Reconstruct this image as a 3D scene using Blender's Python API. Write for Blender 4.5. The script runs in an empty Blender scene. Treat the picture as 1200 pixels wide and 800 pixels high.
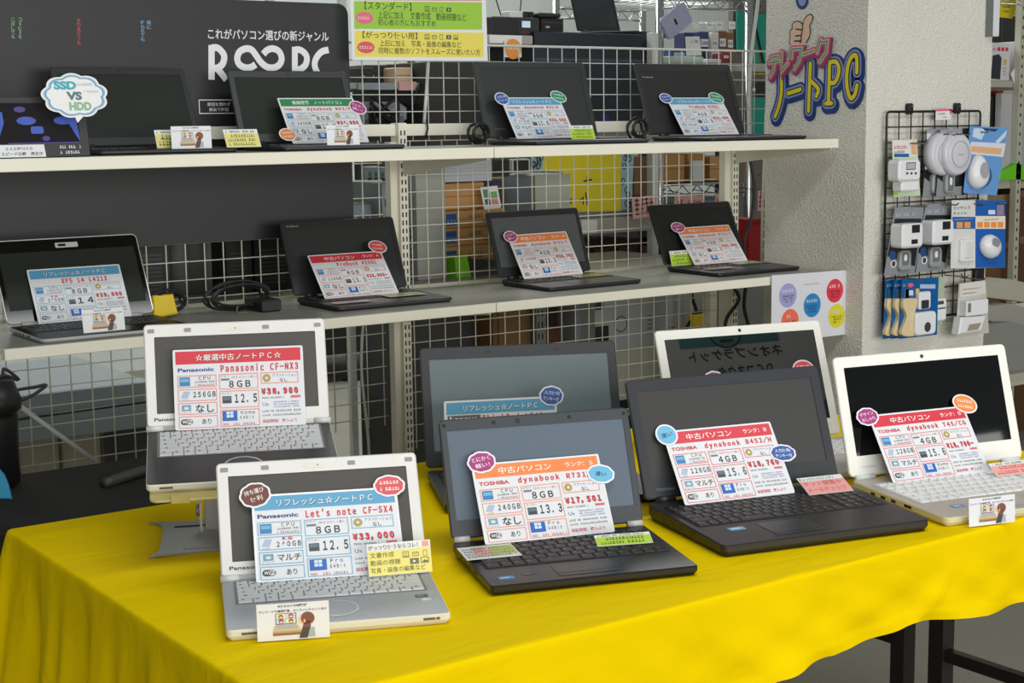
import bpy, bmesh, math, random
from mathutils import Vector, Matrix

S = bpy.context.scene
COL = S.collection
R0 = random.Random(7)

# ------------------------------------------------------------------ camera, world, lights, exposure
CAM_LOC = Vector((0.0, 0.0, 1.38))
YAW, PITCH, ROLL, FPX = 0.616003, 0.140806, -0.013804, 1800.036
_f = Vector((math.sin(YAW)*math.cos(PITCH), math.cos(YAW)*math.cos(PITCH), -math.sin(PITCH)))
_r = Vector((math.cos(YAW), -math.sin(YAW), 0.0))
_u = _r.cross(_f)
CR = _r*math.cos(ROLL) + _u*math.sin(ROLL)
CU = -_r*math.sin(ROLL) + _u*math.cos(ROLL)
CF = _f
cam = bpy.data.cameras.new('camera')
cam.sensor_fit = 'HORIZONTAL'; cam.sensor_width = 36.0; cam.lens = FPX*36.0/1200.0
cam.clip_start = 0.05; cam.clip_end = 60
camo = bpy.data.objects.new('camera', cam); COL.objects.link(camo)
rm = Matrix((CR, CU, -CF)).transposed().to_4x4()
camo.matrix_world = Matrix.Translation(CAM_LOC) @ rm
S.camera = camo

S.view_settings.view_transform = 'Standard'
S.view_settings.look = 'None'
S.view_settings.gamma = 1.0
S.view_settings.use_curve_mapping = False
S.view_settings.exposure = -0.10

W = bpy.data.worlds.new('shop_daylight'); S.world = W; W.use_nodes = True
bg = W.node_tree.nodes['Background']
nt = W.node_tree
tc = nt.nodes.new('ShaderNodeTexCoord'); sp = nt.nodes.new('ShaderNodeSeparateXYZ'); rp = nt.nodes.new('ShaderNodeValToRGB')
nt.links.new(tc.outputs['Generated'], sp.inputs[0]); nt.links.new(sp.outputs['Z'], rp.inputs['Fac']); nt.links.new(rp.outputs['Color'], bg.inputs['Color'])
rp.color_ramp.elements[0].position = 0.0; rp.color_ramp.elements[0].color = (0.95, 0.98, 1.0, 1)
rp.color_ramp.elements[1].position = 0.45; rp.color_ramp.elements[1].color = (0.36, 0.38, 0.38, 1)
bg.inputs[1].default_value = 0.40

def area(name, loc, target, sx, sy, watts, color=(1, 1, 1)):
    l = bpy.data.lights.new(name, 'AREA'); l.shape = 'RECTANGLE'; l.size = sx; l.size_y = sy
    l.energy = watts; l.color = color
    o = bpy.data.objects.new(name, l); COL.objects.link(o); o.location = loc
    d = Vector(target) - Vector(loc)
    o.rotation_euler = d.to_track_quat('-Z', 'Y').to_euler()
    return o
# daylight through the open shop front behind the photographer, the shop's ceiling lamps, and one added fill
area('shopfront_daylight', (1.2, -4.2, 1.45), (1.9, 3.0, 1.0), 9.0, 2.3, 345, (1.0, 0.985, 0.96))
area('ceiling_lamp_row_front', (1.8, 0.9, 3.3), (1.8, 0.9, 0.0), 3.4, 0.5, 52, (0.97, 1.0, 0.97))
area('ceiling_lamp_row_back', (3.6, 5.4, 3.2), (3.6, 5.4, 0.0), 3.4, 0.7, 75, (0.98, 1.0, 0.96))
area('far_wall_fill', (3.0, 7.0, 3.2), (3.0, 7.0, 0.0), 6.0, 0.7, 48, (0.98, 1.0, 0.96))  # added to brighten the far wall; no such lamp row known

ZT, ZL, ZU = 0.7208, 0.9458, 1.3248       # table top, lower shelf, upper shelf

def at(px, py, Y):
    """world point on the plane y=Y that the given photo point looks at"""
    d = CF + CR*((px-600.0)/FPX) - CU*((py-400.0)/FPX)
    return CAM_LOC + d*(Y/d.y)
def atx(px, py, X):
    d = CF + CR*((px-600.0)/FPX) - CU*((py-400.0)/FPX)
    return CAM_LOC + d*(X/d.x)

# ------------------------------------------------------------------ materials
def lin(c):
    def f(v):
        v /= 255.0
        return v/12.92 if v <= 0.04045 else ((v+0.055)/1.055)**2.4
    return (f(c[0]), f(c[1]), f(c[2]), 1.0)
MATS = {}
def M(name, rgb=(128, 128, 128), rough=0.5, metal=0.0, spec=0.5, var=0.06, vscale=30.0, bump=0.0, bscale=200.0, emit=0.0, trans=0.0, coat=0.0):
    if name in MATS: return MATS[name]
    m = bpy.data.materials.new(name); m.use_nodes = True
    nt = m.node_tree; b = nt.nodes['Principled BSDF']
    c = lin(rgb)
    b.inputs['Roughness'].default_value = rough
    b.inputs['Metallic'].default_value = metal
    b.inputs['Specular IOR Level'].default_value = spec
    b.inputs['Coat Weight'].default_value = coat
    b.inputs['Coat Roughness'].default_value = 0.12
    tc = nt.nodes.new('ShaderNodeTexCoord')
    nz = nt.nodes.new('ShaderNodeTexNoise'); nz.inputs['Scale'].default_value = vscale; nz.inputs['Detail'].default_value = 4.0
    nt.links.new(tc.outputs['Object'], nz.inputs['Vector'])
    mx = nt.nodes.new('ShaderNodeMix'); mx.data_type = 'RGBA'
    lo = tuple(max(0.0, v*(1-var)) for v in c[:3])+(1,); hi = tuple(min(1.0, v*(1+var)) for v in c[:3])+(1,)
    mx.inputs[6].default_value = lo; mx.inputs[7].default_value = hi
    nt.links.new(nz.outputs['Fac'], mx.inputs[0])
    nt.links.new(mx.outputs[2], b.inputs['Base Color'])
    if emit > 0:
        nt.links.new(mx.outputs[2], b.inputs['Emission Color']); b.inputs['Emission Strength'].default_value = emit
    if trans > 0: b.inputs['Transmission Weight'].default_value = trans
    if bump > 0:
        n2 = nt.nodes.new('ShaderNodeTexNoise'); n2.inputs['Scale'].default_value = bscale; n2.inputs['Detail'].default_value = 3.0
        nt.links.new(tc.outputs['Object'], n2.inputs['Vector'])
        bp = nt.nodes.new('ShaderNodeBump'); bp.inputs['Strength'].default_value = bump; bp.inputs['Distance'].default_value = 0.004
        nt.links.new(n2.outputs['Fac'], bp.inputs['Height']); nt.links.new(bp.outputs['Normal'], b.inputs['Normal'])
    MATS[name] = m
    return m
def ink(rgb):
    return M('ink_%d_%d_%d' % tuple(rgb), rgb, 0.45, var=0.02)

# ------------------------------------------------------------------ text outlines
_TX = {}
def fullwidth(s):
    out = ''
    for ch in s:
        o = ord(ch)
        if ch == ' ': out += '\u3000'
        elif ch == '\u00a5': out += '\uffe5'
        elif 33 <= o <= 126: out += chr(o+0xfee0)
        else: out += ch
    return out
def text_geo(s, bold=0.0, fw=True):
    """outline triangles of a string at size 1: (points2d, faces, bounds)"""
    key = (s, bold, fw)
    if key in _TX: return _TX[key]
    cu = bpy.data.curves.new('txt', 'FONT'); cu.body = fullwidth(s) if fw else s
    cu.size = 1.0; cu.resolution_u = 3; cu.offset = bold
    o = bpy.data.objects.new('txt', cu); COL.objects.link(o)
    dg = bpy.context.evaluated_depsgraph_get()
    me = bpy.data.meshes.new_from_object(o.evaluated_get(dg))
    pts = [(v.co.x, v.co.y) for v in me.vertices]
    fs = [tuple(p.vertices) for p in me.polygons if p.area > 1e-9]
    bpy.data.objects.remove(o); bpy.data.curves.remove(cu); bpy.data.meshes.remove(me)
    if not pts: pts = [(0, 0)]
    xs = [p[0] for p in pts]; ys = [p[1] for p in pts]
    _TX[key] = (pts, fs, (min(xs), min(ys), max(xs), max(ys)))
    return _TX[key]

# ------------------------------------------------------------------ mesh builder
class Fr:
    """a plane frame: origin, x axis, y axis, normal"""
    def __init__(s, o, x, y, n=None):
        s.o = Vector(o); s.x = Vector(x).normalized(); s.y = Vector(y).normalized()
        s.n = Vector(n).normalized() if n is not None else s.x.cross(s.y)
    def p(s, a, b, c=0.0): return s.o + s.x*a + s.y*b + s.n*c
    def sub(s, a, b, c=0.0, rot=0.0):
        cs, sn = math.cos(rot), math.sin(rot)
        return Fr(s.p(a, b, c), s.x*cs + s.y*sn, -s.x*sn + s.y*cs, s.n)
WORLD = Fr((0, 0, 0), (1, 0, 0), (0, 1, 0), (0, 0, 1))
def wallfr(X=0.0, Y=0.0, Z=0.0): return Fr((X, Y, Z), (1, 0, 0), (0, 0, 1), (0, -1, 0))

def rrect(x0, y0, x1, y1, r, k=4):
    r = max(1e-5, min(r, (x1-x0)/2-1e-5, (y1-y0)/2-1e-5))
    P = []
    for cx, cy, a in ((x1-r, y0+r, -90), (x1-r, y1-r, 0), (x0+r, y1-r, 90), (x0+r, y0+r, 180)):
        for i in range(k+1):
            t = math.radians(a+90.0*i/k); P.append((cx+r*math.cos(t), cy+r*math.sin(t)))
    return P
def circ(cx, cy, rx, ry=None, n=24, ph=0.0):
    ry = rx if ry is None else ry
    return [(cx+rx*math.cos(2*math.pi*i/n+ph), cy+ry*math.sin(2*math.pi*i/n+ph)) for i in range(n)]
def scale_poly(P, s, cx=None, cy=None):
    if cx is None:
        cx = sum(p[0] for p in P)/len(P); cy = sum(p[1] for p in P)/len(P)
    return [(cx+(p[0]-cx)*s, cy+(p[1]-cy)*s) for p in P]
def inset_poly(P, d):
    n = len(P); out = []
    for i in range(n):
        a, b, c = Vector(P[i-1]), Vector(P[i]), Vector(P[(i+1) % n])
        e1 = (b-a); e2 = (c-b)
        if e1.length < 1e-9 or e2.length < 1e-9: out.append(tuple(b)); continue
        n1 = Vector((-e1.y, e1.x)).normalized(); n2 = Vector((-e2.y, e2.x)).normalized()
        m = (n1+n2)
        if m.length < 1e-6: out.append(tuple(b)); continue
        m.normalize(); q = d/max(0.35, m.dot(n1))
        out.append((b.x+m.x*q, b.y+m.y*q))
    return out

class MB:
    def __init__(s): s.v = []; s.f = []; s.m = []; s.mats = []; s.sm = []
    def mi(s, mat):
        if mat not in s.mats: s.mats.append(mat)
        return s.mats.index(mat)
    def add(s, pts, faces, mat, smooth=False):
        b = len(s.v); k = s.mi(mat)
        s.v += [tuple(p) for p in pts]
        for f in faces: s.f.append(tuple(i+b for i in f)); s.m.append(k); s.sm.append(smooth)
    def poly(s, fr, P, off, mat):
        s.add([fr.p(a, b, off) for a, b in P], [tuple(range(len(P)))], mat)
    def rect(s, fr, x0, y0, x1, y1, off, mat): s.poly(fr, [(x0, y0), (x1, y0), (x1, y1), (x0, y1)], off, mat)
    def outline(s, fr, x0, y0, x1, y1, w, off, mat):
        o = [(x0, y0), (x1, y0), (x1, y1), (x0, y1)]; i = [(x0+w, y0+w), (x1-w, y0+w), (x1-w, y1-w), (x0+w, y1-w)]
        s.add([fr.p(a, b, off) for a, b in o+i], [(k, (k+1) % 4, 4+(k+1) % 4, 4+k) for k in range(4)], mat)
    def ring(s, fr, A, B, off, mat):
        n = len(A)
        s.add([fr.p(a, b, off) for a, b in list(A)+list(B)], [(k, (k+1) % n, n+(k+1) % n, n+k) for k in range(n)], mat)
    def loft(s, loops, mat, cap0=True, cap1=True, smooth=False, closed=True):
        n = len(loops[0]); pts = [p for L in loops for p in L]; F = []
        for j in range(len(loops)-1):
            for i in range(n if closed else n-1):
                k = (i+1) % n; F.append((j*n+i, j*n+k, (j+1)*n+k, (j+1)*n+i))
        if cap0: F.append(tuple(reversed(range(n))))
        if cap1: F.append(tuple(range((len(loops)-1)*n, len(loops)*n)))
        s.add(pts, F, mat, smooth)
    def prism(s, fr, P, d0, d1, mat, bev=0.0, mat_top=None):
        if bev > 0:
            I = inset_poly(P, bev)
            L = [[fr.p(a, b, d0) for a, b in P], [fr.p(a, b, d1-bev) for a, b in P], [fr.p(a, b, d1) for a, b in I]]
        else:
            L = [[fr.p(a, b, d0) for a, b in P], [fr.p(a, b, d1) for a, b in P]]
        s.loft(L, mat, True, mat_top is None)
        if mat_top is not None: s.add(L[-1], [tuple(range(len(P)))], mat_top)
    def box(s, lo, hi, mat, bev=0.0):
        P = [(lo[0], lo[1]), (hi[0], lo[1]), (hi[0], hi[1]), (lo[0], hi[1])]
        if bev > 0:
            I = inset_poly(P, bev)
            z0, z1 = lo[2], hi[2]
            s.loft([[(a, b, z0) for a, b in I], [(a, b, z0+bev) for a, b in P], [(a, b, z1-bev) for a, b in P], [(a, b, z1) for a, b in I]], mat)
        else: s.prism(WORLD, P, lo[2], hi[2], mat)
    def bar(s, a, b, w, h, mat, up=(0, 0, 1)):
        a = Vector(a); b = Vector(b); d = (b-a).normalized(); U = Vector(up)
        if abs(d.dot(U)) > 0.98: U = Vector((0, 1, 0))
        X = d.cross(U).normalized(); Yv = X.cross(d).normalized()
        c = [(-w/2, -h/2), (w/2, -h/2), (w/2, h/2), (-w/2, h/2)]
        s.loft([[a+X*p+Yv*q for p, q in c], [b+X*p+Yv*q for p, q in c]], mat)
    def tube(s, P, r, mat, n=8, caps=True):
        P = [Vector(p) for p in P]; L = []
        ref = None
        for i, p in enumerate(P):
            d = (P[min(i+1, len(P)-1)]-P[max(i-1, 0)]).normalized()
            if ref is None:
                ref = d.orthogonal().normalized()
            ref = (ref - d*ref.dot(d))
            ref = ref.normalized() if ref.length > 1e-6 else d.orthogonal().normalized()
            q = d.cross(ref); rr = r[i] if isinstance(r, (list, tuple)) else r
            L.append([p+ref*(rr*math.cos(2*math.pi*k/n))+q*(rr*math.sin(2*math.pi*k/n)) for k in range(n)])
        s.loft(L, mat, caps, caps, smooth=True)
    def lathe(s, fr, prof, mat, n=28, sx=1.0, sy=1.0, cx=0.0, cy=0.0, smooth=True):
        """profile of (radius, height along frame normal)"""
        L = [[fr.p(cx+r*sx*math.cos(2*math.pi*k/n), cy+r*sy*math.sin(2*math.pi*k/n), h) for k in range(n)] for r, h in prof]
        s.loft(L, mat, True, True, smooth=smooth)
    def text(s, fr, body, x0, y0, x1, y1, off, mat, bold=0.0, fw=True, keep=False, align='l'):
        pts, fs, (a, b, c, d) = text_geo(body, bold, fw)
        sx = (x1-x0)/max(1e-6, c-a); sy = (y1-y0)/max(1e-6, d-b)
        if keep:
            k = min(sx, sy); ox = {'l': 0, 'c': .5, 'r': 1}[align]*((x1-x0)-k*(c-a)); sx = sy = k; x0 += ox
        s.add([fr.p(x0+(p-a)*sx, y0+(q-b)*sy, off) for p, q in pts], fs, mat)
    def build(s, name, parent=None, smooth_angle=None, bevel=0.0):
        me = bpy.data.meshes.new(name)
        me.from_pydata(s.v, [], s.f)
        for m in s.mats: me.materials.append(m)
        me.polygons.foreach_set('material_index', s.m)
        me.polygons.foreach_set('use_smooth', s.sm)
        me.validate(); me.update()
        bm = bmesh.new(); bm.from_mesh(me)
        big = [f for f in bm.faces if len(f.verts) > 4]
        if big: bmesh.ops.triangulate(bm, faces=big)
        bm.to_mesh(me); bm.free()
        o = bpy.data.objects.new(name, me); COL.objects.link(o)
        if parent is not None: o.parent = parent
        if bevel > 0:
            md = o.modifiers.new('edge', 'BEVEL'); md.width = bevel; md.segments = 2; md.limit_method = 'ANGLE'; md.angle_limit = 0.7
        return o

def tag(o, label, cat, group=None, kind=None):
    o['label'] = label; o['category'] = cat
    if group: o['group'] = group
    if kind: o['kind'] = kind
    return o
def thing(name, label, cat, loc=(0, 0, 0), rz=0.0, group=None, rx=0.0):
    o = bpy.data.objects.new(name, None); o.empty_display_size = 0.05; COL.objects.link(o)
    o.location = loc; o.rotation_euler = (rx, 0, rz)
    return tag(o, label, cat, group)
def struct(o): o['kind'] = 'structure'; return o
# ------------------------------------------------------------------ setting
def plaster(name, rgb, bump, scale):
    m = M(name, rgb, 0.85, var=0.10, vscale=3.0)
    nt = m.node_tree; b = nt.nodes['Principled BSDF']
    tc = nt.nodes.new('ShaderNodeTexCoord')
    n1 = nt.nodes.new('ShaderNodeTexNoise'); n1.inputs['Scale'].default_value = scale; n1.inputs['Detail'].default_value = 5
    n2 = nt.nodes.new('ShaderNodeTexVoronoi'); n2.inputs['Scale'].default_value = scale*0.6
    ad = nt.nodes.new('ShaderNodeMath'); ad.operation = 'ADD'
    nt.links.new(tc.outputs['Object'], n1.inputs['Vector']); nt.links.new(tc.outputs['Object'], n2.inputs['Vector'])
    nt.links.new(n1.outputs['Fac'], ad.inputs[0]); nt.links.new(n2.outputs['Distance'], ad.inputs[1])
    if 'rough' in name:      # fine dark pits of the rough plaster
        n3 = nt.nodes.new('ShaderNodeTexNoise'); n3.inputs['Scale'].default_value = 240; n3.inputs['Detail'].default_value = 4; n3.inputs['Roughness'].default_value = 0.7
        nt.links.new(tc.outputs['Object'], n3.inputs['Vector'])
        r3 = nt.nodes.new('ShaderNodeValToRGB'); r3.color_ramp.elements[0].position = 0.30; r3.color_ramp.elements[0].color = (0.66, 0.65, 0.62, 1); r3.color_ramp.elements[1].position = 0.52; r3.color_ramp.elements[1].color = (1, 1, 1, 1)
        nt.links.new(n3.outputs['Fac'], r3.inputs['Fac'])
        src = b.inputs['Base Color'].links[0].from_socket
        mm = nt.nodes.new('ShaderNodeMix'); mm.data_type = 'RGBA'; mm.blend_type = 'MULTIPLY'; mm.inputs[0].default_value = 1.0
        nt.links.new(src, mm.inputs[6]); nt.links.new(r3.outputs['Color'], mm.inputs[7]); nt.links.new(mm.outputs[2], b.inputs['Base Color'])
    bp = nt.nodes.new('ShaderNodeBump'); bp.inputs['Strength'].default_value = bump; bp.inputs['Distance'].default_value = 0.003
    nt.links.new(ad.outputs[0], bp.inputs['Height']); nt.links.new(bp.outputs['Normal'], b.inputs['Normal'])
    return m
mb = MB(); mb.box((-7, -7, -0.1), (13, 9, 0.0), plaster('concrete_floor', (134, 132, 120), 0.25, 60)); struct(mb.build('floor'))
mb = MB(); mb.box((-7, 8.4, 0), (13, 8.6, 3.6), plaster('back_wall_paint', (224, 230, 226), 0.15, 40)); struct(mb.build('wall_back'))
mb = MB(); mb.box((13, -7, 0), (13.2, 8.6, 3.6), plaster('back_wall_paint', (224, 230, 226), 0.15, 40)); struct(mb.build('wall_right'))
mb = MB(); mb.box((3.362, 3.0, 0), (3.912, 3.40, 3.4), plaster('rough_plaster', (226, 224, 214), 0.8, 260), 0.016); struct(mb.build('pillar'))

# ------------------------------------------------------------------ display shelving
CREAM = M('cream_steel', (232, 229, 212), 0.42, var=0.04, vscale=12)
SHTOP = M('grey_shelf_liner', (150, 151, 143), 0.32, var=0.12, vscale=55, bump=0.1, bscale=90)
SLOT = M('slot_shadow', (38, 37, 32), 0.9)
JX = 2.13; YF, YB = 3.073, 3.492
sh = thing('display_shelf', 'cream steel two-tier display shelf carrying the used laptops against wire grids', 'shelf', (JX, 3.5, 0))
def local(o, par):            # keep a world-coordinate mesh in place under its Empty
    o.parent = par; o.matrix_parent_inverse = Matrix.Translation(-par.location) if par.rotation_euler.z == 0 else par.matrix_world.inverted()
    return o
for z, lip in ((ZU, 0.0265), (ZL, 0.0235)):
    for a, b in ((JX-1.2, JX-0.0012), (JX+0.0012, JX+1.2)):
        mb = MB()
        mb.box((a, YF, z-lip), (b, YF+0.014, z), CREAM, 0.0012)
        mb.box((a, YF+0.014, z-0.012), (b, YB, z-0.0006), CREAM)
        mb.box((a+0.002, YF+0.012, z-0.0006), (b-0.002, YB, z), SHTOP)
        mb.box((a, YF+0.014, z-lip), (a+0.012, YB, z-0.012), CREAM); mb.box((b-0.012, YF+0.014, z-lip), (b, YB, z-0.012), CREAM)
        local(mb.build('shelf_board'), sh)
for X in (JX-1.2, JX, JX+1.2):
    mb = MB()
    top = 1.386
    mb.box((X-0.0125, 3.494, 0.02), (X+0.0125, 3.534, top), CREAM, 0.0015)
    mb.box((X-0.034, 3.506, 0.02), (X-0.0125, 3.532, top-0.05), CREAM, 0.001)
    z = 0.3
    while z < top-0.02:
        for dx in (-0.0055, 0.0055):
            mb.box((X+dx-0.0019, 3.4932, z), (X+dx+0.0019, 3.4945, z+0.0125), SLOT)
        z += 0.0215
    local(mb.build('upright'), sh)
    mb = MB(); mb.box((X-0.03, 3.10, 0), (X+0.03, 3.56, 0.022), CREAM, 0.002); local(mb.build('foot'), sh)
    for z in (ZU, ZL):
        mb = MB(); Lf = [(3.493, z-0.075), (3.493, z-0.0135), (3.10, z-0.0135), (3.10, z-0.032)]
        mb.loft([[(X-0.002, y, q) for y, q in Lf], [(X+0.002, y, q) for y, q in Lf]], CREAM); local(mb.build('bracket'), sh)
for a, b in ((JX-1.187, JX-0.013), (JX+0.013, JX+1.187)):
    mb = MB(); mb.box((a, 3.508, 1.352), (b, 3.530, 1.383), CREAM, 0.001); local(mb.build('back_rail'), sh)
    mb = MB(); mb.box((a, 3.508, 0.30), (b, 3.530, 0.34), CREAM, 0.001); local(mb.build('back_rail'), sh)

WIRE = M('ivory_wire', (222, 220, 200), 0.4, var=0.03)
GWIRE = M('grey_wire', (196, 198, 192), 0.35, var=0.03)
YM = 3.552
def grid(name, label, xs, zs, x0, x1, z0, z1, mat, frame=True, rf=0.0034, hook=False):
    root = thing(name, label, 'wire grid', ((x0+x1)/2, YM, z0))
    mb = MB()
    for x in xs: mb.tube([(x, YM, z0), (x, YM, z1)], 0.0017, mat, 6)
    for z in zs: mb.tube([(x0, YM-0.0035, z), (x1, YM-0.0035, z)], 0.0015, mat, 6)
    local(mb.build('grid_wires'), root)
    if frame:
        mb = MB()
        P = [(x0, z0), (x0, z1-0.02), (x0+0.006, z1-0.006), (x0+0.02, z1), (x1-0.02, z1), (x1-0.006, z1-0.006), (x1, z1-0.02), (x1, z0)]
        mb.tube([(x, YM, z) for x, z in P], rf, mat, 8)
        local(mb.build('frame'), root)
    return root
def ser(v0, step, lo, hi):
    k = math.ceil((lo-v0)/step); out = []
    while v0+k*step <= hi: out.append(v0+k*step); k += 1
    return out
st = 0.0506
xl = at(32.5, 430, YM).x; zl = at(36, 545, YM).z
grid('wire_grid_panel', 'ivory wire grid panel behind the left bay of shelves', ser(xl, st, 0.94, 2.10), ser(zl, 0.0455, 0.575, 1.34), 0.94, 2.095, 0.572, 1.34, WIRE, frame=False)
xr = at(504, 400, YM).x; zr = at(490, 381.5, YM).z
grid('wire_grid_panel', 'ivory wire grid panel behind the right bay of shelves', ser(xr, st, 2.17, 3.30), ser(zr, 0.0456, 0.50, 1.34), 2.165, 3.298, 0.495, 1.34, WIRE, frame=False)
xu = at(445, 125, YM).x; zu = at(450, 131, YM).z
grid('wire_grid_panel', 'silver wire grid panel standing above the upper shelf behind its right-hand laptops', ser(xu, st, 1.95, 3.55), ser(zu, 0.0447, 1.34, 1.59), 1.94, 3.56, 1.336, at(700, 56, YM).z, GWIRE, frame=True, rf=0.0036)

# ------------------------------------------------------------------ tables and yellow cloth
TB = M('black_steel', (34, 31, 29), 0.38, var=0.05)
TTOP = M('table_laminate', (150, 130, 100), 0.5)
for Y0, lab in ((1.545, 'front black-legged folding table hidden under the yellow cloth'), (2.045, 'rear black-legged folding table hidden under the yellow cloth')):
    t = thing('folding_table', lab, 'table', (1.66, Y0+0.24, 0))
    mb = MB(); mb.box((0.765, Y0, ZT-0.034), (2.555, Y0+0.475, ZT-0.006), TTOP, 0.003); local(mb.build('table_top'), t)
    ya, yb = Y0+0.035, Y0+0.435
    for X in (0.86, 2.475):
        for y in (ya, yb):
            mb = MB(); mb.box((X-0.018, y-0.018, 0.0), (X+0.018, y+0.018, ZT-0.034), TB, 0.0015); local(mb.build('leg'), t)
        mb = MB(); mb.box((X-0.011, ya+0.018, 0.275), (X+0.011, yb-0.018, 0.30), TB, 0.001); local(mb.build('crossbar'), t)

def cloth():
    m = M('yellow_cloth', (236, 203, 0), 0.8, spec=0.03, var=0.04, vscale=3)
    nt = m.node_tree; b = nt.nodes['Principled BSDF']
    b.inputs['Sheen Weight'].default_value = 0.0
    tc = nt.nodes.new('ShaderNodeTexCoord'); n1 = nt.nodes.new('ShaderNodeTexNoise'); n1.inputs['Scale'].default_value = 5.0; n1.inputs['Detail'].default_value = 4; n1.inputs['Distortion'].default_value = 0.6
    mp = nt.nodes.new('ShaderNodeMapping'); mp.inputs['Scale'].default_value = (0.6, 1.5, 1.0)
    nt.links.new(tc.outputs['Object'], mp.inputs['Vector']); nt.links.new(mp.outputs['Vector'], n1.inputs['Vector'])
    bp = nt.nodes.new('ShaderNodeBump'); bp.inputs['Strength'].default_value = 0.55; bp.inputs['Distance'].default_value = 0.02
    nt.links.new(n1.outputs['Fac'], bp.inputs['Height']); nt.links.new(bp.outputs['Normal'], b.inputs['Normal'])
    x0, x1, y0, y1 = 0.755, 2.565, 1.54, 2.53
    nx, ny = 170, 66
    V = []; F = []
    def wr(x, y):        # shallow creases in the top
        z = 0.0
        for (a, bb, c, w, h) in ((0.9, 1.78, 0.28, 0.02, .004), (1.05, 1.66, 0.33, 0.018, .004), (0.95, 2.18, .1, .02, .003), (1.7, 1.60, .5, .02, .004), (1.95, 1.62, 1.1, .02, .004), (1.32, 1.60, .2, .016, .003)):
            dx, dy = x-a, y-bb; q = -dx*math.sin(c)+dy*math.cos(c); p = dx*math.cos(c)+dy*math.sin(c)
            z += h*math.exp(-(q/w)**2)*math.exp(-(p/0.16)**2)
        return z
    flat = [(1.0, 1.80, .24), (1.4, 1.78, .26), (1.83, 1.75, .28), (2.2, 1.68, .28)]
    idx = {}
    for j in range(ny+1):
        for i in range(nx+1):
            x = x0+(x1-x0)*i/nx; y = y0+(y1-y0)*j/ny
            k = 1.0
            for (cx, cy, r) in flat:
                k *= min(1.0, max(0.0, (math.hypot((x-cx)/1.15, y-cy)-r*0.75)/(r*0.4)))
            idx[i, j] = len(V); V.append([x, y, ZT-0.0004+wr(x, y)*k])
    for j in range(ny):
        for i in range(nx): F.append((idx[i, j], idx[i+1, j], idx[i+1, j+1], idx[i, j+1]))
    per = [(i, 0) for i in range(nx)]+[(nx, j) for j in range(ny)]+[(i, ny) for i in range(nx, 0, -1)]+[(0, j) for j in range(ny, 0, -1)]
    n = len(per)
    def drop(i, j):
        x = x0+(x1-x0)*i/nx; y = y0+(y1-y0)*j/ny
        if j == 0: 
            T = [(.7, .46), (1.2, .27), (1.38, .190), (1.53, .140), (1.675, .131), (1.848, .121), (1.94, .129), (2.015, .141), (2.08, .143), (2.3, .15), (2.6, .2)]
            for (xa, da), (xb, db) in zip(T, T[1:]):
                if xa <= x <= xb: return da+(db-da)*(x-xa)/(xb-xa)
            return .2
        if i == 0: return 0.40+0.03*math.sin(y*9)
        if i == nx: return 0.30+0.05*math.sin(y*8)
        return 0.36
    K = 26; rows = []
    for (i, j) in per:
        x = x0+(x1-x0)*i/nx; y = y0+(y1-y0)*j/ny
        nxv = -1.0 if i == 0 else (1.0 if i == nx else 0.0); nyv = -1.0 if j == 0 else (1.0 if j == ny else 0.0)
        L = math.hypot(nxv, nyv); nxv /= L; nyv /= L
        s = x*1.0 if j in (0, ny) else y*1.0
        corner = 0.0
        for (cx, cy) in ((x0, y0), (x1, y0), (x0, y1), (x1, y1)):
            dd = math.hypot(x-cx, y-cy); corner = max(corner, math.exp(-(dd/0.035)**2))
        if j == 0: fold = 0.012*math.sin(s*17.0)+0.008*math.sin(s*29+1.0)+0.004*math.sin(s*53)
        else: fold = 0.010*math.sin(s*31)+0.009*math.sin(s*57+0.7)+0.004*math.sin(s*110)
        d = drop(i, j); col = []
        for k in range(1, K+1):
            t = (k/K)**1.5; zz = d*t
            rnd = 0.006
            out = rnd*(1-math.exp(-zz/0.003)) + (0.012+fold)*(zz/0.18)**1.35 + corner*0.070*(zz/0.25)**0.9
            if j == 0 and t > .25:       # uneven hang: soft dents, one pressed crease and the stitched hem
                q = min(1, (t-.25)*2.5)
                out += q*(.0035*math.sin(x*23+zz*38)*math.sin(zz*31+x*5)+.0025*math.sin(x*47-zz*60)+.004*math.exp(-((x-1.66)/.006)**2)-.003*math.exp(-((x-1.245)/.008)**2)+.006*math.exp(-((x-1.93+(zz-.05)*1.1)/.018)**2))
                if zz > d-.016: out += .0022
            dz = zz if zz > 0.012 else zz*zz/0.012*0.6+zz*0.4
            col.append((x+nxv*out, y+nyv*out, ZT-dz))
        rows.append(col)
    base = {}
    for q, col in enumerate(rows):
        for k, p in enumerate(col): base[q, k] = len(V); V.append(list(p))
    for q in range(n):
        r = (q+1) % n
        F.append((idx[per[r]], idx[per[q]], base[q, 0], base[r, 0]))
        for k in range(K-1): F.append((base[r, k], base[q, k], base[q, k+1], base[r, k+1]))
    mb = MB(); mb.add(V, F, m, True)
    o = mb.build('tablecloth')
    tag(o, 'bright yellow tablecloth draped over the front display tables', 'tablecloth')
    md = o.modifiers.new('sub', 'SUBSURF'); md.levels = 1; md.render_levels = 1
    return o
cloth()
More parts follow.
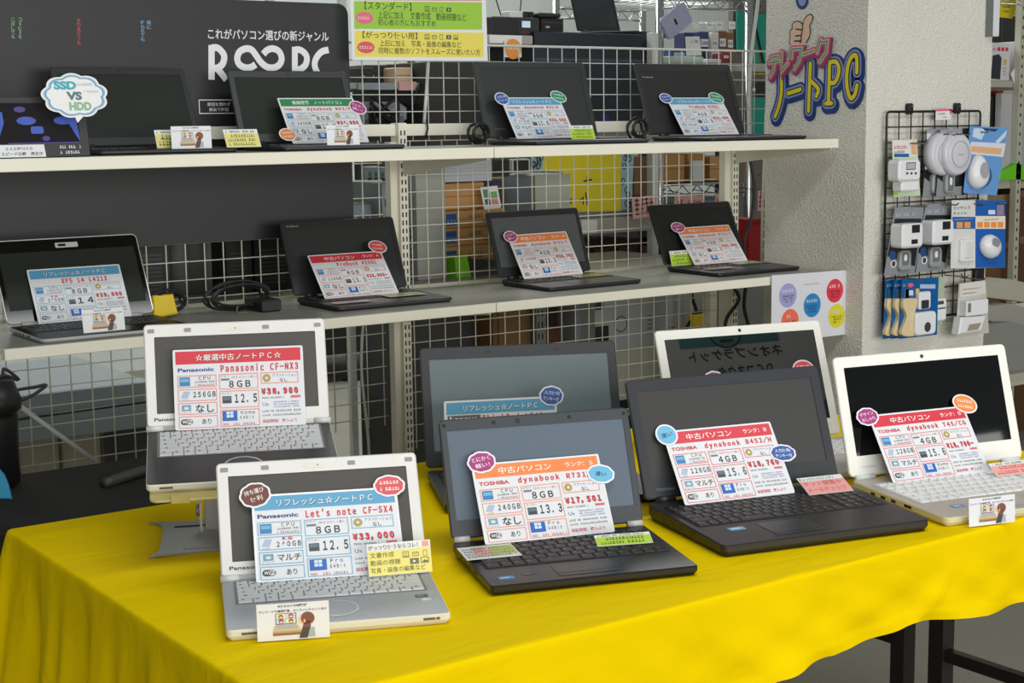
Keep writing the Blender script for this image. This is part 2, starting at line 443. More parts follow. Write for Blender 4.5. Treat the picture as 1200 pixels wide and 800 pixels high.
# ------------------------------------------------------------------ laptops
GREYPAD = (150, 150, 146)
def key_rows(x0, x1, y0, y1, numpad=False, iso=True):
    """key rectangles, y1 = back row"""
    K = []
    rows = [('f', 0.7), ('n', 1), ('q', 1), ('a', 1), ('z', 1), ('s', 1)]
    tot = sum(r[1] for r in rows); h = (y1-y0)/tot; y = y1
    xr = x1
    if numpad: xr = x0+(x1-x0)*0.775
    Wd = xr-x0
    pat = {'f': [1]*15, 'n': [1]*13+[1.6], 'q': [1.45]+[1]*12+[1.15], 'a': [1.7]+[1]*11+[1.9], 'z': [2.15]+[1]*10+[2.45], 's': [1.2, 1, 1, 1.1, 3.4, 1.1, 1, 1, 1.1, 1, 1, 1]}
    for nm, rh in rows:
        hh = h*rh; u = sum(pat[nm]); x = x0
        for w in pat[nm]:
            ww = Wd*w/u; K.append((x, y-hh, x+ww, y)); x += ww
        if numpad:
            xa = xr+(x1-x0)*0.02; wn = (x1-xa)/4
            for q in range(4): K.append((xa+q*wn, y-hh, xa+(q+1)*wn, y))
        y -= hh
    return K

def laptop(key, label, p, style, group=None):
    W_, D_, L_, g, th = p['W'], p['D'], p['L'], p['g'], p['th']
    root = thing('laptop', label, 'laptop', (p['x'], p['y'], p['z']), p['a'], group, p.get('tau', 0.0))
    root.rotation_mode = 'XYZ'
    st = dict(body=(36, 36, 38), deck=None, side=None, bezel=None, screen='scr_black', keys=(30, 30, 32), tray=(20, 20, 22), legend=(150, 150, 150),
              rl=0.008, rb=0.012, bt=0.018, bs=0.014, bb=0.026, lidt=0.008, iso=True, numpad=False, kw=0.9, kx=0.0, pad='pad', kb0=0.12, kb1=0.52, gloss=0.4, kgap=0.0022)
    st.update(style)
    body = M('shell_%d_%d_%d' % st['body'], st['body'], st['gloss'], var=0.04, vscale=60)
    sidem = M('shell_%d_%d_%d' % (st['side'] or st['body']), st['side'] or st['body'], st['gloss'], var=0.04, vscale=60)
    deckm = M('deck_%d_%d_%d' % (st['deck'] or st['body']), st['deck'] or st['body'], st['gloss'], var=0.05, vscale=40)
    bez = M('bezel_%d_%d_%d' % (st['bezel'] or st['body']), st['bezel'] or st['body'], st.get('bgloss', 0.4), var=0.03)
    # --- base
    zt = lambda y: th*(1.0+0.3*y/D_)
    P = rrect(-W_/2, -D_, W_/2, 0.0, st['rb'], 5)
    I1 = inset_poly(P, 0.006); I2 = inset_poly(P, 0.0014)
    mb = MB()
    mb.loft([[(x, y, 0.0) for x, y in I1], [(x, y, zt(y)*0.45) for x, y in P], [(x, y, zt(y)-0.0022) for x, y in P], [(x, y, zt(y)) for x, y in I2]], sidem, True, False)
    mb.add([(x, y, zt(y)) for x, y in I2], [tuple(range(len(I2)))], deckm)
    # ports along both sides and the front
    for s in (-1, 1):
        for yy, w in ((-0.25, .012), (-0.36, .014), (-0.47, .013), (-0.62, .02)):
            y = yy*D_; xs = s*(W_/2+0.0002)
            mb.add([(xs, y-w/2, th*.42), (xs, y+w/2, th*.42), (xs, y+w/2, th*.66), (xs, y-w/2, th*.66)], [(0, 1, 2, 3) if s < 0 else (3, 2, 1, 0)], ink((14, 14, 15)))
    if st.get('front_marks'):
        fy = -D_-0.0002
        for x, w in ((-0.40, .02), (0.40, .016), (0.44, .005)):
            mb.add([(x*W_-w/2, fy, th*.36), (x*W_+w/2, fy, th*.36), (x*W_+w/2, fy, th*.52), (x*W_-w/2, fy, th*.52)], [(0, 1, 2, 3)], ink((92, 90, 84)))
    mb.build('base', root)
    sl = th*0.3/D_
    top = Fr((0, 0, th), (1, 0, 0), (0, 1, sl))          # the sloping top of the base
    # --- keyboard: tray and keys
    kx0, kx1 = st['kx']-W_*st['kw']/2, st['kx']+W_*st['kw']/2
    ky1, ky0 = -D_*st['kb0'], -D_*st['kb1']
    mb = MB()
    mb.prism(top, rrect(kx0-.003, ky0-.003, kx1+.003, ky1+.003, .003, 2), 0.0, 0.0005, M('tray_%d_%d_%d' % st['tray'], st['tray'], 0.5))
    km = M('key_%d_%d_%d' % st['keys'], st['keys'], 0.45, var=0.03); lg = ink(st['legend'])
    gp = st['kgap']/2
    for (a, b, c, d) in key_rows(kx0, kx1, ky0, ky1, st['numpad']):
        P0 = [(a+gp, b+gp), (c-gp, b+gp), (c-gp, d-gp), (a+gp, d-gp)]
        P1 = [(a+gp+.0008, b+gp+.0008), (c-gp-.0008, b+gp+.0008), (c-gp-.0008, d-gp-.0008), (a+gp+.0008, d-gp-.0008)]
        mb.loft([[top.p(x, y, .0005) for x, y in P0], [top.p(x, y, .0022) for x, y in P1]], km, False, True)
        w = c-a; hh = d-b
        mb.rect(top, a+w*.25, b+hh*.55, a+w*.25+min(.004, w*.3), b+hh*.55+hh*.2, .0024, lg)
    mb.build('keyboard', root)
    # --- pointing pad
    mb = MB(); py1 = -D_*(st['kb1']+0.07); py0 = -D_*0.93; pcx = st['kx']-(W_*0.10 if st['numpad'] else 0.0)
    if st['pad'] == 'wheel':
        cy = -D_*0.74; R = 0.031
        mb.ring(top, circ(0, cy, R, n=36), circ(0, cy, R-0.003, n=36), 0.0006, M('wheel_ring', (205, 206, 206), 0.25, 0.6))
        mb.prism(top, circ(0, cy, R-0.003, n=36), 0.0, 0.0004, M('wheel_pad_%d_%d_%d' % (st['deck'] or st['body']), st['deck'] or st['body'], 0.3))
        mb.outline(top, -0.036, cy-R-0.010, 0.036, cy-R-0.002, .0006, .0005, M('wheel_ring', (205, 206, 206)))
    else:
        pm = M('pad_%d_%d_%d' % (st['deck'] or st['body']), tuple(min(255, v+8) for v in (st['deck'] or st['body'])), 0.3)
        hw = 0.05 if not st['numpad'] else 0.045
        mb.prism(top, rrect(pcx-hw, py0+.012, pcx+hw, py1, .003, 2), 0.0, 0.0004, pm)
        mb.rect(top, pcx-hw, py0, pcx-.0006, py0+.0105, .0004, pm); mb.rect(top, pcx+.0006, py0, pcx+hw, py0+.0105, .0004, pm)
        mb.outline(top, pcx-hw-.0008, py0-.0008, pcx+hw+.0008, py1+.0008, .0006, .0005, ink((12, 12, 13)) if sum(st['body']) < 300 else ink((150, 150, 148)))
    mb.build('touchpad', root)
    # --- lid
    lf = Fr((0, 0, th), (1, 0, 0), (0, -math.cos(g), math.sin(g)), (0, -math.sin(g), -math.cos(g)))
    s0 = 0.005
    O = rrect(-W_/2, s0, W_/2, L_, st['rl'], 5); N = len(O)
    sx0, sx1, sy0, sy1 = -W_/2+st['bs'], W_/2-st['bs'], s0+st['bb'], L_-st['bt']
    Iw = rrect(sx0, sy0, sx1, sy1, 0.0015, 5)
    t = st['lidt']; Ob = inset_poly(O, 0.0018)
    mb = MB()
    cover = body
    mb.loft([[lf.p(x, y, 0) for x, y in Ob], [lf.p(x, y, -0.0014) for x, y in O], [lf.p(x, y, -t+.002) for x, y in O], [lf.p(x, y, -t) for x, y in Ob]], cover, False, True)
    mb.ring(lf, Ob, Iw, 0.0, bez)
    mb.loft([[lf.p(x, y, 0) for x, y in Iw], [lf.p(x, y, -0.0013) for x, y in Iw]], ink((12, 12, 12)), False, False)
    if st.get('rim'):
        mb.loft([[lf.p(x, y, 0.0002) for x, y in inset_poly(O, .0022)], [lf.p(x, y, 0.0006) for x, y in O], [lf.p(x, y, -.002) for x, y in O]], M('silver_rim', (214, 214, 210), .3, .4), False, False)
    lid = mb.build('lid', root)
    mb = MB(); mb.poly(lf, Iw, -0.0011, MATS[st['screen']]); mb.build('screen', lid)
    # webcam, pads
    mb = MB()
    cy = L_-st['bt']*0.52
    if st.get('pads'):
        for x in (-0.46, -0.26, 0.17, 0.46):
            w = 0.0055; mb = MB(); mb.prism(lf, rrect(x*W_-w, cy-.0032, x*W_+w, cy+.0032, .001, 1), 0, .0009, ink(GREYPAD)); mb.build('rubber_pad', lid)
        mb = MB(); mb.prism(lf, rrect(-.02, cy-.004, .014, cy+.004, .001, 1), 0, .0005, M('latch_plate', (232, 231, 220), .35)); mb.poly(lf, circ(0, cy, .0012, n=10), .0007, ink((120, 118, 110))); mb.build('latch', lid)
    else:
        if st.get('cam', True):
            mb.prism(lf, circ(st.get('camx', 0.0), cy, .0036, n=16), 0, .0004, ink((14, 14, 15))); mb.poly(lf, circ(st.get('camx', 0.0), cy, .0016, n=12), .0006, ink((60, 62, 70))); mb.build('webcam', lid)
        if st.get('bumpers'):
            for x in (-0.475, -0.22, 0.18, 0.475): mb = MB(); mb.prism(lf, circ(x*W_, cy, .003, n=12), 0, .0009, ink((26, 26, 28))); mb.build('rubber_pad', lid)
        if st.get('latchslots'):
            for x in (-0.16, 0.19): mb = MB(); mb.rect(lf, x*W_-.006, cy-.001, x*W_+.006, cy+.001, .0004, ink((14, 14, 15))); mb.build('latch_slot', lid)
    if st.get('brand'):
        tx, (bx, by, bw, bh), col = st['brand']
        mb = MB(); mb.text(lf, tx, -W_/2+bx, s0+by, -W_/2+bx+bw, s0+by+bh, .0004, ink(col), .02, False); mb.build('brand_lettering', lid)
    if st.get('bump'):      # the moulded camera plate of the glossy consumer laptop
        mb = MB(); mb.prism(lf, rrect(-.026, L_-.024, .026, L_-.012, .002, 2), 0, .001, ink((206, 206, 204))); mb.rect(lf, -.02, L_-.021, -.002, L_-.015, .0012, ink((20, 20, 22))); mb.build('camera_plate', lid)
    # hinges
    hm = M('hinge_%d_%d_%d' % (st.get('hinge') or st['body']), st.get('hinge') or st['body'], 0.35)
    for s in (-1, 1):
        x = s*W_*st.get('hx', 0.36); hw = st.get('hw', 0.016)
        mb = MB(); mb.tube([(x-hw, 0.001, th+.0025), (x+hw, 0.001, th+.0025)], 0.0055, hm, 12); mb.build('hinge', root)
    if st.get('hingebar'):
        mb = MB(); mb.tube([(-W_*.44, 0.004, th+.001), (W_*.44, 0.004, th+.001)], .0062, M('hinge_bar', (212, 212, 206), .35), 12); mb.build('hinge_cover', root)
    # stickers on the palm rest
    for i, (sx, sy, w, h, c) in enumerate(st.get('stickers', [])):
        mb = MB(); mb.prism(top, rrect(sx*W_-w/2, -sy*D_-h/2, sx*W_+w/2, -sy*D_+h/2, .001, 1), 0, .0003, ink(c)); mb.rect(top, sx*W_-w*.35, -sy*D_-h*.2, sx*W_+w*.2, -sy*D_+h*.2, .0005, ink(tuple(min(255, v+70) for v in c))); mb.build('sticker', root)
    return root

def scr(name, rgb, rough, spec=0.5, coat=0.0): M(name, rgb, rough, spec=spec, var=0.03, vscale=4, coat=coat)
scr('scr_warm', (80, 77, 73), 0.6); scr('scr_slate', (92, 107, 122), 0.45); scr('scr_slate_green', (104, 118, 122), 0.4); scr('scr_grey', (60, 59, 58), 0.4)  # mid tones carry the matte panels' reflected daylight haze as base colour
scr('scr_gloss', (6, 7, 8), 0.03); scr('scr_gloss_grey', (14, 14, 14), 0.015, spec=1.0); scr('scr_dark', (40, 44, 44), 0.45); scr('scr_black', (33, 34, 35), 0.5); scr('scr_mid', (84, 88, 91), 0.4); scr('scr_deep', (20, 20, 21), 0.5)
scr('scr_green', (42, 46, 42), 0.55, spec=.2)
LP = {'A': dict(x=1.0653, y=2.2824, z=0.8734, a=-0.4085, W=0.2950, D=0.2000, L=0.1742, g=2.0442, tau=0.1951, th=0.0220),
 'B': dict(x=1.0151, y=1.9057, z=0.7208, a=-0.4057, W=0.2952, D=0.2024, L=0.1765, g=2.1133, tau=0.0000, th=0.0220),
 'C': dict(x=1.3997, y=1.8817, z=0.7208, a=-0.3275, W=0.3164, D=0.2182, L=0.1923, g=1.9555, tau=0.0000, th=0.0220),
 'D': dict(x=1.8141, y=1.8741, z=0.7208, a=-0.2358, W=0.3811, D=0.2591, L=0.2096, g=1.9493, tau=0.0000, th=0.0280),
 'E': dict(x=2.2220, y=1.7923, z=0.7208, a=-0.2285, W=0.3846, D=0.2670, L=0.2212, g=1.8568, tau=0.0000, th=0.0220),
 'F': dict(x=1.6565, y=2.2973, z=0.7208, a=-0.4336, W=0.3799, D=0.2470, L=0.2314, g=1.8820, tau=0.0000, th=0.0220),
 'G': dict(x=2.1308, y=2.1613, z=0.7208, a=-0.2451, W=0.3789, D=0.2550, L=0.2436, g=1.9408, tau=0.0000, th=0.0220),
 'H': dict(x=1.3472, y=3.3722, z=1.3248, a=0.0014, W=0.3227, D=0.1935, L=0.2028, g=2.0387, tau=0.0000, th=0.0140),
 'I': dict(x=1.7743, y=3.3818, z=1.3248, a=-0.0215, W=0.3208, D=0.2300, L=0.1905, g=1.9375, tau=0.0000, th=0.0140),
 'J': dict(x=2.5134, y=3.3871, z=1.3248, a=-0.0898, W=0.3561, D=0.2500, L=0.2201, g=1.9071, tau=0.0000, th=0.0140),
 'K': dict(x=3.0825, y=3.3894, z=1.3248, a=-0.0217, W=0.3691, D=0.2602, L=0.2215, g=1.9118, tau=0.0000, th=0.0140),
 'L': dict(x=1.1817, y=3.3190, z=0.9458, a=0.0032, W=0.3357, D=0.2200, L=0.2013, g=2.0377, tau=0.0000, th=0.0140),
 'M': dict(x=1.9080, y=3.3899, z=0.9458, a=-0.0093, W=0.3261, D=0.2206, L=0.1956, g=1.9349, tau=0.0000, th=0.0160),
 'N': dict(x=2.5300, y=3.4024, z=0.9458, a=0.0099, W=0.3181, D=0.2199, L=0.1906, g=1.9078, tau=0.0000, th=0.0160),
 'O': dict(x=3.1124, y=3.3854, z=0.9458, a=-0.0166, W=0.3213, D=0.2285, L=0.1928, g=2.0048, tau=0.0000, th=0.0160)}
SILV, WHITE = (172, 174, 176), (236, 235, 228)
PANA = dict(body=(208, 207, 204), bezel=(232, 231, 227), side=(222, 218, 200), screen='scr_warm', keys=(206, 207, 208), tray=(120, 121, 122), legend=(70, 70, 70), iso=False, kgap=.0010, kw=.87, kb0=.05, kb1=.50,
            bt=.021, bs=.0165, bb=.022, rl=.007, rb=.008, pads=True, pad='wheel', hingebar=True, front_marks=True, lidt=.011, hx=.46, hw=.013, hinge=(214, 214, 210), brand=('Panasonic', (.012, .010, .05, .0055), (70, 72, 74)))
laptop('A', 'silver laptop with black palm rest raised on a metal stand, red-header price card on it', LP['A'], dict(PANA, deck=(46, 46, 48)))
laptop('B', 'all-silver laptop at front left of the yellow cloth with blue-header price card', LP['B'], dict(PANA, deck=(158, 162, 166), stickers=[(.405, .62, .018, .012, (70, 74, 80)), (.42, .70, .014, .008, (200, 204, 208))]))
DARK = (52, 54, 58)
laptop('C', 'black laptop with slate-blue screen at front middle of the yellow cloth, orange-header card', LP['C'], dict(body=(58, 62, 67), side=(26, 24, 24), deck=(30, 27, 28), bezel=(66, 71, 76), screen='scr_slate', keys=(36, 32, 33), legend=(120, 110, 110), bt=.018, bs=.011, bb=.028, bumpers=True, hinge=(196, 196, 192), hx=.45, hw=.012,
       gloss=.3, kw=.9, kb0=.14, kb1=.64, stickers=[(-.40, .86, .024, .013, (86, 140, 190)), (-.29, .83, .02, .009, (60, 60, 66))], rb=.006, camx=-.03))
laptop('D', 'large dark grey laptop with grey screen, front right of centre, keyboard with number pad', LP['D'], dict(body=(48, 51, 56), side=(34, 32, 30), deck=(40, 39, 39), screen='scr_grey', keys=(38, 37, 37), tray=(16, 16, 17), numpad=True, bt=.020, bs=.018, bb=.034, cam=False, kw=.92, kb0=.16, kb1=.60, legend=(126, 124, 120),
       brand=('TOSHIBA', (.022, .012, .036, .0045), (110, 112, 116)), stickers=[(-.33, .72, .028, .015, (120, 170, 208))], hx=.40, hinge=(40, 41, 44)))
laptop('E', 'white laptop with glossy black screen and white keys at the right end of the cloth', LP['E'], dict(body=WHITE, side=(214, 206, 164), deck=(186, 177, 166), screen='scr_gloss', keys=(244, 244, 244), tray=(196, 190, 182), legend=(170, 170, 170), numpad=True, bt=.020, bs=.020, bb=.036, kw=.9, kb0=.16, kb1=.66,
       brand=('TOSHIBA', (.028, .014, .03, .0035), (200, 200, 196)), stickers=[(-.33, .80, .026, .016, (110, 150, 200))], hinge=(222, 226, 222), hx=.42, hw=.02, rl=.01))
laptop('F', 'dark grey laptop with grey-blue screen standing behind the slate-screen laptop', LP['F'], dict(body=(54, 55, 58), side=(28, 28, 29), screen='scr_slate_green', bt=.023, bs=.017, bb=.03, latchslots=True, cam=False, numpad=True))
laptop('G', 'white laptop with reflective screen half hidden behind the large dark grey laptop', LP['G'], dict(body=WHITE, side=(190, 188, 180), deck=(196, 192, 184), screen='scr_gloss_grey', keys=(240, 240, 240), tray=(200, 198, 194), bt=.019, bs=.018, bb=.034, numpad=True, hinge=(222, 222, 218)))
laptop('H', 'black laptop at left of the upper shelf, behind the cloud-shaped sign', LP['H'], dict(body=(44, 45, 46), screen='scr_green', bt=.017, bs=.014, bb=.020, gloss=.4))
laptop('I', 'black laptop on the upper shelf with green-header price card', LP['I'], dict(body=(50, 54, 55), screen='scr_green', bt=.018, bs=.014, bb=.022, gloss=.4))
laptop('J', 'black laptop on the upper shelf with a lime card at its right corner', LP['J'], dict(body=(46, 48, 50), screen='scr_dark', bt=.016, bs=.018, bb=.04, cam=False, numpad=True, brand=('TOSHIBA', (.03, .022, .036, .0040), (104, 108, 108))))
laptop('K', 'black laptop at the right end of the upper shelf next to the pillar', LP['K'], dict(body=(42, 43, 44), screen='scr_black', bt=.024, bs=.017, bb=.03, cam=False, numpad=True, brand=('ProBook', (.02, .172, .04, .0050), (150, 150, 148))))
laptop('L', 'glossy black laptop with silver rim at left of the lower shelf', LP['L'], dict(body=(178, 178, 176), bezel=(12, 12, 13), bgloss=.08, deck=(20, 20, 21), side=(168, 168, 166), screen='scr_green', bt=.03, bs=.012, bb=.03, rim=True, bump=True, cam=False, rl=.012, rb=.016, keys=(22, 22, 23), legend=(190, 190, 190)))
laptop('M', 'black laptop on the lower shelf left of the middle upright with red-header card', LP['M'], dict(body=(40, 40, 41), screen='scr_dark', bt=.022, bs=.014, bb=.03, cam=False, rb=.016, brand=('ProBook', (.016, .176, .034, .0045), (150, 150, 148))))
laptop('N', 'black laptop with grey screen on the lower shelf right of the middle upright', LP['N'], dict(body=(40, 41, 43), screen='scr_mid', bt=.018, bs=.012, bb=.028, cam=False, gloss=.35))
laptop('O', 'black laptop at the right end of the lower shelf with orange-header card', LP['O'], dict(body=(30, 30, 31), screen='scr_deep', bt=.020, bs=.014, bb=.028, cam=False, gloss=.4))
# ------------------------------------------------------------------ price cards
PAPER = M('white_card', (226, 228, 232), 0.4, var=0.02)
INK = (48, 50, 54)
def flatobj(mb, name, p0, cx, up):
    cx = Vector(cx).normalized(); up = Vector(up).normalized(); n = cx.cross(up)
    o = mb.build(name)
    o.matrix_world = Matrix.Translation(Vector(p0)) @ Matrix((cx, up, n)).transposed().to_4x4()
    return o
L0 = Fr((0, 0, 0), (1, 0, 0), (0, 1, 0), (0, 0, 1))
def scribble(mb, fr, x0, y0, x1, y1, off, mat, seed=0, n=None):
    """a line of print too small to read: broken dashes of uneven length"""
    r = random.Random(seed); x = x0; h = y1-y0
    while x < x1-h*.3:
        w = h*r.uniform(.55, .95); w = min(w, x1-x)
        if r.random() > 0.10:
            mb.rect(fr, x, y0+h*.1, x+w*.9, y0+h*.3, off, mat); mb.rect(fr, x+w*.3, y0, x+w*.52, y1, off, mat)
            if r.random() > .4: mb.rect(fr, x, y0+h*.62, x+w*.85, y0+h*.8, off, mat)
        x += w*1.12

def shape_pts(kind, cx, cy, w, h):
    P = []; N = 96
    for i in range(N):
        t = 2*math.pi*i/N
        k = 1.0
        if kind == 'cloud': k = 0.94+0.06*abs(math.sin(t*4.5+.5))**.7
        elif kind == 'spiky': k = 0.95+0.05*abs(((t*12/math.pi) % 2)-1)
        P.append((cx+w/2*k*math.cos(t), cy+h/2*k*math.sin(t)))
    return P
def badge(parent, x, y, w, h, rgb, kind, lines, txt=(255, 255, 255), rot=0.0, z=0.0012):
    mb = MB(); fr = L0.sub(x, y, z, rot)
    P = shape_pts(kind, 0, 0, w, h)
    mb.prism(fr, P, -0.0006, 0.0, M('badge_white', (238, 238, 240), .4, var=.01))
    mb.poly(fr, shape_pts(kind, 0, 0, w-0.006, h-0.0058), 0.0003, ink(rgb))
    if lines:
        n = len(lines); hh = h*0.20 if n > 1 else h*.24
        for i, t in enumerate(lines):
            yy = (n-1)/2.0-i; yc = yy*h*.29
            ww = min(w*.66, len(t)*hh*1.15)*(1-0.12*abs(yy)*2*(n > 1)*.5)
            if t.startswith('~'): scribble(mb, fr, -w*.30, yc-hh*.4, w*.30, yc+hh*.4, .0005, ink(txt), len(t)+i)
            else: mb.text(fr, t, -ww/2, yc-hh/2, ww/2, yc+hh/2, .0005, ink(txt), .006)
    o = mb.build('speech_badge', parent)
    return o

def price_card(key, label, header, hrgb, sub, brand, brgb, model, brdr, store, drive, mem, inch, win, price, badges=(), new=False, hdark=None, group=None, bstyle='t'):
    p = LP[key]; px, py, b, le, sc, h = CARDS[key]
    a, ta = p['a'], p.get('tau', 0.0)
    ux = Vector((math.cos(a), math.sin(a), 0)); uy0 = Vector((-math.sin(a), math.cos(a), 0)); uz0 = Vector((0, 0, 1))
    uy = uy0*math.cos(ta)+uz0*math.sin(ta); uz = -uy0*math.sin(ta)+uz0*math.cos(ta)
    cx = ux*math.cos(b)+uy*math.sin(b); cb = -ux*math.sin(b)+uy*math.cos(b); up = uz*math.cos(le)+cb*math.sin(le)
    # stand the card on the slope of the keys
    yl = max(-p['D'], min(0, py))
    zt = p['th']*(1.0+0.3*yl/p['D'])+0.0026
    p0 = Vector((p['x'], p['y'], p['z']))+ux*px+uy*py+uz*max(zt, p['th']-0.001)
    w = 0.21*sc
    mb = MB(); fr = L0
    U = lambda u: u*w
    V = lambda v: h*(1-v)
    mb.prism(fr, rrect(0, 0, w, h, .003, 2), -0.0008, 0.0, PAPER)
    # clear sleeve edge
    mb.outline(fr, .0006, .0006, w-.0006, h-.0006, .0022, .0002, M('sleeve_edge', (236, 238, 242), .15, var=.01))
    e1, e2, e3 = .0003, .0005, .0007
    H = ink(hrgb); BK = ink(INK); BD = ink(brdr); RED = ink((214, 54, 66))
    mb.rect(fr, U(.02), V(.185), U(.98), V(.025), e1, H)
    hw = min(.66, .06*len(header)+.05); hx = .20 if sub else .5-hw/2
    if hdark: mb.text(fr, header, U(hx)+.0008, V(.15)-.0008, U(hx+hw)+.0008, V(.065)-.0008, e2, ink(hdark), .006)
    mb.text(fr, header, U(hx), V(.15), U(hx+hw), V(.065), e3, ink((250, 250, 250)), .006)
    if sub: mb.text(fr, sub, U(.72), V(.135 if len(header) < 9 else .175), U(.94), V(.075 if len(header) < 9 else .13), e3, ink((250, 235, 235)), .02)
    if bstyle == 'box':
        mb.rect(fr, U(.03), V(.30), U(.32), V(.20), e1, ink((112, 104, 106))); mb.text(fr, brand, U(.05), V(.285), U(.30), V(.215), e2, ink((245, 245, 245)), .03, False)
    elif brand: mb.text(fr, brand, U(.035), V(.280), U(.035+min(.275, .033*len(brand))), V(.232), e1, ink(brgb), .03, False)
    mu = .36 if brand and len(brand) > 7 else .335; mw = min(.955-mu, .041*len(model)); mb.text(fr, model, U(mu), V(.30), U(mu+mw), V(.205), e1, RED, .03); mb.text(fr, model, U(mu)+.0006, V(.30), U(mu+mw)+.0006, V(.205), e2, RED, .03)
    def cell(u0, v0, u1, v1): mb.outline(fr, U(u0), V(v1), U(u1), V(v0), .0012, e1, BD)
    # column 1
    cell(.03, .325, .325, .475); mb.rect(fr, U(.045), V(.455), U(.125), V(.345), e1, ink((60, 132, 190))); mb.rect(fr, U(.052), V(.405), U(.118), V(.365), e2, ink((120, 178, 216)))
    mb.text(fr, 'CPU', U(.19), V(.383), U(.28), V(.34), e1, BK, .01)
    scribble(mb, fr, U(.16), V(.42), U(.31), V(.395), e1, ink((90, 92, 98)), 3); scribble(mb, fr, U(.16), V(.46), U(.31), V(.435), e1, ink((150, 110, 110)), 4)
    cell(.03, .495, .325, .645)
    mb.poly(fr, [(U(.05), V(.60)), (U(.10), V(.61)), (U(.125), V(.525)), (U(.075), V(.52))], e1, ink((176, 190, 214))); mb.text(fr, 'SSD', U(.06), V(.635), U(.105), V(.617), e1, ink((110, 112, 118)))
    if new: mb.text(fr, '新品', U(.19), V(.54), U(.26), V(.503), e1, RED, .03); mb.text(fr, store, U(.15), V(.615), U(.315), V(.555), e1, BK, .025)
    else: mb.text(fr, store, U(.145), V(.60), U(.315), V(.53), e1, BK, .028)
    cell(.03, .665, .325, .81)
    mb.rect(fr, U(.055), V(.765), U(.125), V(.69), e1, ink((126, 160, 180))); mb.poly(fr, circ(U(.09), V(.73), .004, .0026), e2, ink((206, 222, 230))); mb.text(fr, 'ドライブ', U(.05), V(.795), U(.13), V(.775), e1, ink((120, 122, 128)))
    if drive == 'なし': mb.text(fr, drive, U(.16), V(.79), U(.30), V(.69), e1, BK, .02)
    else: mb.text(fr, drive, U(.15), V(.775), U(.31), V(.70), e1, BK, .015)
    cell(.03, .83, .325, .98)
    mb.prism(fr, rrect(U(.045), V(.935), U(.135), V(.865), .004, 3), 0, e1, ink((62, 62, 66))); mb.rect(fr, U(.095), V(.928), U(.128), V(.872), e2, ink((236, 236, 238)))
    mb.text(fr, 'Wi', U(.055), V(.92), U(.09), V(.88), e2, ink((244, 244, 244)), .02, False); mb.text(fr, 'Fi', U(.10), V(.92), U(.125), V(.88), e3, BK, .02, False)
    mb.text(fr, 'あり', U(.205), V(.935), U(.275), V(.87), e1, BK, .01)
    # column 2
    cell(.345, .325, .645, .515); mb.text(fr, 'メモリ', U(.355), V(.363), U(.42), V(.342), e1, ink((100, 102, 110))); mb.rect(fr, U(.36), V(.405), U(.425), V(.38), e1, ink((108, 126, 150)))
    mb.text(fr, '(空きスロット無し)', U(.44), V(.383), U(.635), V(.353), e1, ink((204, 90, 100)))
    mb.text(fr, mem, U(.42), V(.495), U(.585), V(.41), e1, BK, .028)
    cell(.345, .535, .645, .75); mb.text(fr, 'モニター', U(.36), V(.577), U(.44), V(.555), e1, ink((110, 112, 118))); mb.rect(fr, U(.365), V(.69), U(.435), V(.60), e1, ink((66, 72, 82))); mb.rect(fr, U(.37), V(.65), U(.43), V(.605), e2, ink((104, 114, 126)))
    mb.text(fr, inch, U(.46), V(.69), U(.63), V(.58), e1, BK, .03)
    cell(.345, .77, .645, .98); mb.rect(fr, U(.36), V(.91), U(.475), V(.785), e1, ink((44, 104, 186)))
    for i in (0, 1):
        for j in (0, 1): mb.rect(fr, U(.392+.028*i), V(.868-.04*j), U(.416+.028*i), V(.834-.04*j), e2, ink((214, 230, 246)))
    mb.text(fr, win, U(.50), V(.833), U(.585 if len(win) < 4 else .61), V(.79), e1, BK, .01); mb.text(fr, '64Bit', U(.495), V(.893), U(.60), V(.85), e1, BK, .01)
    scribble(mb, fr, U(.365), V(.965), U(.63), V(.935), e1, ink((214, 96, 104)), 11)
    # column 3
    cell(.665, .325, .955, .465); mb.poly(fr, circ(U(.71), V(.395), .0066), e1, ink((176, 158, 92))); mb.poly(fr, circ(U(.71), V(.395), .0022), e2, ink((232, 230, 220)))
    mb.text(fr, 'アプリケーション', U(.755), V(.385), U(.945), V(.35), e1, ink((90, 92, 98))); mb.text(fr, 'なし', U(.81), V(.45), U(.87), V(.403), e1, BK, .01)
    mb.text(fr, price, U(.665)+.001, V(.605)-.001, U(.945)+.001, V(.52)-.001, e1, ink((120, 40, 48)), .035); mb.text(fr, price, U(.665)-.0004, V(.605), U(.945)-.0004, V(.52), e2, ink((206, 62, 74)), .035); mb.text(fr, price, U(.665)+.0004, V(.605), U(.945)+.0004, V(.52), e2+.0001, ink((206, 62, 74)), .035)
    mb.rect(fr, U(.89), V(.655), U(.965), V(.625), e1, ink((214, 110, 116)))
    scribble(mb, fr, U(.67), V(.652), U(.84), V(.632), e1, BK, 5)
    mb.text(fr, 'Ux', U(.67), V(.745), U(.72), V(.70), e1, ink((92, 140, 160)), .01, False)
    for i, v in enumerate((.69, .72, .75)): scribble(mb, fr, U(.755), V(v+.018), U(.955), V(v), e1, ink((92, 110, 170)), 20+i)
    for i, v in enumerate((.795, .845)): scribble(mb, fr, U(.665), V(v+.026), U(.965), V(v), e1, ink((84, 86, 92)), 30+i)
    mb.text(fr, '保証期間：購入より', U(.665), V(.955), U(.93), V(.912), e1, ink((208, 84, 96)), .015)
    o = flatobj(mb, 'price_card', p0, cx, up)
    tag(o, label, 'price card', 'price cards on the laptops')
    for bd in badges: badge(o, *bd)
    return o

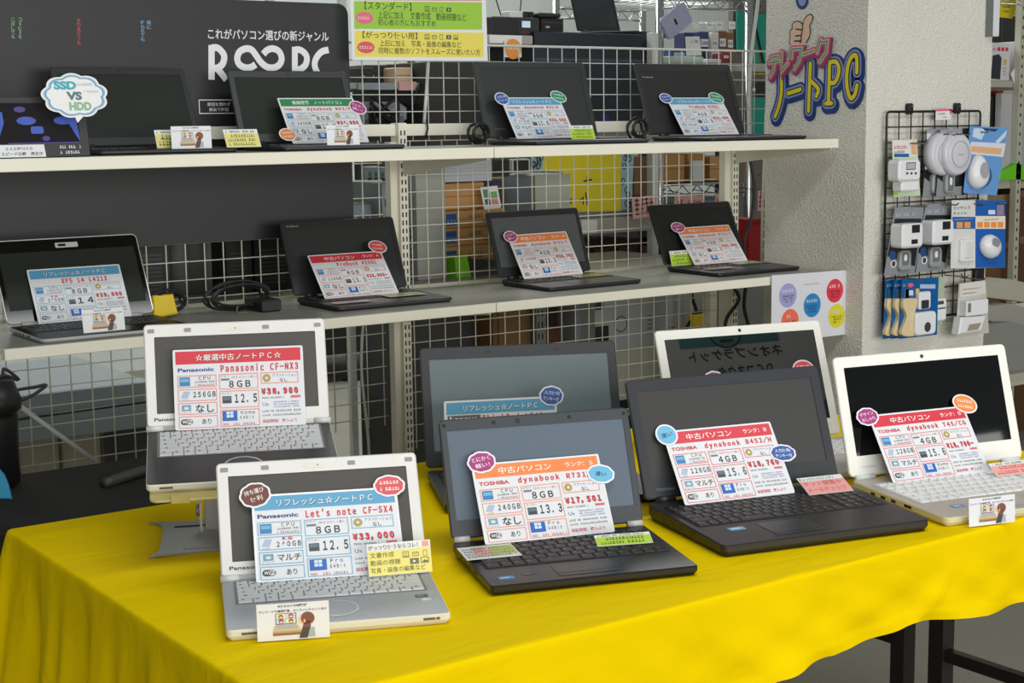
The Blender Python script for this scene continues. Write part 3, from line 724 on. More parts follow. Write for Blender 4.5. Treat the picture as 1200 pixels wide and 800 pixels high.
CARDS = {'A': (-0.1030, -0.0098, -0.0128, 0.4602, 1.0027, 0.1316),
 'B': (-0.1001, -0.0261, -0.0054, 0.6820, 1.0116, 0.1364),
 'C': (-0.1153, -0.0365, 0.0297, 0.5714, 1.0157, 0.1315),
 'D': (-0.1419, -0.0461, -0.0099, 0.6668, 1.0042, 0.1385),
 'E': (-0.1415, -0.0556, 0.0033, 0.6291, 1.0040, 0.1337),
 'F': (-0.1619, -0.0498, 0.0193, 0.0066, 1.0057, 0.1369),
 'G': (-0.1050, -0.0600, 0.0000, 0.4500, 1.0000, 0.1320),
 'I': (-0.0603, -0.0718, 0.0203, 0.6081, 0.9961, 0.1325),
 'J': (-0.1238, -0.0661, 0.1481, 0.5724, 0.9892, 0.1301),
 'K': (-0.0975, -0.0482, -0.0031, 0.6526, 1.0034, 0.1359),
 'L': (-0.1040, -0.0123, -0.0151, 0.5236, 1.0082, 0.1308),
 'M': (-0.1238, -0.0839, -0.0102, 0.7242, 0.9929, 0.1342),
 'N': (-0.1120, -0.0461, 0.0380, 0.5751, 1.0036, 0.1370),
 'O': (-0.0854, -0.0428, 0.0038, 0.6930, 1.0015, 0.1353)}
RED_H, BLUE_H, ORG_H, GRN_H = (216, 58, 72), (92, 164, 204), (240, 138, 74), (52, 140, 84)
RB, BB, OB, GB = (220, 104, 104), (128, 178, 206), (232, 142, 112), (150, 176, 160)
MAG, NAVY, SKY, ORG, TEAL, BRN, RDD = (168, 60, 128), (58, 92, 166), (112, 184, 224), (236, 142, 72), (44, 146, 106), (112, 58, 48), (222, 80, 86)
LT = ['とにかく', '軽い！']; NP = ['入力便利', 'テンキー付']
TOSH = (196, 48, 66)
price_card('A', 'white price card with red header and red-orange boxes leaning on the raised silver laptop', '☆厳選中古ノートＰＣ☆', RED_H, None, 'Panasonic', (40, 78, 150), 'Panasonic CF-NX3', (232, 130, 112), '256GB', 'なし', '8GB', '12.5', 'Home', '¥38,980', hdark=(90, 30, 36))
price_card('B', 'white price card with blue header, brown and red cloud badges, on the front silver laptop', 'リフレッシュ☆ノートＰＣ', BLUE_H, None, 'Panasonic', (40, 60, 130), "Let's note CF-SX4", (110, 174, 206), '240GB', 'マルチ', '8GB', '12.5', 'Pro', '¥33,000', [(.006, .136, .047, .041, BRN, 'cloud', ['持ち運び', '便利'], (255, 244, 240), .25), (.2022, .138, .048, .036, RDD, 'cloud', ['~a', '~bb'])], True, hdark=(40, 70, 96))
price_card('C', 'white price card with orange header, magenta cloud and light blue badges, on the slate-screen laptop', '中古パソコン', ORG_H, 'ランク：S', 'TOSHIBA', TOSH, 'dynabook R731/C', (232, 146, 112), '240GB', 'なし', '8GB', '13.3', 'Pro', '¥17,501', [(.018, .1335, .048, .0366, MAG, 'cloud', LT, (255, 240, 250), .12), (.21, .097, .047, .033, SKY, 'cloud', ['速い'], (30, 34, 40), -.15)])
price_card('D', 'white price card with red header, light blue and navy badges, on the large dark laptop', '中古パソコン', RED_H, 'ランク：B', 'TOSHIBA', TOSH, 'dynabook B452/H', (224, 96, 100), '128GB', 'マルチ', '4GB', '15.6', 'Pro', '¥18,760', [(.0066, .131, .041, .040, SKY, 'ellipse', ['速い'], (30, 34, 40), .2), (.2138, .0755, .051, .034, NAVY, 'cloud', NP, (255, 255, 255), -.05)])
price_card('E', 'white price card with red header, magenta and orange badges, on the white laptop at right', '中古パソコン', RED_H, 'ランク：B', 'TOSHIBA', TOSH, 'dynabook T45/CG', (224, 104, 106), '128GB', 'マルチ', '4GB', '15.6', 'Home', '¥18,700-', [(-.0026, .131, .048, .036, MAG, 'cloud', ['デザイン', 'おしゃれ'], (255, 240, 250), .12), (.2151, .137, .052, .039, ORG, 'ellipse', ['~ab', '~a'], (255, 244, 230), -.25)])
price_card('F', 'white price card with blue header mostly hidden behind the slate-screen laptop', 'リフレッシュ☆ノートＰＣ', BLUE_H, None, 'Lenovo', (255, 255, 255), 'ThinkPad L540', BB, '240GB', 'マルチ', '4GB', '15.6', 'Pro', '¥25,000', [(.2009, .1378, .047, .038, NAVY, 'cloud', NP, (235, 240, 255), -.15)], hdark=(40, 70, 96), bstyle='box')
price_card('G', 'white price card on the reflective white laptop with only two badge tops showing', '中古パソコン', RED_H, 'ランク：B', 'TOSHIBA', TOSH, 'dynabook T45', RB, '128GB', 'マルチ', '4GB', '15.6', 'Home', '¥18,700', [(.004, .150, .046, .036, MAG, 'cloud', ['デザイン', 'おしゃれ']), (.2075, .156, .050, .040, RDD, 'ellipse', ['~a', '~b'])])
price_card('L', 'white price card with blue header on the glossy silver-rimmed laptop', 'リフレッシュ☆ノートＰＣ', BLUE_H, None, None, None, 'XPS 14 L421X', BB, '240GB', 'なし', '8GB', '14', 'Home', '¥39,000', (), True, hdark=(40, 70, 96))
price_card('M', 'white price card with red header and one red badge on the lower shelf', '中古パソコン', RED_H, 'ランク：A', None, None, 'ProBook 430G1', (224, 110, 112), '128GB', 'なし', '4GB', '13.3', 'Pro', '¥25,000-', [(.2043, .147, .051, .0405, RDD, 'ellipse', ['~ab', '~b'], (255, 240, 240), -.2)])
price_card('N', 'white price card with orange header on the grey-screen laptop of the lower shelf', '中古パソコン', ORG_H, 'ランク：B', 'TOSHIBA', TOSH, 'dynabook R732/F', OB, '240GB', 'なし', '4GB', '13.3', 'Pro', '¥20,702', [(.0104, .1315, .049, .0367, MAG, 'spiky', LT, (255, 240, 250), .1)])
price_card('O', 'white price card with orange header on the rightmost laptop of the lower shelf', '中古パソコン', ORG_H, 'ランク：B', 'TOSHIBA', TOSH, 'dynabook R732/F', OB, '240GB', 'なし', '4GB', '13.3', 'Pro', '¥20,900', [(.0089, .136, .0546, .0398, MAG, 'spiky', LT, (255, 240, 250), .1)])
price_card('I', 'white price card with green header on the upper shelf', '無線搭載 ノートパソコン', GRN_H, None, 'TOSHIBA', TOSH, 'dynabook R63/P', GB, '240GB', 'なし', '8GB', '13.3', 'Pro', '¥34,980', [(-.006, .0256, .045, .0367, ORG, 'ellipse', ['~ab', '~b']), (.2122, .1024, .0485, .0413, MAG, 'spiky', LT, (255, 240, 250), -.4)])
price_card('J', 'white price card with blue header beside a lime card on the upper shelf', 'リフレッシュ☆ノートＰＣ', BLUE_H, None, 'TOSHIBA', TOSH, 'dynabook B35/R', BB, '240GB', 'マルチ', '4GB', '15.6', 'Pro', '¥33,350', [(.0046, .1255, .049, .0407, NAVY, 'spiky', NP, (235, 240, 255), .1), (.2054, .132, .0556, .0392, TEAL, 'spiky', ['~ab', '~b'], (235, 255, 245), -.2)], True)
price_card('K', 'white price card with blue header on the rightmost laptop of the upper shelf', 'リフレッシュ☆ノートＰＣ', BLUE_H, None, None, None, 'ProBook 450G1', BB, '240GB', 'マルチ', '4GB', '15.6', 'Pro', '¥33,060', [(-.0028, .133, .048, .0376, NAVY, 'spiky', NP, (235, 240, 255), .1), (.1913, .134, .057, .0417, TEAL, 'spiky', ['~ab', '~b'], (235, 255, 245), -.2)], True)

# ------------------------------------------------------------------ small cards
def card_frame(p0, yaw, lean):
    cx = Vector((math.cos(yaw), math.sin(yaw), 0)); bk = Vector((-math.sin(yaw), math.cos(yaw), 0))
    return cx, Vector((0, 0, 1))*math.cos(lean)+bk*math.sin(lean)
def person_card(label, p0, yaw, lean, w, h):
    mb = MB(); fr = L0; X = lambda u: u*w; Y = lambda v: h*(1-v)
    mb.prism(fr, [(0, 0), (w, 0), (w, h), (0, h)], -.0007, 0, M('white_card_matt', (232, 233, 236), .55, var=.01))
    e = [.0003+.0002*i for i in range(6)]
    mb.text(fr, 'WEBカメラ内蔵機種', X(.29), Y(.115), X(.70), Y(.04), e[0], ink((50, 50, 54)), .03)
    mb.text(fr, 'テレワークや遠隔授業、オンラインチャット向け', X(.03), Y(.245), X(.97), Y(.175), e[0], ink((50, 50, 54)), .02)
    mb.rect(fr, X(.255), Y(.575), X(.545), Y(.27), e[0], ink((58, 96, 104)))
    for i, (u, v, c) in enumerate(((.265, .285, (238, 232, 170)), (.40, .285, (226, 206, 232)), (.265, .42, (190, 214, 238)), (.40, .42, (222, 238, 200)))):
        mb.rect(fr, X(u), Y(v+.13), X(u+.132), Y(v), e[1], ink(c))
    for (u, v) in ((.33, .36), (.47, .345), (.335, .49), (.47, .49)):
        mb.poly(fr, circ(X(u), Y(v), w*.034, h*.055, 16), e[2], ink((120, 66, 50))); mb.poly(fr, circ(X(u), Y(v+.02), w*.024, h*.035, 14), e[3], ink((240, 196, 160)))
        mb.poly(fr, [(X(u-.04), Y(v+.08)), (X(u+.04), Y(v+.08)), (X(u+.025), Y(v+.045)), (X(u-.025), Y(v+.045))], e[3], ink((180, 90, 80)))
    mb.poly(fr, [(X(.215), Y(.76)), (X(.61), Y(.76)), (X(.57), Y(.60)), (X(.23), Y(.60))], e[0], ink((214, 190, 140)))
    mb.poly(fr, [(X(.25), Y(.70)), (X(.575), Y(.70)), (X(.535), Y(.59)), (X(.265), Y(.59))], e[1], ink((170, 178, 178)))
    mb.rect(fr, X(.215), Y(.81), X(.62), Y(.755), e[1], ink((188, 152, 96))); mb.rect(fr, X(.215), Y(.87), X(.60), Y(.81), e[1], ink((140, 92, 66)))
    mb.poly(fr, [(X(.70), Y(.95)), (X(.80), Y(.95)), (X(.79), Y(.69)), (X(.71), Y(.70))], e[1], ink((172, 176, 178)))
    mb.poly(fr, [(X(.575), Y(.97)), (X(.69), Y(.97)), (X(.745), Y(.62)), (X(.63), Y(.66))], e[2], ink((60, 58, 46)))
    mb.poly(fr, circ(X(.625), Y(.475), w*.055, h*.14, 20), e[2], ink((244, 200, 164)))
    mb.poly(fr, circ(X(.70), Y(.44), w*.095, h*.175, 24), e[3], ink((124, 70, 48)))
    mb.poly(fr, [(X(.63), Y(.68)), (X(.72), Y(.68)), (X(.74), Y(.5)), (X(.65), Y(.5))], e[3], ink((124, 70, 48)))
    mb.poly(fr, circ(X(.655), Y(.51), w*.016, h*.05, 12), e[4], ink((240, 178, 140)))
    cx, up = card_frame(p0, yaw, lean)
    return tag(flatobj(mb, 'webcam_card', p0, cx, up), label, 'card', 'white cards with a drawing of a woman at a laptop')
person_card('white card with a woman-at-laptop drawing standing in front of the front silver laptop', (0.831, 1.7515, ZT+.0015), -.44, .098, .093, .048)
person_card('white card with a woman-at-laptop drawing standing in front of the white laptop at right', (2.002, 1.552, ZT+.0015), -.28, .06, .089, .046)
person_card('white card with a woman-at-laptop drawing on the glossy silver-rimmed laptop', (1.107, 3.11, ZL+.0135), .008, .15, .091, .048)
person_card('white card with a woman-at-laptop drawing at left of the upper shelf', (1.359, 3.201, ZU+.0105), -.042, .05, .093, .049)
person_card('white card with a woman-at-laptop drawing on the upper shelf, over the green-header card', (1.728, 3.17, ZU+.0115), -.028, .071, .085, .046)

def icon_row(mb, fr, x, y, s, e, col, n=5):
    k = ink(col)
    for i in range(n):
        q = x+i*s*1.55
        if i == 1: mb.outline(fr, q, y+s*.1, q+s, y+s*.75, s*.1, e, k); mb.poly(fr, [(q+s*.1, y+s*.7), (q+s*.5, y+s*.35), (q+s*.9, y+s*.7), (q+s*.5, y+s*.45)], e, k)
        elif i == 2: mb.outline(fr, q+s*.15, y, q+s*.8, y+s*.95, s*.08, e, k)
        elif i == 3: mb.rect(fr, q, y+s*.1, q+s*1.05, y+s*.85, e, k); mb.poly(fr, [(q+s*.4, y+s*.28), (q+s*.72, y+s*.47), (q+s*.4, y+s*.66)], e+.0002, ink((244, 240, 220)))
        elif i == 4: mb.outline(fr, q, y+s*.05, q+s*1.05, y+s*.85, s*.09, e, k); mb.poly(fr, [(q+s*.15, y+s*.2), (q+s*.45, y+s*.55), (q+s*.62, y+s*.38), (q+s*.75, y+s*.5), (q+s*.92, y+s*.2)], e, k)
        else:
            mb.outline(fr, q, y+s*.15, q+s, y+s*.95, s*.1, e, k); mb.rect(fr, q-s*.08, y, q+s*1.08, y+s*.1, e, k); mb.ring(fr, circ(q+s*.5, y+s*.58, s*.18, n=12), circ(q+s*.5, y+s*.58, s*.11, n=12), e, k)
def note_card(label, p0, yaw, lean, w, h, rgb, head, rows, trgb=(70, 66, 40), icons=False, hrgb=(60, 60, 66), group='small coloured use cards'):
    mb = MB(); fr = L0
    mb.prism(fr, [(0, 0), (w, 0), (w, h), (0, h)], -.0006, 0, M('note_white', (230, 232, 228), .45, var=.01))
    mb.rect(fr, .0006, .0006, w-.0006, h*.76, .0003, ink(rgb))
    if head.startswith('~'): scribble(mb, fr, w*.06, h*.81, w*.9, h*.94, .0003, ink(hrgb), 8)
    else: mb.text(fr, head, w*.02, h*.80, w*.80, h*.95, .0003, ink(hrgb), .008)
    n = len(rows)
    for i, r in enumerate(rows):
        y1 = h*.72-i*h*.70/n; y0 = y1-h*.70/n*.72
        if r.startswith('~'): scribble(mb, fr, w*.08+ (0 if i else w*.1), y0, w*.88, y1, .0005, ink(trgb), i+len(r))
        else: mb.text(fr, r, w*.04, y0, w*.04+min(w*.86, len(r)*(y1-y0)*1.12), y1, .0005, ink(trgb), .004)
    if icons:
        icon_row(mb, fr, w*.55, h*.50, h*.20, .0005, (112, 104, 70), 3); 
        mb.rect(fr, w*.66, h*.28, w*.80, h*.46, .0005, ink((110, 106, 90))); mb.poly(fr, [(w*.71, h*.32), (w*.755, h*.37), (w*.71, h*.42)], .0007, ink((244, 240, 220))); mb.outline(fr, w*.83, h*.29, w*.96, h*.47, .001, .0005, ink((100, 96, 70))); mb.poly(fr, [(w*.85, h*.32), (w*.89, h*.40), (w*.91, h*.36), (w*.93, h*.39), (w*.95, h*.32)], .0005, ink((100, 96, 70)))
        mb.rect(fr, w*.87, h*.80, w*.97, h*.97, .0003, ink((238, 160, 140)))
    cx, up = card_frame(p0, yaw, lean)
    return tag(flatobj(mb, 'use_card', p0, cx, up), label, 'card', group)
YEL, LIME, PINK = (236, 224, 120), (176, 208, 60), (236, 164, 160)
note_card('yellow use card with small icons standing on the front silver laptop', (1.052, 1.846, ZT+.0245), -.363, .30, .092, .046, YEL, 'がっつり使うならコレ！', ['文書作成', '動画の視聴', '写真・画像の編集など'], (96, 84, 30), True)
note_card('pale yellow use card at the left foot of the green-header price card', (1.476, 3.17, ZU+.0115), .03, .45, .085, .044, (226, 220, 128), '~a', ['~a', '~b', '~c'], (110, 100, 50))
note_card('pale yellow use card behind a white card at left of the upper shelf', (1.335, 3.225, ZU+.0125), 0.0, .35, .07, .042, (222, 214, 132), '~a', ['~a', '~b'], (110, 100, 50))
note_card('lime green use card on the right corner of an upper-shelf laptop', (2.47, 3.205, ZU+.0125), -.05, .42, .076, .039, LIME, '~a', ['~a', '~b', '~c'], (70, 90, 30))
note_card('lime green use card at the left hinge of the rightmost lower-shelf laptop', (2.962, 3.372, ZL+.0165), -.06, .30, .080, .045, LIME, '~a', ['~a', '~b', '~c'], (70, 90, 30))
note_card('lime green use card lying on the keyboard of the slate-screen laptop', (1.408, 1.772, ZT+.0235), -.40, 1.06, .088, .024, LIME, '~a', ['~a', '~b'], (70, 90, 30))
note_card('pink use card lying on the keyboard of the large dark laptop', (1.878, 1.786, ZT+.0285), -.27, 1.15, .087, .048, PINK, 'ちょっと使いにピッタリ', ['ネット閲覧や', 'メールチェック'], (200, 90, 90))
note_card('pink use card behind the keyboard of the white laptop at right', (2.252, 1.689, ZT+.0235), -.235, .88, .085, .03, PINK, '~a', ['~a', '~b'], (200, 90, 90))
note_card('pink and white card on the half-hidden reflective white laptop', (2.29, 2.06, ZT+.024), -.245, .35, .062, .07, PINK, '~a', ['~a', '~b', '~c'], (200, 90, 90))
# a printed slip lying flat on the slate-screen laptop
mb = MB(); mb.prism(L0, [(0, 0), (.085, 0), (.085, .062), (0, .062)], -.0006, 0, M('note_white', (230, 232, 228)))
mb.rect(L0, .02, .014, .045, .056, .0003, ink((230, 172, 168))); mb.rect(L0, .045, .014, .084, .056, .0003, ink((190, 206, 110)))
for i in range(4): scribble(mb, L0, .004, .008+.012*i, .08, .014+.012*i, .0005, ink((120, 120, 110)), i)
ca = -.33; sl = .022*.3/.218
o = flatobj(mb, 'use_card', (1.213, 1.836, ZT+.0225), (math.cos(ca), math.sin(ca), 0), (-math.sin(ca)*1.0, math.cos(ca), sl)); tag(o, 'white slip with pink and green print lying on the left of the slate-screen laptop', 'card', 'small coloured use cards')
# translucent slips on the lower-shelf palm rests
for (key, u, v, w, h, c, lab) in (('M', .02, -.150, .11, .055, (196, 196, 150), 'pale slip lying on the right palm rest of the lower-shelf laptop with the red badge'), ('M', -.15, -.185, .10, .03, (206, 170, 166), 'pinkish slip lying on the left palm rest of the lower-shelf laptop with the red badge'),
        ('N', .03, -.105, .10, .05, (176, 170, 96), 'yellowish slip lying on the grey-screen laptop of the lower shelf'), ('O', .03, -.105, .10, .05, (186, 184, 140), 'yellowish slip lying on the rightmost laptop of the lower shelf'), ('O', -.13, -.165, .10, .035, (150, 120, 120), 'dull pink slip lying on the left of the rightmost lower-shelf laptop')):
    p = LP[key]; a = p['a']; ux = Vector((math.cos(a), math.sin(a), 0)); uy = Vector((-math.sin(a), math.cos(a), 0)); s = p['th']*.3/p['D']
    mb = MB(); mb.prism(L0, [(0, 0), (w, 0), (w, h), (0, h)], -.0004, 0, M('slip_%d_%d_%d' % c, c, .25)); scribble(mb, L0, .01, h*.55, w*.8, h*.7, .0003, ink((150, 146, 110)), 2); scribble(mb, L0, .01, h*.25, w*.7, h*.4, .0003, ink((150, 146, 110)), 3)
    q = Vector((p['x'], p['y'], p['z']+p['th']*(1+.3*v/p['D'])+.0035))+ux*u+uy*v
    tag(flatobj(mb, 'use_card', q, ux, uy+Vector((0, 0, s))), lab, 'card', 'small coloured use cards')
# ------------------------------------------------------------------ signs
def atz(px, py, Z):
    d = CF + CR*((px-600.0)/FPX) - CU*((py-400.0)/FPX)
    return CAM_LOC + d*((Z-CAM_LOC.z)/d.z)
_RB = [0]
def ribbon(mb, fr, pts, w, off, mat, round_=True):
    _RB[0] = (_RB[0]+1) % 40; off += 9e-6*_RB[0]
    pts = [Vector(p) for p in pts]; n = len(pts); A = []; B = []
    for i in range(n):
        d = (pts[min(i+1, n-1)]-pts[max(i-1, 0)]).normalized(); q = Vector((-d.y, d.x))
        k = 1.0
        if 0 < i < n-1:
            d1 = (pts[i]-pts[i-1]).normalized(); q1 = Vector((-d1.y, d1.x)); k = 1/max(.6, q.dot(q1))
        A.append(pts[i]+q*(w/2*k)); B.append(pts[i]-q*(w/2*k))
    mb.add([fr.p(p.x, p.y, off) for p in B+A], [(i, i+1, n+i+1, n+i) for i in range(n-1)], mat)
    if round_:
        for p, q, sg in ((pts[0], pts[1], 1), (pts[-1], pts[-2], 1)):
            d = (p-q).normalized(); a0 = math.atan2(d.y, d.x)
            mb.poly(fr, [(p.x+w/2*math.cos(a0+math.radians(t)), p.y+w/2*math.sin(a0+math.radians(t))) for t in range(-90, 91, 15)], off, mat)
def smooth(P, k=6):
    out = []; n = len(P)
    for i in range(n-1):
        p0, p1, p2, p3 = (Vector(P[max(i-1, 0)]), Vector(P[i]), Vector(P[i+1]), Vector(P[min(i+2, n-1)]))
        for j in range(k):
            t = j/k
            out.append(0.5*((2*p1)+(p2-p0)*t+(2*p0-5*p1+4*p2-p3)*t*t+(3*p1-p0-3*p2+p3)*t**3))
    out.append(Vector(P[-1])); return out

# --- black promotional board behind the left of the shelves
YB_ = 3.5385
BF = wallfr(0, YB_, 0)
def bxz(px, py): q = at(px, py, YB_); return (q.x, q.z)
mb = MB()
BLK = M('matt_black_board', (33, 32, 36), 0.5, var=0.05, vscale=2)
x0, z0 = 0.962, bxz(200, 285)[1]-0.003; x1, z1 = bxz(409, 120)[0]+.002, bxz(240, 0)[1]+.003
mb.prism(BF, rrect(x0, z0, x1, z1, .028, 6), 0.0, 0.0045, BLK, .0006)
o = mb.build('promotional_board'); tag(o, 'large black promotional board with white logo lettering behind the upper left laptops', 'sign board')
WHT = ink((236, 236, 238)); E0 = .0049
bd = o
mb = MB()
def cpt(x, y): return bxz(225+x/6.154, 20+y/6.154)
mb.text(BF, 'これがパソコン選びの新ジャンル', *cpt(110, 160), *cpt(978, 105), E0, WHT, .012)
LW = .0165
def logo(pts, sm=True, w=LW):
    Q = [cpt(*p) for p in pts]; ribbon(mb, BF, smooth(Q, 6) if sm else Q, w, E0, WHT, False)
logo([(135, 203), (135, 330), (135, 452)], False)
logo([(135, 222), (180, 224), (218, 262), (226, 297), (212, 342), (178, 367), (150, 370)])
logo([(172, 366), (242, 452)], False)
logo([(452, 342), (425, 360), (385, 366), (338, 345), (320, 300), (338, 250), (385, 228), (425, 238), (458, 280), (490, 325), (530, 358), (578, 366), (622, 345), (640, 300), (622, 250), (578, 228), (535, 240), (508, 268)])
logo([(735, 216), (735, 340), (735, 456)], False)
logo([(735, 236), (775, 238), (812, 268), (822, 305), (808, 350), (770, 378), (745, 380)])
logo([(978, 237), (930, 250), (893, 290), (878, 340), (893, 392), (930, 432), (978, 446)])
mb.outline(BF, *bxz(232.5, 133.5), *bxz(300, 116.5), .0022, E0, WHT)
mb.text(BF, '原因を問わず', *bxz(242, 124.5), *bxz(269, 120), E0, WHT, .012); mb.text(BF, '無償で対応', *bxz(244, 130.5), *bxz(267, 126), E0, WHT, .012)
def vert(chars, px, y0, y1, w, col):
    n = len(chars)
    for i, ch in enumerate(chars):
        a = y0+(y1-y0)*i/n; b = y0+(y1-y0)*(i+.86)/n
        if ch == '｜': mb.rect(BF, *bxz(px-.5, b), *bxz(px+.5, a), E0, ink(col))
        else: mb.text(BF, ch, *bxz(px-w/2, b), *bxz(px+w/2, a), E0, ink(col), .01)
vert('コ｜ヒ｜を', 22.8, 21, 46, 4, (128, 186, 132)); vert('こぼしても', 14.5, 21, 46, 4, (128, 186, 132))
vert('放り投げても', 91.5, 22, 53, 4, (206, 70, 76))
vert('雨に', 173.5, 24.5, 35, 4.4, (120, 176, 214)); vert('降られても', 166.3, 24.5, 49, 4.4, (120, 176, 214))
pr = mb.build('printed_lettering', bd); pr['kind'] = 'stuff'

# --- green and yellow sheet in a clear sleeve hung in front of the wire grid
YS = 3.486
SF = wallfr(0, YS, 0)
def sxz(px, py): q = at(px, py, YS); return (q.x, q.z)
mb = MB()
mb.prism(SF, [sxz(412.5, 70.5), sxz(571.5, 71.5), (sxz(568, 0)[0], 1.86), (sxz(409, 0)[0], 1.86)], 0, .0008, M('sleeve_paper', (232, 236, 234), .22, var=.01))
def sp(x, y): return sxz(400+x/6.667, y/6.667)
def quadpx(a, b, c, d, off, col): mb.poly(SF, [sp(*a), sp(*b), sp(*c), sp(*d)], off, ink(col))
quadpx((100, 226), (1098, 232), (1096, 18), (96, 10), .0012, (156, 204, 62))
quadpx((104, 444), (1112, 447), (1108, 256), (102, 242), .0012, (236, 220, 96))
q0, q1 = sp(98, 2), sp(1094, 8); mb.poly(SF, [q0, q1, (q1[0], 1.84), (q0[0], 1.84)], .0012, ink((226, 150, 160)))
DK = ink((60, 70, 46))
def st_(t, a, b, c, d, bold=.004, col=DK): mb.text(SF, t, *sp(a, d), *sp(c, b), .0016, col, bold)
st_('【スタンダード】', 180, 24, 545, 74, .008); st_('上記に加え 文書作成　動画視聴など', 285, 108, 975, 145); st_('初心者の方にもおすすめ', 285, 160, 735, 198)
st_('【がっつり使い用】', 165, 254, 590, 298, .008); st_('上記に加え 写真・画像の編集など', 298, 326, 935, 361); st_('同時に複数のソフトをスムーズに使いたい方', 290, 384, 1082, 420)
for (x, y, c, kd, t) in ((180, 140, (232, 110, 134), 'cloud', 'たんぽぽ'), (192, 370, (226, 82, 92), 'spiky', '~')):
    a, b = sp(x-70, y+46), sp(x+66, y-46); cx, cy = (a[0]+b[0])/2, (a[1]+b[1])/2
    mb.poly(SF, shape_pts(kd, cx, cy, b[0]-a[0], b[1]-a[1]), .0016, ink(c)); scribble(mb, SF, a[0]+.006, cy-.004, b[0]-.006, cy+.004, .002, WHT, x)
for yy, n in ((90, 4), (307, 5)):
    a = sp(650, yy); icon_row(mb, SF, a[0], a[1], .0145, .0018, (86, 92, 66), n)
tag(mb.build('notice_sheet'), 'green and yellow printed notice in a clear sleeve hanging above the shelf', 'notice')

# --- display terminal at the left end of the upper shelf and its cloud sign
t = thing('demo_display', 'small dark display playing a blue demo at the far left of the upper shelf', 'display')
LE = 0.16; pf = Vector((at(106.5, 183.5, 3.09).x, 3.092, ZU+.001))
DW = 0.232
DF = Fr(pf-Vector((DW, 0, 0)), (1, 0, 0), (0, math.sin(LE), math.cos(LE)))
dh = 0.122
mb = MB(); mb.prism(DF, rrect(0, 0, DW, dh, .004, 3), -.016, 0, M('display_case', (40, 40, 42), .4), .001); cs = mb.build('display_case', t)
mb = MB(); mb.rect(DF, .03, .028, DW-.018, dh-.012, .0004, M('display_glass', (30, 27, 30), .12))
BL = M('demo_blue', (50, 82, 176), .4, emit=.12, var=.15, vscale=60); VI = M('demo_violet', (66, 52, 130), .4, emit=.1)
def dd(u, v): return (.03+u*(DW-.048), .028+v*(dh-.040))
mb.poly(DF, [dd(.04, .78), dd(.165, .78), dd(.175, .52), dd(.09, .04)], .0006, BL); mb.poly(DF, [dd(.885, .50), dd(1.0, .02), dd(.985, .40), dd(.96, .78), dd(.885, .80)], .0006, BL)
mb.rect(DF, *dd(.2, 0), *dd(1, .025), .0006, VI)
for (u, v, a, b, m) in ((.42, .56, .020, .0085, BL), (.83, .56, .020, .0085, BL), (.36, .84, .012, .006, VI)): mb.poly(DF, shape_pts('cloud', *dd(u, v), a*2, b*2), .0008, m)
mb.poly(DF, rrect(*dd(.46, .24), *dd(.60, .42), .004, 3), .0008, BL); mb.poly(DF, circ(*dd(.62, .12), .008, .005), .0008, VI)
mb.build('screen', cs)
mb = MB(); lw = .098
mb.poly(DF, [(.042, .001), (.042+lw, .001), (.042+lw-.002, .026), (.038, .026)], .0007, M('white_card', (226, 228, 232)))
mb.text(DF, 'SSD対HDD', .060, .015, .114, .0215, .001, ink((70, 70, 74)), .02); mb.text(DF, 'スピード比較 再生中', .050, .004, .134, .0115, .001, ink((70, 70, 74)), .02)
mb.build('paper_label', cs)
mb = MB()
for i, y in enumerate((.017, .006)):
    scribble(mb, DF, DW-.062, y, DW-.018, y+.0065, .0007, WHT, 7+i)
mb.build('maker_lettering', cs)
mb = MB(); bk = DF.p(DW*.5, dh*.6, -.016); mb.bar(bk, (bk.x, 3.17, ZU+.003), .03, .003, M('display_case', (40, 40, 42))); mb.build('stand', cs)

SFc = Fr(at(88, 112, 3.075), (1, 0, 0), (0, .12, 1))
mb = MB()
def cl(s):
    P = []
    for i in range(120):
        a = 2*math.pi*i/120; k = .90+.10*abs(math.sin(a*4.5+.4)); P.append((.070*k*math.cos(a)*s, .0455*k*math.sin(a)*s))
    return P
mb.prism(SFc, cl(1), -.001, 0, M('badge_white', (238, 238, 240)))
mb.prism(SFc, [(-.006, -.039), (.016, -.039), (.0, -.055)], -.001, .0001, M('badge_white', (238, 238, 240)))
mb.ring(SFc, cl(.93), cl(.84), .0005, ink((150, 190, 218))); mb.ring(SFc, cl(.88), cl(.85), .0007, ink((96, 146, 186)))
mb.text(SFc, 'SSD', -.042, .012, .004, .029, .0007, ink((60, 170, 190)), .05, False); mb.text(SFc, 'VS', -.018, -.009, .014, .008, .0007, ink((86, 120, 126)), .05, False); mb.text(SFc, 'HDD', -.014, -.030, .032, -.013, .0007, ink((136, 186, 150)), .05, False)
scribble(mb, SFc, .006, .020, .040, .026, .0007, ink((190, 190, 196)), 3); scribble(mb, SFc, .018, .006, .050, .011, .0007, ink((190, 190, 196)), 4)
tag(mb.build('cloud_sign'), 'white cloud-shaped sign reading SSD VS HDD at the top left laptop', 'sign')

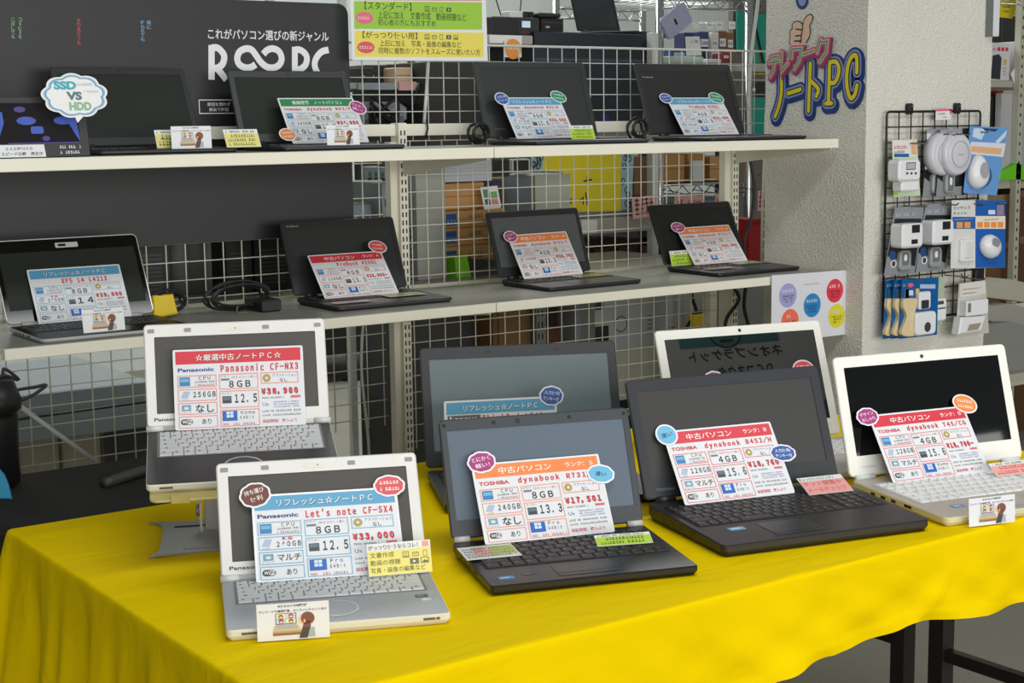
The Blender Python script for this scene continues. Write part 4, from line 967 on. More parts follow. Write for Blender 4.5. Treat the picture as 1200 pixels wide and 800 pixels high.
# --- white notice with five coloured circles hanging from the lower shelf lip
YC = 3.066; CFm = wallfr(0, YC, 0)
def cxz(px, py): q = at(px, py, YC); return (q.x, q.z)
mb = MB(); a = cxz(904, 323); b = cxz(992.5, 316.5); c = cxz(995, 391); x0 = a[0]
mb.prism(CFm, [(x0, c[1]+.001), c, b, (x0+.001, a[1]+.001)], 0, .0008, M('notice_white', (222, 222, 230), .4, var=.01))
for (px, py, col, dk) in ((923, 346, (160, 162, 208), (60, 60, 90)), (951.5, 357.5, (34, 132, 196), (20, 50, 90)), (978, 340.5, (220, 52, 72), (110, 20, 30)), (980, 370, (222, 212, 36), (90, 90, 20)), (925.5, 376, (236, 112, 84), (130, 50, 40))):
    u, v = cxz(px, py); mb.poly(CFm, circ(u, v, .0345, n=32), .0012, ink(col))
    scribble(mb, CFm, u-.024, v+.009, u+.024, v+.0185, .0016, ink((236, 236, 240)), int(px))
    for i in range(3): scribble(mb, CFm, u-.022+.003*i, v-.004-.008*i, u+.023-.003*i, v+.002-.008*i, .0016, ink(dk), int(px)+i)
u, v = cxz(950, 332.5); scribble(mb, CFm, u-.035, v-.002, u+.035, v+.002, .0012, ink((160, 160, 176)), 9)
tag(mb.build('circle_notice'), 'white notice with five coloured circles hanging at the right end of the lower shelf', 'notice')

# --- cut-out lettering and thumbs-up hand on the side of the pillar
PF = Fr((3.362, 0, 0), (0, -1, 0), (0, 0, 1), (-1, 0, 0))
def pp(x, y):
    q = atx(895+x/6.954, 40+y/6.954, 3.362); return (-q.y, q.z)
NB = [[(152, 345), (151, 480), (130, 590), (100, 670)], [(205, 482), (255, 467), (305, 450)], [(388, 240), (380, 430), (372, 625)], [(395, 385), (452, 448), (436, 505)], [(545, 228), (540, 400), (535, 560)], [(545, 228), (600, 228), (622, 300), (592, 388), (545, 398)], [(515, 565), (560, 562)],
      [(766, 310), (766, 195), (742, 172), (704, 222), (684, 330), (690, 450), (716, 522), (750, 492), (768, 418)]]
TW = [[(75, 192), (130, 180)], [(58, 236), (140, 216)], [(102, 228), (96, 290), (70, 345)], [(162, 150), (158, 230), (160, 300), (212, 238)], [(246, 122), (243, 190)], [(246, 122), (324, 116), (308, 215), (266, 285)], [(335, 167), (425, 132)], [(480, 46), (452, 150)], [(476, 68), (534, 56), (526, 145), (476, 225)]]
lt = thing('cutout_lettering', 'blue-edged yellow and pink cut-out lettering with a thumbs-up hand on the pillar side', 'sign', (3.362, 3.2, 1.45))
def layers(strokes, specs, name, z0, sm=True):
    mb = MB()
    for k, (w, col, dx, dy) in enumerate(specs):
        for s in strokes:
            Q = [pp(*p) for p in s]; Q = [(a+dx, b+dy) for a, b in Q]
            ribbon(mb, PF, smooth(Q, 4) if (sm and len(Q) > 2) else Q, w, z0+.0006*k, ink(col))
    return local(mb.build(name), lt)
layers(NB, [(.056, (210, 214, 222), .002, -.004), (.050, (36, 62, 122), .004, -.006), (.044, (36, 62, 122), 0, 0), (.031, (136, 150, 204), 0, 0), (.0195, (28, 28, 30), 0, 0), (.0125, (226, 210, 44), 0, 0)], 'lower_lettering', .001)
layers(TW, [(.029, (216, 206, 216), 0, 0), (.026, (142, 62, 112), .006, -.007), (.026, (142, 62, 112), .003, -.004), (.021, (204, 92, 110), 0, 0), (.0105, (234, 214, 172), 0, 0), (.0055, (76, 152, 140), 0, 0)], 'upper_lettering', .0055, False)
layers([[(300, -340), (318, -272)]], [(.05, (36, 62, 122), 0, 0), (.03, (136, 150, 204), 0, 0)], 'upper_sign_edge', .001)
def hp(x, y):
    q = atx(920+x/16.0, 10+y/16.0, 3.362); return (-q.y, q.z)
mb = MB()
outl = [(140, 725), (100, 620), (118, 540), (105, 470), (120, 410), (155, 385), (150, 310), (190, 262), (270, 255), (345, 300), (375, 215), (440, 135), (490, 125), (520, 165), (495, 255), (462, 330), (475, 430), (450, 540), (390, 640), (340, 710), (250, 722)]
H = [hp(*p) for p in outl]
def area2(P): return sum(P[i-1][0]*P[i][1]-P[i][0]*P[i-1][1] for i in range(len(P)))
H = [tuple(p) for p in smooth(H+[H[0]], 4)[:-1]]
if area2(H) < 0: H.reverse()
mb.poly(PF, inset_poly(H, -.0035), .0018, ink((58, 50, 44))); mb.poly(PF, H, .0024, ink((224, 190, 162)))
for s in ([(225, 385), (330, 400)], [(210, 515), (310, 505)], [(195, 610), (300, 605)], [(345, 300), (335, 420), (318, 510), (310, 620), (255, 715)]):
    ribbon(mb, PF, smooth([hp(*p) for p in s], 4), .0042, .003, ink((58, 50, 44)))
local(mb.build('thumbs_up_hand'), lt)

# ------------------------------------------------------------------ metal stand under the raised laptop
SM = M('stand_steel', (150, 152, 150), .35, .5, var=.04)
a = LP['A']['a']; stt = thing('laptop_stand', 'grey metal desk stand holding up the laptop with the black palm rest', 'stand', (1.03, 2.27, ZT+.001), a)
mb = MB(); K = 0.0026
O = smooth([(-.125, -.115), (-.07, -.108), (.07, -.108), (.125, -.115), (.108, -.08), (.105, .07), (.128, .098), (.07, .094), (-.07, .094), (-.128, .098), (-.105, .07), (-.108, -.08), (-.125, -.115)], 4)[:-1]
O = [(p.x, p.y) for p in O]
mb.prism(WORLD, O, 0.0, K, SM, .0006)
mb.prism(WORLD, rrect(-.07, -.09, .07, -.015, .008, 3), K, K+.0012, SM, .0006)
for x in (-.055, .055): mb.prism(WORLD, rrect(x-.030, .05, x+.030, .060, .004, 3), K, K+.0004, M('slot_shadow', (38, 37, 32)))
mb.build('base_plate', stt)
mb = MB(); mb.prism(WORLD, rrect(-.035, .025, .035, .032, .001, 1), K, .085, SM, .0006)
mb.build('post', stt)
for s in (-1, 1):
    mb = MB(); mb.prism(WORLD, rrect(s*.041-.002, .012, s*.041+.002, .04, .001, 1), K, .05, M('stand_cheek', (214, 210, 196), .4)); mb.build('cheek_plate', stt)
    mb = MB(); f_ = Fr((s*.043, .028, .036), (0, 1, 0), (0, 0, 1), (s, 0, 0)); mb.lathe(f_, [(.011, 0), (.011, .004), (.007, .006), (.004, .006)], SM, 16); mb.build('knob', stt)
ta = LP['A']['tau']; TF = Fr((0.0, -0.195, .835-ZT-.001-.0042), (1, 0, 0), (0, math.cos(ta), math.sin(ta)))
mb = MB(); mb.prism(TF, rrect(-.115, -.002, .115, .19, .012, 4), -.003, 0.0, M('stand_tray', (196, 184, 120), .35, .2), .0008)
for x in (-.07, .07): mb.prism(TF, rrect(x-.014, -.008, x+.014, -.004, .001, 1), -.003, .010, M('stand_tray', (196, 184, 120)))
mb.build('tray', stt)
mb = MB(); mb.bar((0, .028, .08), TF.p(0, .10, -.004), .05, .004, SM); mb.build('arm', stt)

# ------------------------------------------------------------------ leads on the shelves
CB = M('black_cable', (24, 24, 26), .45)
def coil(name, label, cat, c, rx, rz, turns, seed, r=.0032, tilt=.4, extra=None, group=None):
    rr = random.Random(seed); P = []
    n = turns*16
    for i in range(n+1):
        t = 2*math.pi*i/16; k = rr.uniform(.93, 1.07); ph = int(i/16)
        x = c[0]+rx*(1-.10*(ph % 3))*math.cos(t)*k; z = c[2]+rz+.006+rz*(1-.16*(ph % 3))*math.sin(t)*k; y = c[1]+.012*math.sin(t*.5+ph)+tilt*.03*math.cos(t)
        P.append((x, y, max(z, c[2]+r)))
    root = thing(name, label, cat, c, 0, group)
    mb = MB(); mb.tube(smooth(P, 2), r, CB, 7); local(mb.build('lead'), root)
    if extra: extra(root)
    return root
c = at(280, 362, 3.33); c.z = ZL
def ex(root):
    q = at(312, 361, 3.30); mb = MB(); mb.box((q.x-.02, q.y-.02, ZL), (q.x+.03, q.y+.075, ZL+.03), M('adapter_black', (30, 31, 33), .5), .004); local(mb.build('adapter_block'), root)
    mb = MB(); mb.tube(smooth([(q.x-.02, q.y+.03, ZL+.014), (q.x-.06, q.y+.02, ZL+.018), (q.x-.075, q.y, ZL+.004), (q.x-.06, q.y-.02, ZL+.004)], 5), .0014, M('wire_tan', (150, 130, 90)), 6); local(mb.build('thin_wire'), root)
coil('power_adapter', 'black laptop power adapter with coiled lead on the lower shelf', 'power adapter', c, .085, .033, 5, 3, extra=ex)
c = at(198, 362, 3.36); c.z = ZL
def ex2(root):
    mb = MB(); fr = Fr((c.x-.02, c.y-.022, ZL+.034), (1, 0, .2), (0, .3, 1)); mb.prism(fr, [(-.032, -.026), (.028, -.032), (.024, .016), (-.026, .026)], -.008, .006, M('yellow_label', (222, 190, 24), .5), .003); local(mb.build('yellow_plug'), root)
coil('video_cable', 'black cable with yellow plug behind the silver-rimmed laptop on the lower shelf', 'cable', c, .048, .028, 4, 5, extra=ex2)
c = at(562, 168, 3.36); c.z = ZU
coil('coiled_lead', 'black coiled lead at the left of a middle upper-shelf laptop', 'cable', c, .036, .026, 5, 9, .0034, group='coiled leads on the upper shelf')
c = at(748, 160, 3.36); c.z = ZU
coil('coiled_lead', 'black coiled lead left of the rightmost upper-shelf laptop', 'cable', c, .04, .03, 5, 12, .0034, group='coiled leads on the upper shelf')
mb = MB(); q = at(501, 150, 3.50); mb.tube([(q.x, 3.503, 1.392), (q.x+.001, 3.500, 1.37), (q.x-.004, 3.503, 1.347)], .0026, CB, 6); tag(mb.build('cable_tie'), 'black cable tie round the shelf back rail beside the middle upright', 'cable tie')
q1 = at(868, 175, 3.46); 
mb = MB(); mb.tube(smooth([(JX+1.228, 3.47, 1.29), (JX+1.236, 3.45, 1.18), (JX+1.226, 3.45, 1.08), (JX+1.20, 3.452, 1.02), (JX+1.205, 3.455, .955)], 5), .005, CB, 7)
tag(mb.build('hanging_cable'), 'thick black cable hanging beside the right shelf upright', 'cable')
# ------------------------------------------------------------------ behind the wire grids: the back side of the shelving and the shop beyond
def bx(px0, px1, pyt, Y, z0=None, pyb=None):
    """world extent of a front face: x0, x1, z0, z1 at depth Y"""
    pm = (px0+px1)/2; a = at(px0, pyt, Y).x; b = at(px1, pyt, Y).x; z1 = at(pm, pyt, Y).z
    if z0 is None: z0 = at(pm, pyb, Y).z
    return a, b, z0, z1
def crate(name, label, cat, px0, px1, pyt, Y, dep, rgb, z0=None, pyb=None, rough=.5, group=None, bev=.003, deco=None, part=None):
    a, b, q, z = bx(px0, px1, pyt, Y, z0, pyb)
    mb = MB(); mb.box((a, Y, q), (b, Y+dep, z), M('bg_%d_%d_%d' % rgb, rgb, rough, var=.06, vscale=8), bev)
    if deco is None:
        return tag(mb.build(name), label, cat, group)
    root = thing(name, label, cat, ((a+b)/2, Y+dep/2, q), 0, group)
    local(mb.build(part or 'body'), root)
    deco(root, a, b, q, z, Y, dep)
    return root
def front(root, name, f):
    mb = MB(); f(mb); return local(mb.build(name), root)
# back-to-back shelf on the far side
mb = MB(); mb.box((JX-1.2, 3.575, ZL-.03), (JX+1.2, 4.06, ZL-.0006), CREAM, .002); mb.box((JX-1.195, 3.58, ZL-.0006), (JX+1.195, 4.055, ZL), SHTOP)
mb.box((JX-1.2, 3.575, .30), (JX-1.17, 3.60, ZL-.03), CREAM); mb.box((JX+1.17, 3.575, .0), (JX+1.2, 3.60, ZL-.03), CREAM); mb.box((JX-1.2, 3.575, .0), (JX-1.17, 3.60, .31), CREAM)
mb.box((JX-1.2, 4.03, 0), (JX-1.17, 4.055, ZL-.03), CREAM); mb.box((JX+1.17, 4.03, 0), (JX+1.2, 4.055, ZL-.03), CREAM)
tag(mb.build('rear_shelf'), 'grey-topped rear shelf behind the wire grids at lower shelf height', 'shelf')

def pcside(root, a, b, q, z, Y, dep):      # ports and vents on the end that faces the left
    def f(mb):
        fr = Fr((a-.0006, Y+dep, q), (0, -1, 0), (0, 0, 1), (-1, 0, 0)); h = z-q; w = dep
        mb.rect(fr, w*.06, h*.03, w*.94, h*.97, 0, ink((150, 162, 172)))
        for i in range(2):
            for j in range(3): mb.rect(fr, w*(.12+.12*j), h*(.60+.22*i), w*(.20+.12*j), h*(.68+.22*i), .0005, ink((34, 36, 40)))
        for j in range(3): mb.poly(fr, circ(w*(.16+.12*j), h*.93, w*.03, n=10), .0005, ink((60, 110, 90)))
        for i in range(7):
            for j in range(7): mb.rect(fr, w*(.55+.055*i), h*(.15+.055*j), w*(.58+.055*i), h*(.18+.055*j), .0005, ink((70, 76, 82)))
    front(root, 'port_panel', f)
crate('desktop_computer', 'tall grey desktop computer behind the grid just right of the middle upright', 'computer', 487, 521, 196, 3.66, .30, (150, 152, 146), ZL, deco=pcside)
crate('desktop_computer', 'grey desktop computer with ports and vents behind the grey-screen laptop', 'computer', 627, 668, 204, 3.70, .30, (150, 152, 142), ZL, deco=pcside)
crate('dark_case', 'dark grey computer case on top of the tall grey desktop computer', 'computer', 487, 509, 186, 3.68, .22, (70, 74, 74), pyb=196.2)
def blabel(root, a, b, q, z, Y, dep):
    def f(mb):
        fr = wallfr(a, Y-.0006, q); w = b-a; h = z-q
        mb.rect(fr, w*.02, h*.15, w*.19, h*.85, 0, ink((30, 78, 150))); mb.text(fr, '873', w*.04, h*.22, w*.17, h*.45, .0005, ink((150, 190, 230)), .03)
        scribble(mb, fr, w*.38, h*.55, w*.62, h*.78, 0, ink((96, 70, 40)), 3); scribble(mb, fr, w*.55, h*.2, w*.92, h*.42, 0, ink((96, 70, 40)), 4)
        mb.rect(fr, 0, h*.48, w, h*.52, .0002, ink((150, 112, 66)))
    front(root, 'printed_face', f)
CARDB = (186, 142, 88)
def stackbox(px0, px1, ys, Y, dep, rgb, lab, z0=ZL, deco=None):
    z = z0
    for i, y in enumerate(ys):
        crate('cardboard_box', lab[i], 'box', px0, px1, y, Y, dep, rgb, z0=z, deco=deco, group=None, part='carton'); z = at((px0+px1)/2, y, Y).z+.0008
stackbox(521, 592, [287, 266, 246], 3.72, .28, CARDB, ['brown cardboard box at the bottom of the stack behind the grid', 'brown cardboard box with blue label, second from the bottom of the stack', 'brown cardboard box with blue label, third from the bottom of the stack'], deco=blabel)
def plainbox(root, a, b, q, z, Y, dep):
    front(root, 'flap_seam', lambda mb: mb.rect(wallfr(a, Y-.0005, q), 0, (z-q)*.48, b-a, (z-q)*.52, 0, ink((140, 104, 62))))
stackbox(521, 567, [214], 3.75, .25, (190, 142, 84), ['brown cardboard box on top of the labelled stack'], z0=at(556, 246, 3.72).z+.001, deco=plainbox)
crate('black_carton', 'black and blue carton behind the little framed sign', 'box', 568, 588, 210, 3.80, .2, (40, 44, 70), z0=at(556, 246, 3.72).z+.001)
crate('cardboard_box', 'small brown cardboard box left of the ported desktop computer', 'box', 589, 605, 207, 3.86, .14, CARDB, z0=at(556, 246, 3.72).z+.001)
# tilted picture card
q = at(568, 244, 3.70); mb = MB(); fr = Fr((q.x, 3.70, at(556, 246, 3.72).z+.001), (1, .05, .05), (-.05, .25, 1)); mb.prism(fr, [(0, 0), (.062, 0), (.062, .066), (0, .066)], -.003, 0, M('note_white', (230, 232, 228))); mb.rect(fr, .006, .034, .028, .058, .0004, ink((90, 130, 120))); mb.rect(fr, .032, .03, .056, .05, .0004, ink((120, 170, 100))); mb.rect(fr, .03, .008, .054, .028, .0004, ink((220, 130, 150))); mb.rect(fr, .006, .010, .026, .030, .0004, ink((90, 90, 110)))
tag(mb.build('picture_card'), 'small tilted white picture card leaning on the boxes behind the grid', 'card')
# white sheets above the boxes
a, b, q0, z1 = bx(509, 576, 183, 3.70, pyb=213); mb = MB(); mb.box((a, 3.70, at(540, 213, 3.70).z), (b, 3.94, at(540, 183, 3.70).z), M('paper_ream', (190, 194, 204), .6), .002); fr = wallfr(a, 3.6992, q0)
for i in range(5): mb.rect(fr, .01, .008+.010*i, b-a-.01, .0088+.010*i, 0, ink((150, 156, 172)))
tag(mb.build('paper_stack'), 'pale stack of white paper packs on top of the cardboard boxes', 'paper')
def screenf(root, a, b, q, z, Y, dep):
    front(root, 'dark_screen', lambda mb: mb.rect(wallfr(a, Y-.0008, q), (b-a)*.08, (z-q)*.1, (b-a)*.92, (z-q)*.9, 0, ink((16, 16, 17))))
crate('small_monitor', 'small black monitor behind the grid under the shelf joint', 'monitor', 576, 597, 186, 3.75, .03, (56, 58, 58), pyb=207, deco=screenf)
crate('small_monitor', 'small black monitor with white edge beside the pale blue sheet', 'monitor', 600, 621, 186, 3.78, .03, (200, 200, 196), pyb=203, deco=screenf)
# green and silver packet at the foot of the boxes
q = at(535, 311, 3.66); mb = MB(); mb.loft([[(q.x+x, 3.66+y*.8, ZL+.0005) for x, y in ((0, 0), (.19, .0), (.19, .12), (0, .12))], [(q.x+x+.004, 3.66+y*.8+.01, ZL+.045+(.012 if x < .1 else -.01)) for x, y in ((0, 0.01), (.18, .02), (.18, .10), (0, .10))]], M('packet_black', (44, 46, 48), .25))
mb.loft([[(q.x+x-.002, 3.657+y*.8, ZL+.0005) for x, y in ((0, 0), (.05, .0), (.05, .125), (0, .125))], [(q.x+x+.002, 3.655+y*.8+.01, ZL+.062) for x, y in ((0, 0.01), (.045, .015), (.045, .10), (0, .10))]], M('packet_green', (128, 206, 40), .35))
tag(mb.build('plastic_packet'), 'green-ended silver plastic packet lying at the foot of the cardboard boxes', 'packet')

# big hand-written yellow sheet and its blue-spotted edges
YY = 4.196; fr = wallfr(0, YY, 0)
def yxz(px, py): q = at(px, py, YY); return (q.x, q.z)
mb = MB(); mb.prism(fr, [yxz(650, 249), yxz(727.5, 247), yxz(727.5, 172), yxz(636, 172), yxz(636, 200), yxz(660, 202)], 0, .001, M('yellow_sheet', (214, 196, 22), .5, var=.08, vscale=5))
K_ = ink((36, 34, 20))
for s in ([(684, 212), (693, 210.5)], [(688, 206), (688.5, 217)], [(663, 233), (664, 238), (669, 238), (669, 233)], [(673, 233), (673, 240)], [(679, 235), (683, 231), (683, 239)], [(686, 226), (688, 240)]): ribbon(mb, fr, [yxz(*p) for p in s], .0055, .0016, K_)
o = mb.build('handwritten_sheet'); tag(o, 'large yellow handwritten sheet hanging behind the right wire grid', 'sheet')
for (x0, x1, y0, y1, lab) in ((727.8, 740, 172, 246, 'pale blue spotted paper strip right of the yellow handwritten sheet'), (622, 636, 172, 200, 'pale blue spotted paper strip left of the yellow handwritten sheet')):
    mb = MB(); mb.prism(fr, [yxz(x0, y1), yxz(x1, y1), yxz(x1+(3 if x0 > 700 else 0), y0), yxz(x0, y0)], 0, .001, M('pale_blue_sheet', (140, 178, 190), .5)); r = random.Random(int(x0))
    for i in range(12): u = yxz(r.uniform(x0+2, x1-2), r.uniform(y0+3, y1-3)); mb.ring(fr, circ(*u, .010, .012, 12), circ(*u, .006, .008, 12), .0014, ink((40, 52, 66)))
    tag(mb.build('spotted_strip'), lab, 'sheet')
# desk carrying the big printer, with dark goods under it
TYz = at(740, 253, 4.20).z
a, b, q, z = bx(690, 766, 280, 4.42, z0=0.02)
mb = MB(); mb.box((a, 4.42, .0), (b, 4.75, z), M('brown_goods', (74, 44, 34), .6, var=.3, vscale=14)); 
for i in range(5): mb.box((a+.02+.11*i, 4.412, z-.12-.02*(i % 2)), (a+.09+.11*i, 4.42, z-.03), M('bg_%d_%d_%d' % (120, 52, 34), (120, 52, 34)))
tag(mb.build('goods_bin'), 'dark brown bin of goods under the grey work table', 'bin')
# wire rack with crates
RKY = 4.30; CH = M('chrome_post', (206, 208, 208), .18, .9, var=.02)
rk = thing('chrome_rack', 'chrome wire rack standing between the wire grid and the pillar', 'rack', (3.95, RKY, 0))
xa, xb = at(773, 90, RKY).x, at(877, 90, RKY).x
for x in (xa, xb):
    for y in (RKY, RKY+.62):
        mb = MB(); mb.tube([(x, y, 0), (x, y, 2.1)], .0155, CH, 14)
        for k in range(14): mb.tube([(x, y, .06+k*.15), (x, y, .062+k*.15)], .0157, M('chrome_groove', (120, 122, 122), .3, .8), 10)
        local(mb.build('post'), rk)
for zz in (at(820, 7, RKY).z-.01, at(800, 222, RKY).z-.02, .25):
    mb = MB()
    for y in (RKY, RKY+.62):
        mb.tube([(xa, y, zz), (xb, y, zz)], .0045, CH, 8); mb.tube([(xa, y, zz+.038), (xb, y, zz+.038)], .0045, CH, 8)
        n = 12; mb.tube([(xa+(xb-xa)*i/n, y, zz+(.036 if i % 2 else .002)) for i in range(n+1)], .003, CH, 6)
    for i in range(9): x = xa+(xb-xa)*(i+.5)/9; mb.tube([(x, RKY, zz+.038), (x, RKY+.62, zz+.038)], .0025, CH, 6)
    local(mb.build('wire_shelf'), rk)
zr_ = at(800, 222, RKY).z+.024
for (x0, x1, y0, rgb, lab, yy) in ((777, 802, 182, (180, 132, 74), 'brown carton on the chrome rack, left one', RKY+.05), (806, 826, 180, (172, 126, 70), 'brown carton on the chrome rack, middle one', RKY+.06), (832, 866, 183, (186, 140, 84), 'brown carton on the chrome rack, right one', RKY+.05)):
    crate('cardboard_box', lab, 'box', x0, x1, y0, yy, .3, rgb, z0=zr_, deco=plainbox, part='carton')
crate('white_packet', 'white packet in front of the right brown carton on the chrome rack', 'packet', 812, 824, 188, RKY+.02, .02, (206, 208, 204), z0=zr_)
crate('brown_carton', 'dark brown carton left of the chrome rack post behind the grid', 'box', 743, 768, 184, 4.28, .3, (140, 100, 62), z0=TYz+.0, deco=plainbox, part='carton')
CRB = (84, 108, 118)
for (x0, x1, y0, yy, z0, lab) in ((776, 806, 228, RKY+.07, .84, 'blue-grey plastic crate on the chrome rack, left'), (808, 864, 232, RKY+.07, .84, 'blue-grey plastic crate on the chrome rack, right')):
    def rim(root, a, b, q, z, Y, dep): front(root, 'rim', lambda mb: mb.box((a-.006, Y-.006, z-.03), (b+.006, Y, z-.004), M('crate_rim', (104, 130, 140), .4), .002))
    z0 = .30
    crate('plastic_crate', lab, 'crate', x0, x1, y0, yy, .4, CRB, z0=z0, deco=rim)
q = at(812, 236, RKY+.05)
# pink price tags clipped along the rack
for (x0, x1, y0, y1, Yt, rot, lab) in ((742, 770, 232, 257, 4.15, .08, 'pink handwritten tag left of the rightmost lower-shelf laptop'), (790, 825, 227, 239.5, 4.15, -.10, 'pink handwritten tag above the rightmost lower-shelf laptop'), (838, 852, 227, 237, 4.15, -.05, 'narrow pink handwritten tag by the right shelf upright'), (888, 899, 223, 247, 4.0, .0, 'pink handwritten tag half hidden behind the pillar')):
    p = at(x0, y1, Yt); w = at(x1, y1, Yt).x-p.x; h = at(x0, y0, Yt).z-p.z
    fr = Fr(p, (1, 0, rot), (-rot, 0, 1)); mb = MB(); mb.prism(fr, [(0, 0), (w, 0), (w, h), (0, h)], -.001, 0, M('pink_tag', (222, 172, 170), .3))
    n = 2 if h > .06 else 1
    for i in range(n): scribble(mb, fr, w*.1, h*(.15+.42*i), w*.9, h*(.15+.42*i)+min(.03, h*.4), .0006, ink((110, 40, 50)), int(x0)+i)
    mb.bar(fr.p(w*.5, h, -.002), (p.x+w*.5, RKY-.0, p.z+h+.01), .006, .002, M('slot_shadow', (38, 37, 32)))
    tag(mb.build('price_tag'), lab, 'tag', 'pink handwritten tags')
crate('red_box', 'red box standing left of the pillar behind the shelf end', 'box', 877.5, 893, 256, 3.86, .25, (176, 20, 28), z0=.55, deco=lambda root, a, b, q, z, Y, dep: front(root, 'lid_edge', lambda mb: mb.box((a-.003, Y-.003, z-.02), (b+.003, Y, z-.012), M('bg_120_16_22', (120, 16, 22)))))
crate('side_cabinet', 'grey cabinet under the red box behind the shelf end', 'cabinet', 862, 900, 330, 3.80, .5, (150, 152, 150), z0=0)
# teal sleeves hanging right of the chrome post
a, b = at(859, 60, 4.83).x, at(930, 60, 4.83).x; mb = MB(); mb.box((a, 4.83, .2), (b, 4.86, 2.3), M('peg_board', (104, 100, 92), .6), .002)
for i in range(8):
    for j in range(30): mb.poly(wallfr(0, 4.8295, 0), circ(a+.03+(b-a-.06)*i/7, .3+.065*j, .004, n=6), 0, SLOT)
tag(mb.build('peg_board'), 'grey peg board behind the hanging teal sleeves beside the pillar', 'peg board')
for (pts, Y, lab) in (([(863, 12), (873, 12), (873, 60), (864, 60)], 4.80, 'narrow teal sleeve hanging left of the chrome post'), ([(884, 18), (903, 14), (902, 76), (896, 74)], 4.815, 'teal sleeve hanging beside the pillar near the top'), ([(876, 60), (884, 30), (890, 74), (878, 76)], 4.822, 'dark teal sleeve hanging behind the white cord'), ([(876, 114), (899, 112), (899, 172), (874, 172)], 4.80, 'teal sleeve with black top hanging lower beside the pillar')):
    fr = wallfr(0, Y, 0); Q = [(at(*p, Y).x, at(*p, Y).z) for p in pts]
    if area2(Q) < 0: Q.reverse()
    root = thing('teal_sleeve', lab, 'sleeve', (Q[0][0], Y, Q[0][1]), 0, 'hanging teal sleeves'); mb = MB(); mb.prism(fr, Q, -.004, .002, M('teal_plastic', (22, 142, 122), .35, var=.12, vscale=12), .001); local(mb.build('sleeve'), root)
    top = max(Q, key=lambda p: p[1]); mb = MB(); mb.tube(smooth([(top[0], Y, top[1]-.005), (top[0]-.006, Y, top[1]+.03), (top[0]+.004, Y+.02, top[1]+.06)], 4), .002, CH, 6); local(mb.build('hook'), root)
    if pts[0][1] == 114:
        a, b = (at(876, 114, Y), at(898, 96, Y)); mb = MB(); mb.prism(fr, [(a.x, a.z), (b.x, a.z), (b.x, b.z), (a.x+.01, b.z)], -.003, .003, M('bg_30_34_36', (30, 34, 36))); mb.poly(fr, circ((a.x+b.x)/2-.02, (a.z+b.z)/2, .009, n=12), .0036, ink((220, 224, 224))); local(mb.build('black_header'), root)
crate('amber_pack', 'amber packet between the teal sleeves beside the pillar', 'packet', 880, 896, 75, 4.80, .028, (190, 140, 50), pyb=88)
mb = MB(); mb.tube(smooth([at(889, -4, 3.62), at(886, 20, 3.62), at(881, 60, 3.62), at(878, 100, 3.62), at(877.5, 150, 3.62), at(878, 175, 3.62)], 5), .0055, M('white_cord', (216, 218, 216), .35), 8); tag(mb.build('white_cable'), 'thick white cord hanging down in front of the chrome rack', 'cord')
mb = MB(); mb.tube([at(899, 100, 3.60), at(893.5, 240, 3.60), at(892, 306, 3.60)], .004, WIRE, 8)
for i in range(6): p = at(893.5-.3*i, 245+12*i, 3.60); mb.tube([p, (p.x+.05, p.y, p.z+.002)], .0025, WIRE, 6)
tag(mb.build('grid_end_post'), 'thin ivory post of a wire grid between the red box and the pillar', 'post')
# packaged goods hanging on and standing in the rack
q = at(781, 45, 4.28)
fr = Fr(q, (.85, 0, .53), (-.53, 0, .85)); mb = MB(); mb.prism(fr, rrect(.0, -.01, .135, .075, .014, 4), 0, .012, M('lilac_case', (176, 178, 206), .3), .002); mb.prism(fr, rrect(.055, .02, .065, .045, .004, 2), .012, .0126, ink((30, 30, 36))); 
mb.tube(smooth([fr.p(.10, .075, .004), fr.p(.11, .11, .004), Vector((xa+.1, 4.29, q.z+.19))], 4), .002, CH, 6)
tag(mb.build('phone_case_pack'), 'lilac blister pack hanging from the chrome rack', 'packet')
zsh = at(800, 75, 4.5).z
mb = MB(); mb.box((xa+.02, 4.38, zsh-.03), (at(872, 60, 4.62).x, 4.89, zsh), M('table_grey', (168, 168, 160))); 
for x in (xa+.03, xb-.03): mb.box((x-.01, 4.42, 0.), (x+.01, 4.44, zsh-.03), M('dark_leg', (60, 56, 50)))
tag(mb.build('inner_shelf'), 'small shelf inside the chrome rack holding boxed goods', 'shelf')
for (x0, x1, y0, Y, rgb, cat, lab) in ((802, 813, 38, 4.62, (42, 52, 92), 'packet', 'dark blue packet standing in the chrome rack, left'), (819, 834, 37, 4.62, (44, 58, 104), 'packet', 'dark blue packet standing in the chrome rack, right'), (834, 842, 38, 4.60, (196, 196, 190), 'packet', 'narrow white packet right of the dark blue packets'), (842, 852, 36, 4.6, (112, 78, 44), 'book', 'brown packet near the right of the chrome rack'), (852, 860, 38, 4.6, (120, 88, 56), 'book', 'second brown packet near the right of the chrome rack'),
      (787, 805, 58, 4.5, (58, 70, 128), 'box', 'blue box low in the chrome rack, left'), (785, 824, 66, 4.44, (166, 190, 172), 'box', 'pale green box at the front of the chrome rack shelf'), (829, 845, 69, 4.44, (190, 190, 184), 'box', 'pale box right of the pale green box'), (847, 855, 62, 4.5, (120, 26, 34), 'box', 'dark red box at right of the chrome rack shelf')):
    def lb(root, a, b, q, z, Y, dep): front(root, 'printed_face', lambda mb: (mb.rect(wallfr(a, Y-.0006, q), (b-a)*.15, (z-q)*.55, (b-a)*.85, (z-q)*.78, 0, ink((210, 214, 220))), scribble(mb, wallfr(a, Y-.0012, q), (b-a)*.2, (z-q)*.62, (b-a)*.8, (z-q)*.72, 0, ink((60, 64, 80)), x0)))
    crate('boxed_goods', lab, cat, x0, x1, y0, Y, .06, rgb, z0=zsh+.001, deco=lb)
